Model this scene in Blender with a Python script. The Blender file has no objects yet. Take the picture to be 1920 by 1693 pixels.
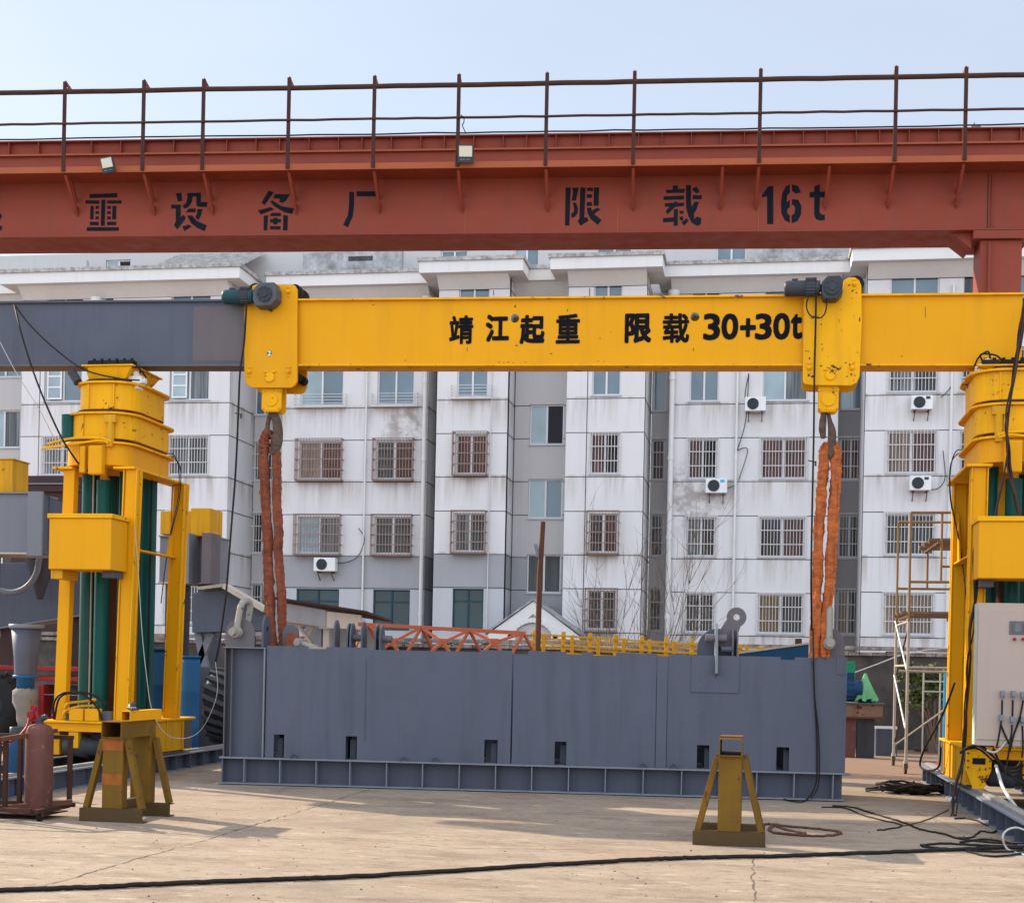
import bpy, math, random
from mathutils import Vector, Matrix
random.seed(7)
R = math.radians
scene = bpy.context.scene
COL = scene.collection

# ------------------------------------------------------------------ camera
FPX, PX0, PY0, TH, PSI, EYE = 2680.0, 960.0, 1250.0, .021, R(9.74), 1.6
cd = bpy.data.cameras.new('camera')
cam = bpy.data.objects.new('camera', cd)
COL.objects.link(cam)
cd.sensor_width = 36
cd.lens = 36 * FPX / 1920
cd.shift_y = (PY0 - 846.5) / 1920
cd.clip_end = 2000
_r0 = Vector((math.cos(PSI), math.sin(PSI), 0)); _u0 = Vector((0, 0, 1)); _b0 = Vector((math.sin(PSI), -math.cos(PSI), 0))
_cx = math.cos(TH) * _r0 + math.sin(TH) * _u0
_cy = -math.sin(TH) * _r0 + math.cos(TH) * _u0
M4 = Matrix((_cx, _cy, _b0)).transposed().to_4x4()
M4.translation = (0, 0, EYE)
cam.matrix_world = M4
scene.camera = cam

# ------------------------------------------------------------------ sky and sun
SUN_EL, SUN_V = R(30), Vector((-.91, .42))
w = bpy.data.worlds.new('World'); scene.world = w; w.use_nodes = True
nt = w.node_tree; bg = nt.nodes['Background']
sky = nt.nodes.new('ShaderNodeTexSky'); sky.sky_type = 'NISHITA'; sky.sun_disc = False
sky.sun_elevation = SUN_EL
sky.sun_rotation = math.atan2(SUN_V.x, SUN_V.y)
sky.air_density = 1.0; sky.dust_density = 1.0; sky.ozone_density = 1.5
# hazy winter sky: a veil of lit air over the clear-sky gradient, with added brightness behind the camera to fill the facade
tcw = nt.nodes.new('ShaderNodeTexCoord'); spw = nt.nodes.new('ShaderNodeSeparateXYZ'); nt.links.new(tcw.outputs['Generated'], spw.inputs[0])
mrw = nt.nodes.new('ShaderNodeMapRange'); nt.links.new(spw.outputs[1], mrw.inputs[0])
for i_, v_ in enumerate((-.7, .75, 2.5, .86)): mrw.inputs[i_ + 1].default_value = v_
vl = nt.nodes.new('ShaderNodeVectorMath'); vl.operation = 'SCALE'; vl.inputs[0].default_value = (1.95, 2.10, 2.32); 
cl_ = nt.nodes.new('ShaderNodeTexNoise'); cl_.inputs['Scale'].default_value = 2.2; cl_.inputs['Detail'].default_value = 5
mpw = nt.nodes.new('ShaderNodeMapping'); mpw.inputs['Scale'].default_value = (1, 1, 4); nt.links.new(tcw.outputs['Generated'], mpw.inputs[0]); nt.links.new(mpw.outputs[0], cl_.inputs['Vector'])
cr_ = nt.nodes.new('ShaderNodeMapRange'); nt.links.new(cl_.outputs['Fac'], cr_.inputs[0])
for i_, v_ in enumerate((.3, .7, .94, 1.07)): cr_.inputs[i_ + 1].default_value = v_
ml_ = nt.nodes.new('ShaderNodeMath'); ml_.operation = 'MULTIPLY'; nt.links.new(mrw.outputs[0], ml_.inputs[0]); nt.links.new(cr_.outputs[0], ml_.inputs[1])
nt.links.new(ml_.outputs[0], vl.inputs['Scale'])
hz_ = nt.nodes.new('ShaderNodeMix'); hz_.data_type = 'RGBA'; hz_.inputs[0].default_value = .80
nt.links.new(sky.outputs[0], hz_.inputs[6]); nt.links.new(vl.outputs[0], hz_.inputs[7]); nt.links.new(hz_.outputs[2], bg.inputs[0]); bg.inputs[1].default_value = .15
sl = bpy.data.lights.new('sun', 'SUN'); sl.energy = 3.3; sl.angle = R(.6); sl.color = (1, .85, .66)
so = bpy.data.objects.new('sun', sl); COL.objects.link(so)
_sd = Vector((SUN_V.x, SUN_V.y, 0)).normalized() * math.cos(SUN_EL) + Vector((0, 0, math.sin(SUN_EL)))
so.rotation_euler = _sd.to_track_quat('Z', 'Y').to_euler(); so.location = (-30, 20, 30)
scene.view_settings.view_transform = 'Standard'
scene.view_settings.look = 'None'
scene.view_settings.exposure = 1.35
scene.cycles.max_bounces = 5
scene.cycles.diffuse_bounces = 3

# ------------------------------------------------------------------ pixel <-> place
def ray(px, py):
    x = px - PX0; y = PY0 - py; c, s = math.cos(TH), math.sin(TH)
    a = (x * c - y * s) / FPX; b = (x * s + y * c) / FPX
    return Vector((a * math.cos(PSI) - math.sin(PSI), a * math.sin(PSI) + math.cos(PSI), b))
def at(px, py, Y):
    d = ray(px, py); t = Y / d.y
    return Vector((d.x * t, Y, EYE + d.z * t))
def atX(px, py, X):
    d = ray(px, py); t = X / d.x
    return Vector((X, d.y * t, EYE + d.z * t))
def gr(px, py, z=0.0):
    d = ray(px, py); t = (z - EYE) / d.z
    return Vector((d.x * t, d.y * t, z))
class Plane:
    """a vertical plane through p, turned by ang from the X axis; u along it, v behind it"""
    def __init__(s, p, ang):
        s.p = Vector((p[0], p[1], 0)); s.u = Vector((math.cos(ang), math.sin(ang), 0)); s.n = Vector((-math.sin(ang), math.cos(ang), 0))
    def hit(s, px, py, v=0.0):
        d = ray(px, py); q = s.p + s.n * v
        t = q.dot(s.n) / d.dot(s.n); h = d * t
        return (h - q).dot(s.u), EYE + h.z
    def w(s, u, v, z): return s.p + s.u * u + s.n * v + Vector((0, 0, z))

# ------------------------------------------------------------------ mesh building
class MB:
    def __init__(s): s.v = []; s.f = []; s.sm = []
    def add(s, vs, fs, smooth=False):
        o = len(s.v); s.v += [Vector(v) for v in vs]
        s.f += [tuple(i + o for i in f) for f in fs]; s.sm += [smooth] * len(fs); return s
    def hexa(s, p):
        return s.add(p, [(0, 3, 2, 1), (4, 5, 6, 7), (0, 1, 5, 4), (1, 2, 6, 5), (2, 3, 7, 6), (3, 0, 4, 7)])
    def box(s, x0, x1, y0, y1, z0, z1):
        if x0 > x1: x0, x1 = x1, x0
        if y0 > y1: y0, y1 = y1, y0
        if z0 > z1: z0, z1 = z1, z0
        return s.hexa([(x0, y0, z0), (x1, y0, z0), (x1, y1, z0), (x0, y1, z0), (x0, y0, z1), (x1, y0, z1), (x1, y1, z1), (x0, y1, z1)])
    def pbox(s, pl, u0, u1, v0, v1, z0, z1):
        if u0 > u1: u0, u1 = u1, u0
        if v0 > v1: v0, v1 = v1, v0
        if z0 > z1: z0, z1 = z1, z0
        return s.hexa([pl.w(*q) for q in ((u0, v0, z0), (u1, v0, z0), (u1, v1, z0), (u0, v1, z0), (u0, v0, z1), (u1, v0, z1), (u1, v1, z1), (u0, v1, z1))])
    def bar(s, p, q, w, h=None, up=(0, 0, 1)):
        p, q = Vector(p), Vector(q); h = w if h is None else h
        d = (q - p).normalized(); up = Vector(up)
        if abs(d.dot(up)) > .98: up = Vector((0, 1, 0))
        a = d.cross(up).normalized() * w / 2; b = a.cross(d).normalized() * h / 2
        return s.hexa([p - a - b, p + a - b, q + a - b, q - a - b, p - a + b, p + a + b, q + a + b, q - a + b])
    def tube(s, pts, r, n=8, caps=True):
        pts = [Vector(p) for p in pts]; m = len(pts); rs = r if isinstance(r, (list, tuple)) else [r] * m
        rings = []; prev = None
        for i, p in enumerate(pts):
            d = (pts[min(i + 1, m - 1)] - pts[max(i - 1, 0)]).normalized()
            if prev is None:
                up = Vector((0, 0, 1)) if abs(d.z) < .9 else Vector((0, 1, 0))
                a = d.cross(up).normalized()
            else: a = (prev - d * prev.dot(d)).normalized()
            prev = a; b = d.cross(a)
            rings.append([p + (a * math.cos(2 * math.pi * k / n) + b * math.sin(2 * math.pi * k / n)) * rs[i] for k in range(n)])
        vs = [v for rg in rings for v in rg]
        fs = [(i * n + k, i * n + (k + 1) % n, (i + 1) * n + (k + 1) % n, (i + 1) * n + k) for i in range(m - 1) for k in range(n)]
        s.add(vs, fs, True)
        if caps:
            s.add(rings[0], [tuple(range(n))[::-1]]); s.add(rings[-1], [tuple(range(n))])
        return s
    def cyl(s, p, q, r0, r1=None, n=24):
        return s.tube([p, q], [r0, r0 if r1 is None else r1], n)
    def lathe(s, base, prof, n=28, axis='z'):
        base = Vector(base); rings = []
        for r, h in prof:
            for k in range(n):
                a = 2 * math.pi * k / n; c, d = r * math.cos(a), r * math.sin(a)
                rings.append(base + (Vector((c, d, h)) if axis == 'z' else Vector((c, h, d)) if axis == 'y' else Vector((h, c, d))))
        m = len(prof)
        s.add(rings, [(i * n + k, i * n + (k + 1) % n, (i + 1) * n + (k + 1) % n, (i + 1) * n + k) for i in range(m - 1) for k in range(n)], True)
        return s
    def prism(s, poly, vec):
        poly = [Vector(p) for p in poly]; vec = Vector(vec); n = len(poly)
        return s.add(poly + [p + vec for p in poly], [tuple(range(n))[::-1], tuple(range(n, 2 * n))] + [(i, (i + 1) % n, n + (i + 1) % n, n + i) for i in range(n)])
    def grid(s, pl, us, zs, skip, v0, v1):
        """an upright plate with openings: real holes with real reveals"""
        nu, nz = len(us), len(zs)
        vs = [pl.w(u, v, z) for v in (v0, v1) for z in zs for u in us]
        ix = lambda i, j, k: k * nu * nz + j * nu + i
        solid = lambda i, j: 0 <= i < nu - 1 and 0 <= j < nz - 1 and (i, j) not in skip
        fs = []
        for i in range(nu - 1):
            for j in range(nz - 1):
                if not solid(i, j): continue
                fs.append((ix(i, j, 0), ix(i + 1, j, 0), ix(i + 1, j + 1, 0), ix(i, j + 1, 0)))
                fs.append((ix(i, j, 1), ix(i, j + 1, 1), ix(i + 1, j + 1, 1), ix(i + 1, j, 1)))
                if not solid(i - 1, j): fs.append((ix(i, j, 0), ix(i, j + 1, 0), ix(i, j + 1, 1), ix(i, j, 1)))
                if not solid(i + 1, j): fs.append((ix(i + 1, j, 0), ix(i + 1, j, 1), ix(i + 1, j + 1, 1), ix(i + 1, j + 1, 0)))
                if not solid(i, j - 1): fs.append((ix(i, j, 0), ix(i, j, 1), ix(i + 1, j, 1), ix(i + 1, j, 0)))
                if not solid(i, j + 1): fs.append((ix(i, j + 1, 0), ix(i + 1, j + 1, 0), ix(i + 1, j + 1, 1), ix(i, j + 1, 1)))
        return s.add(vs, fs)
    def build(s, name, mat, parent=None, bevel=0, label=None, kind=None, cat=None, group=None, recalc=True):
        me = bpy.data.meshes.new(name)
        org = Vector((0, 0, 0))
        if parent is None and s.v and kind != 'structure':
            xs = [v.x for v in s.v]; ys = [v.y for v in s.v]
            org = Vector(((min(xs) + max(xs)) / 2, (min(ys) + max(ys)) / 2, min(v.z for v in s.v)))
        me.from_pydata([v - org for v in s.v], [], s.f)
        me.polygons.foreach_set('use_smooth', s.sm)
        if recalc:
            import bmesh
            b = bmesh.new(); b.from_mesh(me); bmesh.ops.recalc_face_normals(b, faces=b.faces); b.to_mesh(me); b.free()
        me.materials.append(mat); me.update()
        o = bpy.data.objects.new(name, me); COL.objects.link(o); o.location = org
        if parent is not None: adopt(o, parent)
        if bevel:
            m = o.modifiers.new('bevel', 'BEVEL'); m.width = bevel; m.segments = 2; m.limit_method = 'ANGLE'; m.angle_limit = R(40)
        tag(o, label, cat, group, kind)
        return o
ORG = {}
def adopt(o, parent):
    o.parent = parent
    o.matrix_parent_inverse = Matrix.Translation(-ORG.get(parent.name, Vector((0, 0, 0))))
def tag(o, label=None, cat=None, group=None, kind=None):
    if label: o['label'] = label
    if cat: o['category'] = cat
    if group: o['group'] = group
    if kind: o['kind'] = kind
    return o
def thing(name, loc, label, cat, group=None):
    o = bpy.data.objects.new(name, None); COL.objects.link(o); o.location = loc; o.empty_display_size = .2
    ORG[o.name] = Vector(loc)
    return tag(o, label, cat, group)
def arc(c, a, b, r, a0, a1, n):
    c, a, b = Vector(c), Vector(a), Vector(b)
    return [c + (a * math.cos(a0 + (a1 - a0) * i / n) + b * math.sin(a0 + (a1 - a0) * i / n)) * r for i in range(n + 1)]
def smooth_path(pts, k=6):
    pts = [Vector(p) for p in pts]; out = []
    for i in range(len(pts) - 1):
        p0, p1, p2, p3 = pts[max(i - 1, 0)], pts[i], pts[i + 1], pts[min(i + 2, len(pts) - 1)]
        for j in range(k):
            t = j / k
            out.append(.5 * ((2 * p1) + (p2 - p0) * t + (2 * p0 - 5 * p1 + 4 * p2 - p3) * t * t + (3 * p1 - p0 - 3 * p2 + p3) * t ** 3))
    return out + [pts[-1]]
Xv, Yv, Zv = Vector((1, 0, 0)), Vector((0, 1, 0)), Vector((0, 0, 1))

# ------------------------------------------------------------------ materials
class NT:
    def __init__(s, name):
        s.m = bpy.data.materials.new(name); s.m.use_nodes = True; s.t = s.m.node_tree
        s.b = s.t.nodes['Principled BSDF']; s.tc = s.t.nodes.new('ShaderNodeTexCoord')
    def n(s, ty, **k):
        o = s.t.nodes.new(ty)
        for a, v in k.items(): setattr(o, a, v)
        return o
    def l(s, a, b): s.t.links.new(a, b)
    def noise(s, scale, detail=3, rough=.55, stretch=None, src=None):
        o = s.n('ShaderNodeTexNoise'); o.inputs['Scale'].default_value = scale; o.inputs['Detail'].default_value = detail; o.inputs['Roughness'].default_value = rough
        src = src or s.tc.outputs['Object']
        if stretch:
            mp = s.n('ShaderNodeMapping'); mp.inputs['Scale'].default_value = stretch; s.l(src, mp.inputs[0]); src = mp.outputs[0]
        s.l(src, o.inputs['Vector']); return o.outputs['Fac']
    def ramp(s, fac, a, b, ca=0.0, cb=1.0):
        o = s.n('ShaderNodeMapRange'); o.inputs[1].default_value = a; o.inputs[2].default_value = b; o.inputs[3].default_value = ca; o.inputs[4].default_value = cb
        s.l(fac, o.inputs[0]); return o.outputs[0]
    def math(s, op, a, b=None):
        o = s.n('ShaderNodeMath', operation=op)
        for i, v in enumerate((a, b)):
            if v is None: continue
            if isinstance(v, (int, float)): o.inputs[i].default_value = v
            else: s.l(v, o.inputs[i])
        return o.outputs[0]
    def mix(s, fac, a, b):
        o = s.n('ShaderNodeMix', data_type='RGBA')
        if isinstance(fac, (int, float)): o.inputs[0].default_value = fac
        else: s.l(fac, o.inputs[0])
        for i, v in ((6, a), (7, b)):
            if isinstance(v, tuple): o.inputs[i].default_value = v + (1,) if len(v) == 3 else v
            else: s.l(v, o.inputs[i])
        return o.outputs[2]
    def bump(s, h, strength=.3, dist=.02):
        o = s.n('ShaderNodeBump'); o.inputs['Strength'].default_value = strength; o.inputs['Distance'].default_value = dist
        s.l(h, o.inputs['Height']); s.l(o.outputs[0], s.b.inputs['Normal'])
    def out(s, col, rough=.5, metal=0):
        if isinstance(col, tuple): s.b.inputs['Base Color'].default_value = col + (1,)
        else: s.l(col, s.b.inputs['Base Color'])
        if isinstance(rough, (int, float)): s.b.inputs['Roughness'].default_value = rough
        else: s.l(rough, s.b.inputs['Roughness'])
        s.b.inputs['Metallic'].default_value = metal
        return s.m
def sc(c, k): return tuple(min(1, x * k) for x in c)
def paint(name, col, rough=.5, var=.14, scale=.9, dirt=.35, dirtcol=None, rust=0, rustcol=(.13, .045, .018), rscale=5, wav=.12, metal=0, streak=(6, 6, .5), spec=.14, chip=0):
    t = NT(name)
    dirtcol = dirtcol or tuple(x * .45 + .02 for x in col)
    c = t.mix(t.noise(scale, 4), sc(col, 1 - var), sc(col, 1 + var))
    st = t.ramp(t.noise(1.0, 5, .6, streak), .5, .8)
    c = t.mix(t.math('MULTIPLY', st, dirt), c, dirtcol)
    if rust:
        rn = t.ramp(t.noise(rscale, 8, .68), .72 - rust * .2, .75 - rust * .2)
        c = t.mix(rn, c, rustcol)
    if chip:
        ch = t.ramp(t.noise(chip, 5, .62), .645, .67)
        c = t.mix(t.math('MULTIPLY', ch, .85), c, rustcol)
        c = t.mix(t.math('MULTIPLY', t.ramp(t.noise(2.3, 6, .7, (1, 1, .35)), .56, .78), .35), c, dirtcol)
    hi = t.noise(55, 2)
    ro = t.ramp(t.noise(3.5, 4), .3, .7, rough - .1, rough + .12)
    t.bump(t.math('ADD', t.math('MULTIPLY', t.noise(1.6, 2), 1.0), t.math('MULTIPLY', hi, .04)), wav, .05)
    t.b.inputs['Specular IOR Level'].default_value = spec
    return t.out(c, ro, metal)
M = {}
M['yellow'] = paint('yellow_paint', (.70, .315, .0035), .5, .08, .7, .28, (.42, .20, .015), .10, rscale=4)
M['yellow_worn'] = paint('worn_yellow_paint', (.78, .38, .003), .5, .12, 1.1, .5, (.38, .18, .02), .50, (.075, .032, .014), 5, chip=13)
M['yellow_dirty'] = paint('dirty_yellow_paint', (.60, .30, .008), .5, .22, 2.5, .75, (.22, .12, .03), .45, (.10, .05, .02), 4)
M['olive'] = paint('grimy_yellow_paint', (.155, .082, .010), .55, .4, 2.6, .8, (.09, .055, .02), .5, (.10, .035, .015), 5, chip=12)
M['trestle_brown'] = paint('grimy_brown_paint', (.078, .048, .020), .6, .25, 3, .5, (.08, .05, .025), .3)
M['orange_spray'] = paint('orange_spray_paint', (.27, .082, .016), .6, .5, 6, .9, (.12, .065, .014), streak=(9, 9, 3))
M['grey'] = paint('grey_primer', (.088, .098, .130), .5, .16, .7, .55, (.060, .064, .080), .10, (.12, .105, .105), 3, wav=.3, chip=16)
M['grey_dark'] = paint('dark_grey_primer', (.075, .085, .11), .5, .12, 1.1, .3)
M['grey_light'] = paint('light_grey_primer', (.185, .197, .23), .5, .1, .8, .3)
M['grey_mauve'] = paint('mauve_grey_primer', (.13, .115, .125), .55, .12, 2, .2)
M['grey_brown'] = paint('brown_grey_primer', (.125, .11, .115), .55, .1, 1.2, .2)
M['oxide'] = paint('red_oxide_paint', (.25, .052, .031), .5, .20, .5, .55, (.16, .06, .045), .05, (.10, .04, .03), 4)
M['oxide_backlit'] = paint('backlit_dark_oxide', (.052, .020, .016), .6, .2, 2, .4)  # backlit silhouette of the railing posts painted in as a dark oxide
M['grey_foot_shaded'] = paint('shaded_grey_primer_foot', (.072, .080, .108), .5, .14, .8, .5, (.05, .05, .06), .1)  # foot web primer darkened to put the recess shade into its colour
M['oxide_light'] = paint('light_red_oxide_paint', (.33, .088, .038), .5, .12, 1.2, .3, (.2, .08, .05))  # lighter red oxide for the top flange, walkway edge and seams
M['stencil'] = paint('stencil_paint', (.009, .012, .02), .6, .3, 5, .3, (.04, .025, .03), spec=.05)
M['black_letter'] = paint('letter_paint', (.006, .0065, .009), .6, .2, 6, .1, spec=.05)
M['green'] = paint('green_cylinder_paint', (.004, .068, .060), .38, .15, 1.6, .45, (.05, .07, .06), .22, (.10, .075, .06), 3, streak=(5, 5, .35))
M['black'] = paint('black_rubber', (.012, .012, .014), .6, .3, 5, .3, (.05, .045, .04))
M['dark_metal'] = paint('dark_machine_metal', (.045, .05, .058), .45, .2, 4, .4, (.02, .02, .02))
M['teal_motor'] = paint('dark_teal_motor_paint', (.018, .06, .07), .45, .2, 3, .3)
M['gun'] = paint('gearbox_paint', (.085, .09, .105), .5, .25, 6, .4, (.03, .03, .03))
M['steel'] = paint('bare_steel', (.29, .27, .24), .5, .25, 6, .6, (.17, .11, .07), .62, (.13, .07, .04), 9)
M['rust'] = paint('rusty_steel', (.115, .048, .028), .75, .35, 5, .5, (.06, .03, .02))
M['rust_mauve'] = paint('rusty_cylinder_paint', (.135, .056, .046), .65, .32, 4, .7, (.07, .04, .035), .55, (.21, .12, .10), 8)
M['rust_dark'] = paint('dark_rusty_steel', (.06, .028, .020), .7, .3, 6, .4)
M['rust_beam'] = paint('rust_speckled_beam', (.22, .135, .09), .7, .3, 4, .5, (.10, .05, .03), .8, (.09, .03, .015), 7)
M['blue'] = paint('blue_paint', (.02, .11, .26), .45, .15, 2, .35)
M['blue_dark'] = paint('dark_blue_paint', (.009, .05, .115), .45, .2, 2, .35)
M['blue_light'] = paint('light_blue_sheet', (.09, .38, .60), .5, .1, 2, .3)
M['red'] = paint('red_machine_paint', (.28, .025, .025), .45, .2, 2, .5, (.10, .03, .03), .2)
M['red_bright'] = paint('red_valve_paint', (.27, .014, .02), .4, .15, 8, .2)
M['green_box'] = paint('green_box_paint', (.01, .20, .10), .5, .1, 3, .2)
M['white'] = paint('white_paint', (.72, .72, .72), .5, .08, 3, .3, (.45, .43, .40))
M['cabinet'] = paint('beige_cabinet_paint', (.41, .325, .275), .5, .06, 1.5, .35, (.33, .24, .2), .05, (.5, .45, .4), 3)
M['pale_green'] = paint('pale_green_edge', (.40, .48, .40), .5, .08, 2, .3)
M['beige'] = paint('beige_fascia', (.50, .44, .37), .55, .1, 1.5, .4)
M['beige_grey'] = paint('grey_fascia', (.30, .30, .31), .55, .1, 1.5, .4)
M['maroon'] = paint('dark_brown_sheet', (.055, .032, .032), .6, .12, 1, .3)
M['orange_truss'] = paint('red_lead_paint', (.42, .115, .055), .5, .14, 2, .35, (.3, .10, .05), .15)
M['yellow_rail'] = paint('yellow_railing_paint', (.52, .27, .012), .5, .12, 3, .45, (.35, .2, .05), .25)
M['pvc'] = paint('white_plastic', (.66, .65, .63), .45, .05, 2, .3, (.5, .48, .45))
M['fan'] = paint('fan_grille', (.05, .055, .065), .5, .2, 10, .1)
M['cable'] = paint('black_cable', (.018, .014, .012), .55, .4, 20, .2)
M['wire_white'] = paint('pale_wire', (.45, .44, .42), .5, .1, 5, .1)
M['rope'] = paint('brown_hose', (.10, .05, .03), .6, .3, 10, .2)
M['wood'] = paint('weathered_plank', (.19, .125, .085), .75, .3, 3, .5, (.08, .05, .03), streak=(1, 6, 6))
M['scaffold'] = paint('rusty_scaffold_tube', (.25, .15, .06), .6, .3, 4, .4, (.12, .05, .03), .3)
M['galv'] = paint('pale_scaffold_tube', (.36, .32, .26), .5, .2, 4, .5, (.22, .15, .11), .25)
M['cloth'] = paint('green_cloth', (.16, .42, .20), .85, .3, 7, .6, (.05, .22, .12), wav=.5)
M['sack'] = paint('grey_sacking', (.20, .19, .17), .9, .35, 7, .4, (.08, .08, .08), wav=.6)
M['grille_brown'] = paint('rusty_window_bars', (.30, .215, .18), .6, .2, 8, .4)
M['grille_white'] = paint('pale_window_bars', (.60, .57, .56), .5, .12, 8, .4, (.3, .22, .18))
M['frame'] = paint('window_frame_white', (.62, .63, .65), .4, .05, 4, .2)
M['frame_teal'] = paint('window_frame_teal', (.02, .06, .08), .4, .1, 4, .2)
M['wall_dark_stone'] = None

def sling_mat(name, c1, c2, c3):
    t = NT(name)
    n = t.noise(13, 6, .65, (.7, .7, 1.5))
    c = t.mix(t.ramp(n, .35, .65), c1, c2)
    c = t.mix(t.ramp(t.noise(4, 5), .62, .74), c, c3)
    t.bump(t.noise(22, 5, .65, (.7, .7, 1.7)), 1.0, .03)
    return t.out(c, .85)
M['sling_red'] = sling_mat('red_brown_sling_cover', (.27, .066, .025), (.15, .036, .018), (.05, .02, .016))
M['sling_orange'] = sling_mat('orange_sling_cover', (.57, .15, .03), (.34, .078, .018), (.07, .026, .014))
M['hook'] = sling_mat('oily_hook_steel', (.13, .085, .06), (.075, .05, .04), (.22, .15, .11))

def glass(name, col, rough=.06, ior=1.6, streaks=None, tint=.25):
    t = NT(name)
    n = t.noise(.55, 2, .5)
    c = t.mix(t.ramp(n, .3, .7), sc(col, 1 - tint), sc(col, 1 + tint))
    if streaks:
        wv = t.ramp(t.noise(1, 3, .6, (9, 9, .25)), .35, .68)
        c = t.mix(wv, c, streaks)
    t.b.inputs['IOR'].default_value = ior
    return t.out(c, rough)
M['g_blue'] = glass('window_glass_blue', (.095, .148, .185), .08, 1.65)  # blue tint with the reflected sky put into the base colour
M['g_pale'] = glass('window_glass_pale', (.23, .315, .345), .1, 1.7)
M['g_teal'] = glass('shopfront_glass_teal', (.012, .04, .05), .05, 1.45, None, .5)
M['g_dark'] = glass('window_glass_dark', (.012, .015, .02), .12, 1.42, (.045, .048, .05))
M['g_open'] = glass('open_window_dark', (.012, .012, .016), .5, 1.3)
M['g_red'] = glass('window_red_curtain', (.12, .048, .04), .4, 1.4, (.03, .014, .014))
M['g_beige'] = glass('window_beige_curtain', (.28, .21, .155), .3, 1.4, (.08, .055, .045))
M['g_grey'] = glass('window_net_curtain', (.17, .19, .195), .3, 1.4, (.025, .03, .035))
M['g_ochre'] = glass('window_ochre_curtain', (.20, .125, .03), .3, 1.5, (.03, .028, .02))

def plaster(name, col, stain=.55, blotch=()):
    t = NT(name)
    c = t.mix(t.noise(.35, 5, .6), sc(col, .93), sc(col, 1.05))
    c = t.mix(t.math('MULTIPLY', t.ramp(t.noise(1, 6, .65, (5, 5, .10)), .52, .85), .30), c, sc(col, .62))
    # rain stains that start under each row of sills
    sp = t.n('ShaderNodeSeparateXYZ'); t.l(t.tc.outputs['Object'], sp.inputs[0])
    ph = t.math('FRACT', t.math('DIVIDE', t.math('SUBTRACT', sp.outputs[2], 2.98), 2.9))
    fall = t.ramp(ph, .55, 1.0, 0, 1)
    st = t.ramp(t.noise(1, 6, .7, (2.2, 2.2, .14)), .44, .70)
    c = t.mix(t.math('MULTIPLY', t.math('MULTIPLY', fall, st), stain), c, (.31, .26, .215))
    for (p, r) in blotch:
        vd = t.n('ShaderNodeVectorMath', operation='DISTANCE'); t.l(t.tc.outputs['Object'], vd.inputs[0]); vd.inputs[1].default_value = p
        near = t.ramp(vd.outputs['Value'], r, r * .35)
        bl = t.ramp(t.noise(2.6, 8, .65), .44, .60)
        c = t.mix(t.math('MULTIPLY', t.math('MULTIPLY', near, bl), .8), c, (.30, .27, .26))
    t.bump(t.noise(14, 5, .6), .25, .02)
    t.b.inputs['Specular IOR Level'].default_value = .1
    return t.out(c, .9)
M['plaster'] = plaster('white_plaster', (.645, .632, .640), 1.0, [((-13.6, 53.9, 11.05), 1.5), ((-2.6, 53.9, 8.1), 1.7)])
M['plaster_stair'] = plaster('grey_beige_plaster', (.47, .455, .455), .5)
M['plaster_grey'] = plaster('grey_band_plaster', (.335, .34, .365), .35)
M['plaster_base'] = plaster('pale_grey_plaster', (.46, .47, .50), .35)
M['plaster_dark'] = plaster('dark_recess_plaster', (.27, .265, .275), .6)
M['eave'] = plaster('eave_plaster', (.68, .67, .66), .1)
def stone(name, col, dark, sc1=1.2, lo=.35, hi=.65, rough=.9, b=.5):
    t = NT(name)
    c = t.mix(t.ramp(t.noise(sc1, 8, .68), lo, hi), col, dark)
    c = t.mix(t.math('MULTIPLY', t.ramp(t.noise(1, 6, .65, (4, 4, .25)), .5, .8), .5), c, sc(dark, .8))
    t.bump(t.noise(9, 6, .65), b, .04)
    return t.out(c, rough)
M['dirty'] = stone('weathered_concrete', (.44, .44, .45), (.17, .17, .18), 1.6)
M['lip'] = stone('mossy_eave_lip', (.50, .49, .48), (.20, .19, .18), 5)
M['yard_wall'] = stone('dark_cement_wall', (.10, .085, .075), (.042, .036, .033), 1.5)
M['coping'] = stone('weathered_coping', (.36, .32, .29), (.11, .08, .07), 6)
M['tile'] = stone('grey_roof_tile', (.40, .38, .36), (.22, .21, .20), 4)
M['groove'] = stone('groove_shadow', (.07, .07, .08), (.03, .03, .035), 5)

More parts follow.
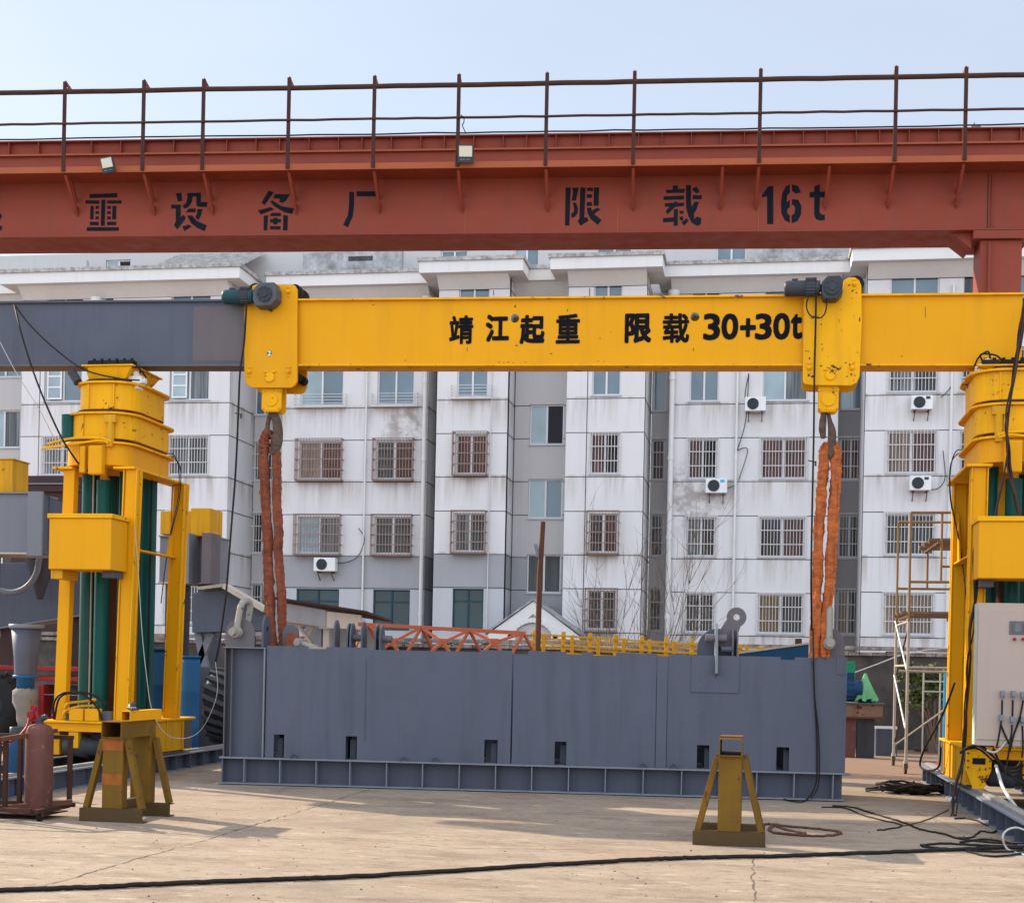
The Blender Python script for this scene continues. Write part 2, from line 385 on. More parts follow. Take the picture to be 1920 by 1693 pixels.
def ground_mat():
    t = NT('yard_concrete')
    P = t.tc.outputs['Object']
    c = t.mix(t.noise(.22, 6, .6), (.215, .165, .122), (.375, .30, .228))
    c = t.mix(t.math('MULTIPLY', t.ramp(t.noise(1.3, 8, .7, (.7, 1.6, 1)), .47, .68), .75), c, (.16, .118, .088))
    c = t.mix(t.math('MULTIPLY', t.ramp(t.noise(.55, 6, .65, None), .56, .72), .45), c, (.25, .145, .085))
    c = t.mix(t.math('MULTIPLY', t.ramp(t.noise(9, 6, .7, (.75, 1.3, 1)), .54, .66), .65), c, (.12, .09, .07))
    c = t.mix(t.math('MULTIPLY', t.ramp(t.noise(5, 5, .65, (.55, 1.5, 1)), .57, .70), .55), c, (.52, .43, .335))
    c = t.mix(t.math('MULTIPLY', t.ramp(t.noise(38, 3, .7), .60, .70), .6), c, (.13, .10, .08))
    c = t.mix(t.math('MULTIPLY', t.ramp(t.noise(60, 2, .6), .62, .70), .5), c, (.58, .50, .42))
    c = t.mix(t.math('MULTIPLY', t.ramp(t.noise(.33, 3, .5, (1.3, .8, 1)), .60, .66), .35), c, (.17, .14, .115))
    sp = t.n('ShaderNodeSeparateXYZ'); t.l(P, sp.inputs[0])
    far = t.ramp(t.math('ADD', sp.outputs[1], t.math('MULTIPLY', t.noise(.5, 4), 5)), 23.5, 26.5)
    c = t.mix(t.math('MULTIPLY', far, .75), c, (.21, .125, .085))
    t.bump(t.math('ADD', t.math('MULTIPLY', t.noise(2.2, 6, .7), .6), t.math('MULTIPLY', t.noise(45, 5, .7), .35)), .45, .02)
    t.b.inputs['Specular IOR Level'].default_value = .12
    return t.out(c, .92)
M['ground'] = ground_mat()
M['crack'] = stone('joint_dirt', (.115, .09, .075), (.07, .055, .05), 8)
M['soil'] = stone('damp_soil', (.10, .065, .045), (.06, .04, .03), 3)
def leaf(name, c1, c2):
    t = NT(name); oi = t.n('ShaderNodeObjectInfo')
    c = t.mix(t.ramp(t.noise(7, 3), .35, .65), c1, c2)
    return t.out(c, .6)
M['leaf'] = leaf('shrub_leaf', (.025, .045, .012), (.10, .13, .02))
M['twig'] = paint('bare_twig', (.16, .115, .085), .8, .3, 6, .2)

# ================================================================== the setting
MB().add([(-160, -30, 0), (160, -30, 0), (160, 330, 0), (-160, 330, 0)], [(0, 1, 2, 3)]).build('ground', M['ground'], kind='structure')

def joint(pixels, wd, seed, name='paving_joint'):
    rnd = random.Random(seed); pts = [gr(*p) for p in pixels]; path = []
    for a, b in zip(pts, pts[1:]):
        n = max(2, int((b - a).length / .06)); path += [a.lerp(b, i / n) for i in range(n)]
    path.append(pts[-1]); mb = MB(); vs = []; off = 0
    for i, p in enumerate(path):
        d = (path[min(i + 1, len(path) - 1)] - path[max(i - 1, 0)]).normalized(); nrm = Vector((-d.y, d.x, 0))
        off = off * .8 + rnd.uniform(-.012, .012)
        ww = wd * rnd.uniform(.25, 1.0) if rnd.random() > .12 else wd * .05
        q = p + nrm * off; vs += [q + nrm * ww / 2 + Vector((0, 0, .004)), q - nrm * ww / 2 + Vector((0, 0, .004))]
    mb.add(vs, [(2 * i, 2 * i + 1, 2 * i + 3, 2 * i + 2) for i in range(len(path) - 1)])
    mb.build(name, M['crack'], kind='structure')
joint([(40, 1672), (300, 1598), (420, 1563), (560, 1522), (690, 1480)], .016, 1)
joint([(115, 1558), (330, 1563), (420, 1570), (560, 1572), (700, 1577), (860, 1590), (1100, 1592)], .017, 2)
joint([(1412, 1690), (1413, 1610)], .013, 3)
joint([(1420, 1580), (1418, 1500)], .012, 4)
joint([(200, 1585), (330, 1598), (480, 1607), (640, 1610)], .008, 5)
joint([(60, 1690), (420, 1683), (900, 1688)], .006, 6)
joint([(1700, 1515), (1790, 1552), (1895, 1588)], .011, 7)
joint([(560, 1476), (760, 1500), (1010, 1512), (1200, 1530)], .007, 8)
rnd = random.Random(5); mb = MB()
for i in range(240):
    p = gr(rnd.uniform(-60, 1980), rnd.uniform(1475, 1720)); r = rnd.uniform(.005, .017); h = r * rnd.uniform(.4, .9)
    a = rnd.uniform(0, 6)
    mb.add([p + Vector((r * math.cos(a + k * 1.57) * rnd.uniform(.6, 1.3), r * math.sin(a + k * 1.57), -.001)) for k in range(4)] + [p + Vector((0, 0, h))], [(0, 1, 4), (1, 2, 4), (2, 3, 4), (3, 0, 4)])
mb.build('gravel', M['crack'], kind='stuff')

# ------------------------------------------------------------------ apartment building
YB, YD, YF, YC = 52.7, 54.1, 54.05, 55.4
wx = lambda px, Y: at(px, 860, Y).x
B = thing('apartment_building', (-9, 54, 0), 'long white six-storey apartment block with rows of barred windows', 'building')
FL = [(3.05, 4.5), (5.9, 7.35), (8.82, 10.3), (11.72, 13.22), (14.6, 16.0)]
GROOVE = [2.93, 4.55, 5.8, 7.42, 8.7, 10.34, 11.6, 13.25, 14.5, 15.75]
XA, XB0, XB1, XD0, XD1, XE0, XE1, XG0, XG1, XI0, XI1, XK0, XK1 = -36, -29.07, -20.37, -18.70, -12.80, -12.136, -9.415, -7.199, -4.286, -3.475, 2.753, 3.617, 12.5
EXT = 19.0
glass_sets = {'blue': ('g_blue', 'g_blue'), 'pale': ('g_pale', 'g_blue'), 'red': ('g_red', 'g_red'), 'redopen': ('g_red', 'g_open'), 'beige': ('g_beige', 'g_red'),
              'beige2': ('g_beige', 'g_beige'), 'dark': ('g_dark', 'g_dark'), 'net': ('g_grey', 'g_dark'), 'ochre': ('g_ochre', 'g_dark'), 'teal': ('g_teal', 'g_teal'),
              'paleopen': ('g_pale', 'g_open'), 'reddark': ('g_dark', 'g_red'), 'netpale': ('g_pale', 'g_grey')}
def window(x0, x1, z0, z1, Y, gl, frame='frame', transom=False):
    f = MB(); t = .055; yf, yb = Y + .09, Y + .15
    f.box(x0, x1, yf, yb, z0, z0 + t).box(x0, x1, yf, yb, z1 - t, z1)
    f.box(x0, x0 + t, yf, yb, z0 + t, z1 - t).box(x1 - t, x1, yf, yb, z0 + t, z1 - t)
    mid = (x0 + x1) / 2
    if x1 - x0 > .75: f.box(mid - .035, mid + .035, yf - .012, yb, z0 + t, z1 - t)
    if transom: f.box(x0 + t, x1 - t, yf - .006, yb, z1 - .5, z1 - .44)
    o = f.build('window', M[frame], B)
    a, b = glass_sets[gl]
    if x1 - x0 > .75:
        MB().box(x0 + t, mid - .036, yf + .03, yf + .045, z0 + t, z1 - t).build('pane', M[a], o)
        MB().box(mid + .036, x1 - t, yf + .035, yf + .05, z0 + t, z1 - t).build('pane', M[b], o)
    else:
        MB().box(x0 + t, x1 - t, yf + .03, yf + .045, z0 + t, z1 - t).build('pane', M[b], o)
    return o
def bars(win, x0, x1, z0, z1, Y, mat, proj=0.0, step=.115, rows=3):
    m = MB(); y = Y - proj - .03; xa, xb = x0 - .06, x1 + .06; za, zb = z0 - .06, z1 + .06
    r = .011 if proj else .010
    n = max(3, int((xb - xa) / step))
    for i in range(n + 1):
        x = xa + (xb - xa) * i / n
        m.box(x - r, x + r, y - r, y + r, za, zb)
    for j in range(rows + 1):
        z = za + (zb - za) * j / rows
        m.box(xa - .015, xb + .015, y + r, y + r + .02, z - .017, z + .017)
    if proj:
        for x in (xa, xb):
            for k in range(1, 3):
                yy = y + (proj + .03) * k / 3; m.box(x - r, x + r, yy - r, yy + r, za, zb)
            for j in range(rows + 1):
                z = za + (zb - za) * j / rows; m.box(x - .018, x + .018, y + .035, Y, z - .017, z + .017)
        m.box(xa, xb, y + .035, Y, za - .05, za - .035)
    m.build('window_bars', mat, win)
def sill_rack(win, x0, x1, z0, Y):
    m = MB(); y = Y - .28; xa, xb = x0 - .18, x1 + .18
    m.box(xa, xb, y, Y, z0 - .12, z0 - .07)
    for k in range(4):
        z = z0 + .02 + .12 * k; m.box(xa, xb, y, y + .02, z, z + .018)
        m.box(xa, xa + .02, y + .021, Y, z, z + .018).box(xb - .02, xb, y + .021, Y, z, z + .018)
    for x in (xa, xb - .02): m.box(x, x + .02, y - .003, y + .023, z0 - .069, z0 + .42)
    m.build('window_rack', M['grille_white'], win)

def segment(x0, x1, Y, wins, mat, name='wall', z0=-.05, z1=16.18, groove=True, bands=None, vg=()):
    """one stretch of facade with real openings; wins: (xa, xb, za, zb)"""
    pl = Plane((x0, Y), 0)
    bands = bands or [(z0, z1, mat)]
    for (ba, bb, bm) in bands:
        us = sorted({0.0, x1 - x0} | {round(v - x0, 4) for q in wins for v in q[:2] if q[3] > ba and q[2] < bb})
        zs = sorted({ba, bb} | {min(max(v, ba), bb) for q in wins for v in q[2:4]})
        skip = set()
        for i in range(len(us) - 1):
            for j in range(len(zs) - 1):
                cx, cz = x0 + (us[i] + us[i + 1]) / 2, (zs[j] + zs[j + 1]) / 2
                if any(q[0] < cx < q[1] and q[2] < cz < q[3] for q in wins): skip.add((i, j))
        MB().grid(pl, us, zs, skip, 0, .3).build(name, M[bm], B)
    if groove:
        g = MB()
        for z in GROOVE:
            spans = [(x0, x1)]
            for q in sorted(wins):
                if q[2] - .02 < z < q[3] + .02:
                    new = []
                    for (a, b) in spans:
                        if q[1] <= a or q[0] >= b: new.append((a, b)); continue
                        if q[0] - a > .02: new.append((a, q[0]))
                        if b - q[1] > .02: new.append((q[1], b))
                    spans = new
            for (a, b) in spans: g.box(a, b, Y - .004, Y + .01, z - .015, z + .015)
        for x in vg: g.box(x - .014, x + .014, Y - .006, Y + .01, 3, 15.7)
        g.build('wall_groove', M['groove'], B)
def side(x, ya, yb, mat, sgn, bands=None, groove=True):
    """a wall running back from a front corner"""
    for (ba, bb, bm) in (bands or [(-.05, 16.18, mat)]):
        MB().box(x, x + sgn * .28, ya + .302, yb, ba, bb).build('wall', M[bm], B)
        MB().box(x, x + sgn * .002, ya, ya + .301, ba, bb).build('wall', M[bm], B)
    if groove:
        g = MB()
        for z in GROOVE: g.box(x - sgn * .012, x - sgn * .004, ya + .02, yb, z - .015, z + .015)
        g.build('wall_groove', M['groove'], B)
GREY = [(-.05, 4.5, 'plaster_base'), (4.5, 5.8, 'plaster_grey'), (5.8, 16.18, 'plaster')]
GREYS = [(-.05, 5.8, 'plaster_grey'), (5.8, 16.18, 'plaster_stair')]

WW = {}
def col(seg, pa, pb, Y, styles):
    x0, x1 = wx(pa, Y), wx(pb, Y)
    for k, st in enumerate(styles):
        if st is None: continue
        WW.setdefault(seg, []).append((x0, x1, FL[k][0], FL[k][1], st))
# floors from the row above the wall upward: glass name, bars
bb, bw = 'grille_brown', 'grille_white'
col('B', 80, 150, YB, [('dark', bw), ('net', bw), ('net', bw), ('pale', None), ('blue', None)])
col('B', 188, 207, YB, [('dark', None), ('dark', None), ('dark', None), ('pale', None), ('blue', None)])
col('B', 315, 389, YB, [('dark', bw), ('net', bw), ('net', bw), ('netpale', None), ('blue', None)])
col('D', 561, 641, YD, [('teal', 'shop'), ('netpale', bb + '+'), ('beige', bb + '+'), ('pale', 'rack'), ('blue', None)])
col('D', 705, 774, YD, [('teal', 'shop'), ('dark', bb + '+'), ('reddark', bb + '+'), ('blue', 'rack'), ('blue', None)])
col('E', 854, 912, YB, [('teal', 'shop'), ('net', bb + '+'), ('red', bb + '+'), ('blue', 'rack'), ('blue', None)])
col('G', 1107, 1161, YB, [('dark', bb + '+'), ('reddark', bb + '+'), ('redopen', bw), ('blue', None), ('blue', None)])
col('I', 1290, 1345, YD, [('dark', bw), ('net', bw), ('redopen', bw), ('blue', None), ('blue', None)])
col('I', 1427, 1512, YD, [('ochre', bw), ('reddark', bw), ('red', bw), ('netpale', None), ('blue', None)])
col('K', 1663, 1755, YB, [('beige2', bw), ('dark', bw), ('beige', bw), ('net', bw), ('blue', None)])
col('K', 1799, 1838, YB, [('dark', bw), ('dark', bw), ('red', bw), ('dark', bw), ('dark', None)])
col('K', 1900, 1990, YB, [('dark', bw), ('dark', bw), ('red', bw), ('dark', bw), ('blue', None)])
def half(seg, pa, pb, Y, zs, sts):
    x0, x1 = wx(pa, Y), wx(pb, Y)
    for (a, b), st in zip(zs, sts): WW.setdefault(seg, []).append((x0, x1, a, b, st))
HS = [(1.5, 2.95), (4.45, 5.92), (7.3, 8.8), (10.12, 11.65), (13.0, 14.5)]
half('F', 992, 1056, YF, HS, [('dark', None), ('dark', None), ('pale', None), ('paleopen', None), ('blue', None)])
half('A', -25, 36, YF, HS, [('dark', None), ('dark', None), ('pale', None), ('netpale', None), ('blue', None)])
NR = [(3.1, 4.75), (6.0, 7.6), (8.95, 10.5), (11.6, 13.2), (14.2, 15.3)]
half('C', 476, 512, YC, NR, [('dark', bw), ('dark', bw), ('net', bw), ('blue', None), ('blue', None)])
half('H', 1222, 1247, YC, NR, [('dark', bw), ('dark', bw), ('reddark', bw), ('blue', None), ('dark', None)])
half('J', 1574, 1617, YC, NR, [('ochre', bw), ('dark', bw), ('red', bw), ('pale', None), ('dark', None)])
for seg in WW: WW[seg] = [(a, b, (2.95 if (st[1] == 'shop') else c), d, st) for (a, b, c, d, st) in WW[seg]]
WN = lambda s: [q[:4] for q in WW.get(s, [])]
segment(XA, XB0, YF, WN('A'), 'plaster_stair', groove=False)
segment(XB0, XB1, YB, WN('B'), 'plaster', vg=(wx(72, YB),))
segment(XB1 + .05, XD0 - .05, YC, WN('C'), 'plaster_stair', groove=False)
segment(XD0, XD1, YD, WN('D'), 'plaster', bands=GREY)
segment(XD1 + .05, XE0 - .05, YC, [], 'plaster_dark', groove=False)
segment(XE0, XE1, YB, WN('E'), 'plaster', bands=GREY, vg=(wx(919, YB),))
segment(XE1 + .05, XG0 - .05, YF, WN('F'), 'plaster_stair', bands=GREYS)
segment(XG0, XG1, YB, WN('G'), 'plaster', vg=(wx(1099, YB),))
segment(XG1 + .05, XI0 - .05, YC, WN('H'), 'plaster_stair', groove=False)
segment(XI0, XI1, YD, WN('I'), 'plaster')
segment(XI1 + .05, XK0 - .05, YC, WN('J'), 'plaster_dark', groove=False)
segment(XK0, XK1, YB, WN('K'), 'plaster')
segment(XK1, EXT, YD, [], 'plaster')
side(XB1, YB, YC + .5, 'plaster', -1)
side(XB0, YB, YC + .5, 'plaster', 1, groove=False)
side(XD0, YD, YC + .5, 'plaster', 1, groove=False)
side(XD1, YD, YC + .5, 'plaster', -1, bands=GREY)
side(XE0, YB, YC + .5, 'plaster', 1, bands=GREY, groove=False)
side(XE1, YB, YF + .5, 'plaster', -1, bands=GREY)
side(XG0, YB, YF + .5, 'plaster', 1, groove=False)
side(XG1, YB, YC + .5, 'plaster', -1)
side(XI0, YD, YC + .5, 'plaster', 1, groove=False)
side(XI1, YD, YC + .5, 'plaster', -1)
side(XK0, YB, YC + .5, 'plaster', 1, groove=False)
SEGY = dict(A=YF, B=YB, C=YC, D=YD, E=YB, F=YF, G=YB, H=YC, I=YD, J=YC, K=YB)
for seg, ws in WW.items():
    Y = SEGY[seg]
    for (a, b, c, d, (gl, gr_)) in ws:
        shop = gr_ == 'shop'
        o = window(a, b, c, d, Y, gl, 'frame_teal' if shop else 'frame', shop)
        if not shop: MB().box(a - .05, b + .05, Y - .05, Y + .08, c - .05, c - .002).build('window_sill', M['plaster_base'], o)
        if gr_ and gr_.startswith('grille'):
            bars(o, a, b, c, d, Y, M[gr_.rstrip('+')], .34 if gr_.endswith('+') else .0, rows=4 if gr_.endswith('+') else 3)
        if gr_ == 'rack': sill_rack(o, a, b, c, Y)
# opened casements on the two left bay windows
for pa in (86, 320):
    xa = wx(pa, YB); xb = xa + .62; m = MB()
    for x in (xa, xb - .06): m.box(x, x + .06, YB - .03, YB + .02, 11.8, 13.15)
    for z in (11.8, 12.25, 12.68, 13.09): m.box(xa + .061, xb - .061, YB - .028, YB + .018, z, z + .06)
    m.build('window_casement', M['white'], B)
    MB().box(xa + .06, xb - .06, YB - .008, YB - .002, 11.86, 13.1).build('window_casement_pane', M['g_pale'], B)
# loggia recess on the top floor of the left bay
# roof edge: overhanging eaves
def eave(x0, x1, Y, k, ov=.8, e0=.6, e1=.6):
    o = k * .004
    m = MB(); za, zb = 16.2 + o, 16.62 + o
    # sloping soffit up to the wall
    m.hexa([(x0 - e0, Y - ov, za), (x1 + e1, Y - ov, za), (x1 + e1, Y + 1.6, za), (x0 - e0, Y + 1.6, za), (x0 - e0, Y - ov, zb), (x1 + e1, Y - ov, zb), (x1 + e1, Y + 1.6, zb), (x0 - e0, Y + 1.6, zb)])
    m.build('eave', M['eave'], B)
    MB().box(x0 - e0 - .07, x1 + e1 + .07, Y - ov - .07, Y + 1.6, zb + .002, zb + .14).build('eave_lip', M['lip'], B)
    # chamfered moulding under the eave, against the wall
    MB().prism([(x0, Y - .002, za - .45), (x0, Y - .5, za - .002), (x0, Y - .002, za - .002)], (x1 - x0, 0, 0)).build('eave_moulding', M['eave'], B)
eave(XB0, XB1, YB, 0); eave(XD0, XD1, YD, 3, .8, .5, .5); eave(XE0, XE1, YB, 1); eave(XG0, XG1, YB, 2)
eave(XI0, XI1, YD, 4, .8, .5, .5); eave(XK0, XK1, YB, 5); eave(XE1, XG0, YF, 6, .7, -.1, -.1); eave(XA, XB0, YF, 7, .7, 0, -.1)
eave(XK1, EXT, YD, 8, .8, .3, 0)
# set-back attic storey and roof
YA = 56.2
att = [(-27.3, -26.2, 17.0, 18.3, ('paleopen', None)), (-17.2, -16.3, 17.2, 18.3, ('pale', None)), (-12.9, -11.8, 17.1, 18.3, ('blue', None)), (-9.9, -8.9, 17.1, 18.3, ('pale', None)), (-6.6, -5.2, 17.05, 18.3, ('blue', None)), (-1.9, -.75, 17.05, 18.3, ('blue', None)), (5.0, 6.0, 17.1, 18.3, ('blue', None))]
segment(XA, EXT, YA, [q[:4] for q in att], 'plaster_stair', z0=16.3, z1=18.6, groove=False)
for (a, b, c, d, (gl, _)) in att: window(a, b, c, d, YA, gl)
MB().box(XA, EXT, YA + .31, 66, 16.3, 18.58).build('roof', M['dirty'], B)
MB().box(-18.3, -14.2, 55.0, 55.25, 16.75, 18.0).build('parapet', M['dirty'], B)
MB().box(-16.4, -15.4, 54.98, 55.02, 17.62, 17.8).build('parapet_vent', M['groove'], B)
MB().box(-.4, 3.4, 55.02, 55.27, 16.75, 18.1).build('parapet', M['dirty'], B)
MB().box(XA, -27.6, 55.05, 55.3, 16.75, 18.0).build('parapet', M['plaster_stair'], B)
# tiled lean-to roof above the left bay
m = MB(); x0, x1 = wx(278, 54.2) - .25, wx(452, 54.2)
m.add([(x0, 53.6, 17.0), (x1, 53.6, 17.0), (x1 - .2, 56, 18.3), (x0 + .9, 56, 18.3)], [(0, 1, 2, 3)])
n = 30
for i in range(n):
    for j in range(7):
        f = j / 7; xa = x0 + .2 + (x1 - x0 - .4) * i / n + .3 * f; y = 53.6 + 2.4 * f; z = 17.03 + 1.3 * f
        m.add([(xa, y, z), (xa + .07, y, z + .07), (xa + .14, y, z), (xa + .1, y + .36, z + .2), (xa + .17, y + .36, z + .26), (xa + .24, y + .36, z + .2)], [(0, 1, 4, 3), (1, 2, 5, 4), (0, 2, 1)])
m.build('tiled_roof', M['tile'], B, recalc=False)
MB().box(x0 - .1, x1 + .05, 53.55, 53.63, 16.86, 16.99).build('tiled_roof_edge', M['white'], B)
# rain pipes
def pipe(px, Y, r, z0, z1, mat='pvc', head=False):
    x = wx(px, Y); m = MB(); m.cyl((x, Y - r - .05, z0), (x, Y - r - .05, z1), r, n=10)
    for z in (3.5, 6.5, 9.5, 12.5):
        if z0 < z < z1: m.cyl((x, Y - r - .05, z), (x, Y - r - .05, z + .14), r * 1.25, n=10)
    if head: m.cyl((x, Y - r - .05, z1), (x, Y - r - .05, z1 + .3), r * 1.3, .2, n=12).cyl((x, Y - r - .05, z1 + .3), (x, Y - r - .05, z1 + .46), .22, n=12)
    m.build('rain_pipe', M[mat], B)
pipe(686, YD, .04, 2.5, 15.9); pipe(796, YD, .085, 0, 15.4, head=True); pipe(1258, YD, .10, 0, 15.4, head=True)
pipe(1380, YD, .05, 2.5, 13.6); pipe(1781, YB, .05, 0, 15.5); pipe(177, YB, .085, 0, 15.3, head=True); pipe(919.5, YB, .022, 3, 15.5, 'grille_white')
# cables along the facade
for pts in ([(1404, 700), (1397, 745), (1410, 760)], [(1404, 700), (1398, 790), (1380, 850)], [(1380, 845), (1402, 843), (1385, 900)], [(1378, 910), (1364, 915)], [(628, 1055), (650, 1054), (672, 1042), (683, 1010), (672, 990)], [(1765, 745), (1783, 725), (1785, 700)], [(1745, 918), (1760, 915), (1772, 895), (1768, 845)]):
    MB().tube(smooth_path([at(x, y, YB - .12 if x > 1700 else YD - .12) for x, y in pts], 5), .018, 6).build('wall_cable', M['dark_metal'], B)
# entrance porch gable in front of the stair
YG = 51.0
ap, l, r_ = at(1000, 1127, YG), at(915, 1188, YG), at(1085, 1192, YG)
zl = (l.z + r_.z) / 2
p = Plane((0, YG), 0)
m = MB(); dz = .46
m.prism([(l.x, YG, zl), (ap.x, YG, ap.z), (ap.x, YG, ap.z - dz), (l.x + .75, YG, zl)], (0, .25, 0))
m.prism([(r_.x, YG, zl), (r_.x - .75, YG, zl), (ap.x, YG, ap.z - dz), (ap.x, YG, ap.z)], (0, .25, 0))
m.box(l.x, l.x + 1.0, YG - .02, YG + .5, zl - .22, zl - .003)
m.box(r_.x - 1.0, r_.x, YG - .02, YG + .5, zl - .22, zl - .003)
m.build('porch_gable', M['eave'], B)
MB().prism([(l.x + .75, YG + .08, zl - .001), (r_.x - .75, YG + .08, zl - .001), (ap.x, YG + .08, ap.z - dz + .02)], (0, .2, 0)).build('porch_tympanum', M['plaster_stair'], B)
ring = arc((ap.x, YG + .01, zl - .35), Xv, Zv, .88, R(15), R(165), 14)
m = MB()
for a, b in zip(ring, ring[1:]): m.bar(a, b, .06, .17, (0, 0, 1))
m.build('porch_arch', M['eave'], B)
MB().box(l.x + .2, r_.x - .2, YG + .3, YB + 1, 0, zl - .01).build('porch_wall', M['eave'], B)
m = MB()
for s, e in ((l, -1), (r_, 1)): m.prism([(s.x + e * .12, YG - .05, zl - .02), (ap.x, YG - .05, ap.z + .03), (ap.x, YG - .05, ap.z + .1), (s.x + e * .12, YG - .05, zl + .06)], (0, 2.6, 0))
m.build('porch_roof', M['dirty'], B)

# air conditioners on the wall
def aircon(px0, py0, px1, py1, Y, label, style=0):
    a, b = at(px0, py0, Y - .42), at(px1, py1, Y - .42)
    x0, x1, z1, z0 = a.x, b.x, a.z, b.z; y0, y1 = Y - .42, Y - .06
    t = thing('air_conditioner', ((x0 + x1) / 2, Y, z0), label, 'air conditioner', 'outdoor air conditioner units on the facade')
    MB().box(x0, x1, y0, y1, z0, z1).build('casing', M['white'], t, .02)
    w = x1 - x0; h = z1 - z0; c = Vector((x0 + w * .38, y0 - .004, (z0 + z1) / 2)); rr = h * .40
    MB().cyl(c, c + Vector((0, .02, 0)), rr, n=26).build('fan', M['fan'], t)
    m = MB()
    for k in range(8):
        q = Vector((math.cos(k * .785), 0, math.sin(k * .785)))
        m.bar(c + q * .05 - Vector((0, .012, 0)), c + q * rr * .98 - Vector((0, .012, 0)), .008)
    for rk in (.4, .7, 1):
        pts = arc(c - Vector((0, .012, 0)), Xv, Zv, rr * rk, 0, 2 * math.pi, 24); m.tube(pts, .006, 5, False)
    m.build('fan_guard', M['dark_metal'], t)
    m = MB()
    for x in (x0 + w * .18, x1 - w * .18): m.box(x - .02, x + .02, y0 + .01, Y, z0 - .05, z0 - .004).bar((x, y0 + .05, z0 - .05), (x, Y - .01, z0 - .34), .03)
    m.build('bracket', M['rust'], t)
    if style: MB().box(x0 + w * .68, x0 + w * .88, y0 - .005, y0 + .01, z1 - h * .28, z1 - h * .08).build('badge', M['blue_light'] if style == 1 else M['fan'], t)
aircon(1397, 744, 1436, 770, YD, 'white air conditioner hung beside the tall blue fifth-floor window')
aircon(1323, 897, 1363, 924, YD, 'white air conditioner with a blue badge under a barred window', 1)
aircon(588, 1045, 628, 1071, YD, 'white air conditioner on the grey band below a rusty window cage')
aircon(1709, 741, 1749, 767, YB, 'upper of two white air conditioners by the right-hand drainpipe', 2)
aircon(1706, 892, 1746, 919, YB, 'lower of two white air conditioners by the right-hand drainpipe', 2)
for px, Y, lb in ((945, 55.2, 'small air conditioner on the roof left of the stair bay'), (1092, 55.2, 'small air conditioner on the roof right of the stair bay')):
    x = wx(px, Y); t = thing('air_conditioner', (x, Y, 16.85), lb, 'air conditioner', 'outdoor air conditioner units on the roof')
    MB().box(x - .45, x + .45, Y - .2, Y + .2, 16.95, 17.6).build('casing', M['white'], t, .02)
    MB().cyl((x - .1, Y - .205, 17.28), (x - .1, Y - .19, 17.28), .24).build('fan', M['fan'], t)
    MB().box(x - .4, x - .34, Y - .2, Y + .2, 16.72, 16.948).box(x + .34, x + .4, Y - .2, Y + .2, 16.72, 16.948).build('stand', M['dark_metal'], t)

# ------------------------------------------------------------------ yard wall and plants behind
YW = 31.6
wl = thing('yard_wall', (0, YW, 0), 'dark cement yard wall with a weathered tiled coping', 'wall')
MB().box(-30, 11, YW, YW + .3, 0, 2.0).build('wall_face', M['yard_wall'], wl)
m = MB()
rnd = random.Random(3); x = -30
while x < 11:
    wd = rnd.uniform(.2, .34); m.box(x, x + wd - .012, YW - .07 + rnd.uniform(-.02, .02), YW + .37, 2.002, 2.06 + rnd.uniform(0, .05)); x += wd
m.build('coping', M['coping'], wl)
MB().box(-30, 11, YW - .12, YW + .4, 2.12, 2.2).build('coping_cap', M['coping'], wl)

def leafy(name, c, r, n, size, label, seed, cat='shrub', stem=True):
    rnd = random.Random(seed); c = Vector(c); t = thing(name, (c.x, c.y, 0), label, cat)
    lobes = [(c + Vector((rnd.uniform(-.75, .75) * r[0], rnd.uniform(-.7, .7) * r[1], rnd.uniform(-.75, .75) * r[2])), rnd.uniform(.25, .5)) for _ in range(14)]
    m = MB()
    for i in range(n):
        lc, lr = lobes[rnd.randrange(len(lobes))]
        d = Vector((rnd.gauss(0, 1), rnd.gauss(0, 1), rnd.gauss(0, 1))).normalized() * lr * (rnd.random() ** .4)
        p = lc + Vector((d.x * r[0], d.y * r[1], d.z * r[2]))
        a = Vector((rnd.gauss(0, 1), rnd.gauss(0, 1), rnd.gauss(0, .6))).normalized(); b = a.cross(Vector((rnd.gauss(0, 1), rnd.gauss(0, 1), rnd.gauss(0, 1)))).normalized()
        s = size * rnd.uniform(.6, 1.3)
        m.add([p - a * s, p + b * s * .45, p + a * s, p - b * s * .45], [(0, 1, 2, 3)])
    m.build('foliage', M['leaf'], t, recalc=False)
    m = MB()
    for lc, lr in lobes: m.tube([(c.x + rnd.uniform(-.1, .1), c.y, 0), Vector((c.x, c.y, c.z * .5)).lerp(lc, .5), lc], [.03, .02, .008], 5)
    m.build('stem', M['twig'], t)
s = at(1752, 1285, 30.6)
leafy('leafy_shrub', (s.x, 30.6, s.z - .1), (.75, .4, .55), 1900, .06, 'green sunlit shrub against the dark wall beside the right crane tower', 4)
s = at(900, 1215, 33)
leafy('leafy_shrub', (s.x, 33, s.z - .25), (1.1, .5, .4), 1300, .08, 'low green shrub glimpsed behind the orange lattice boom', 8)

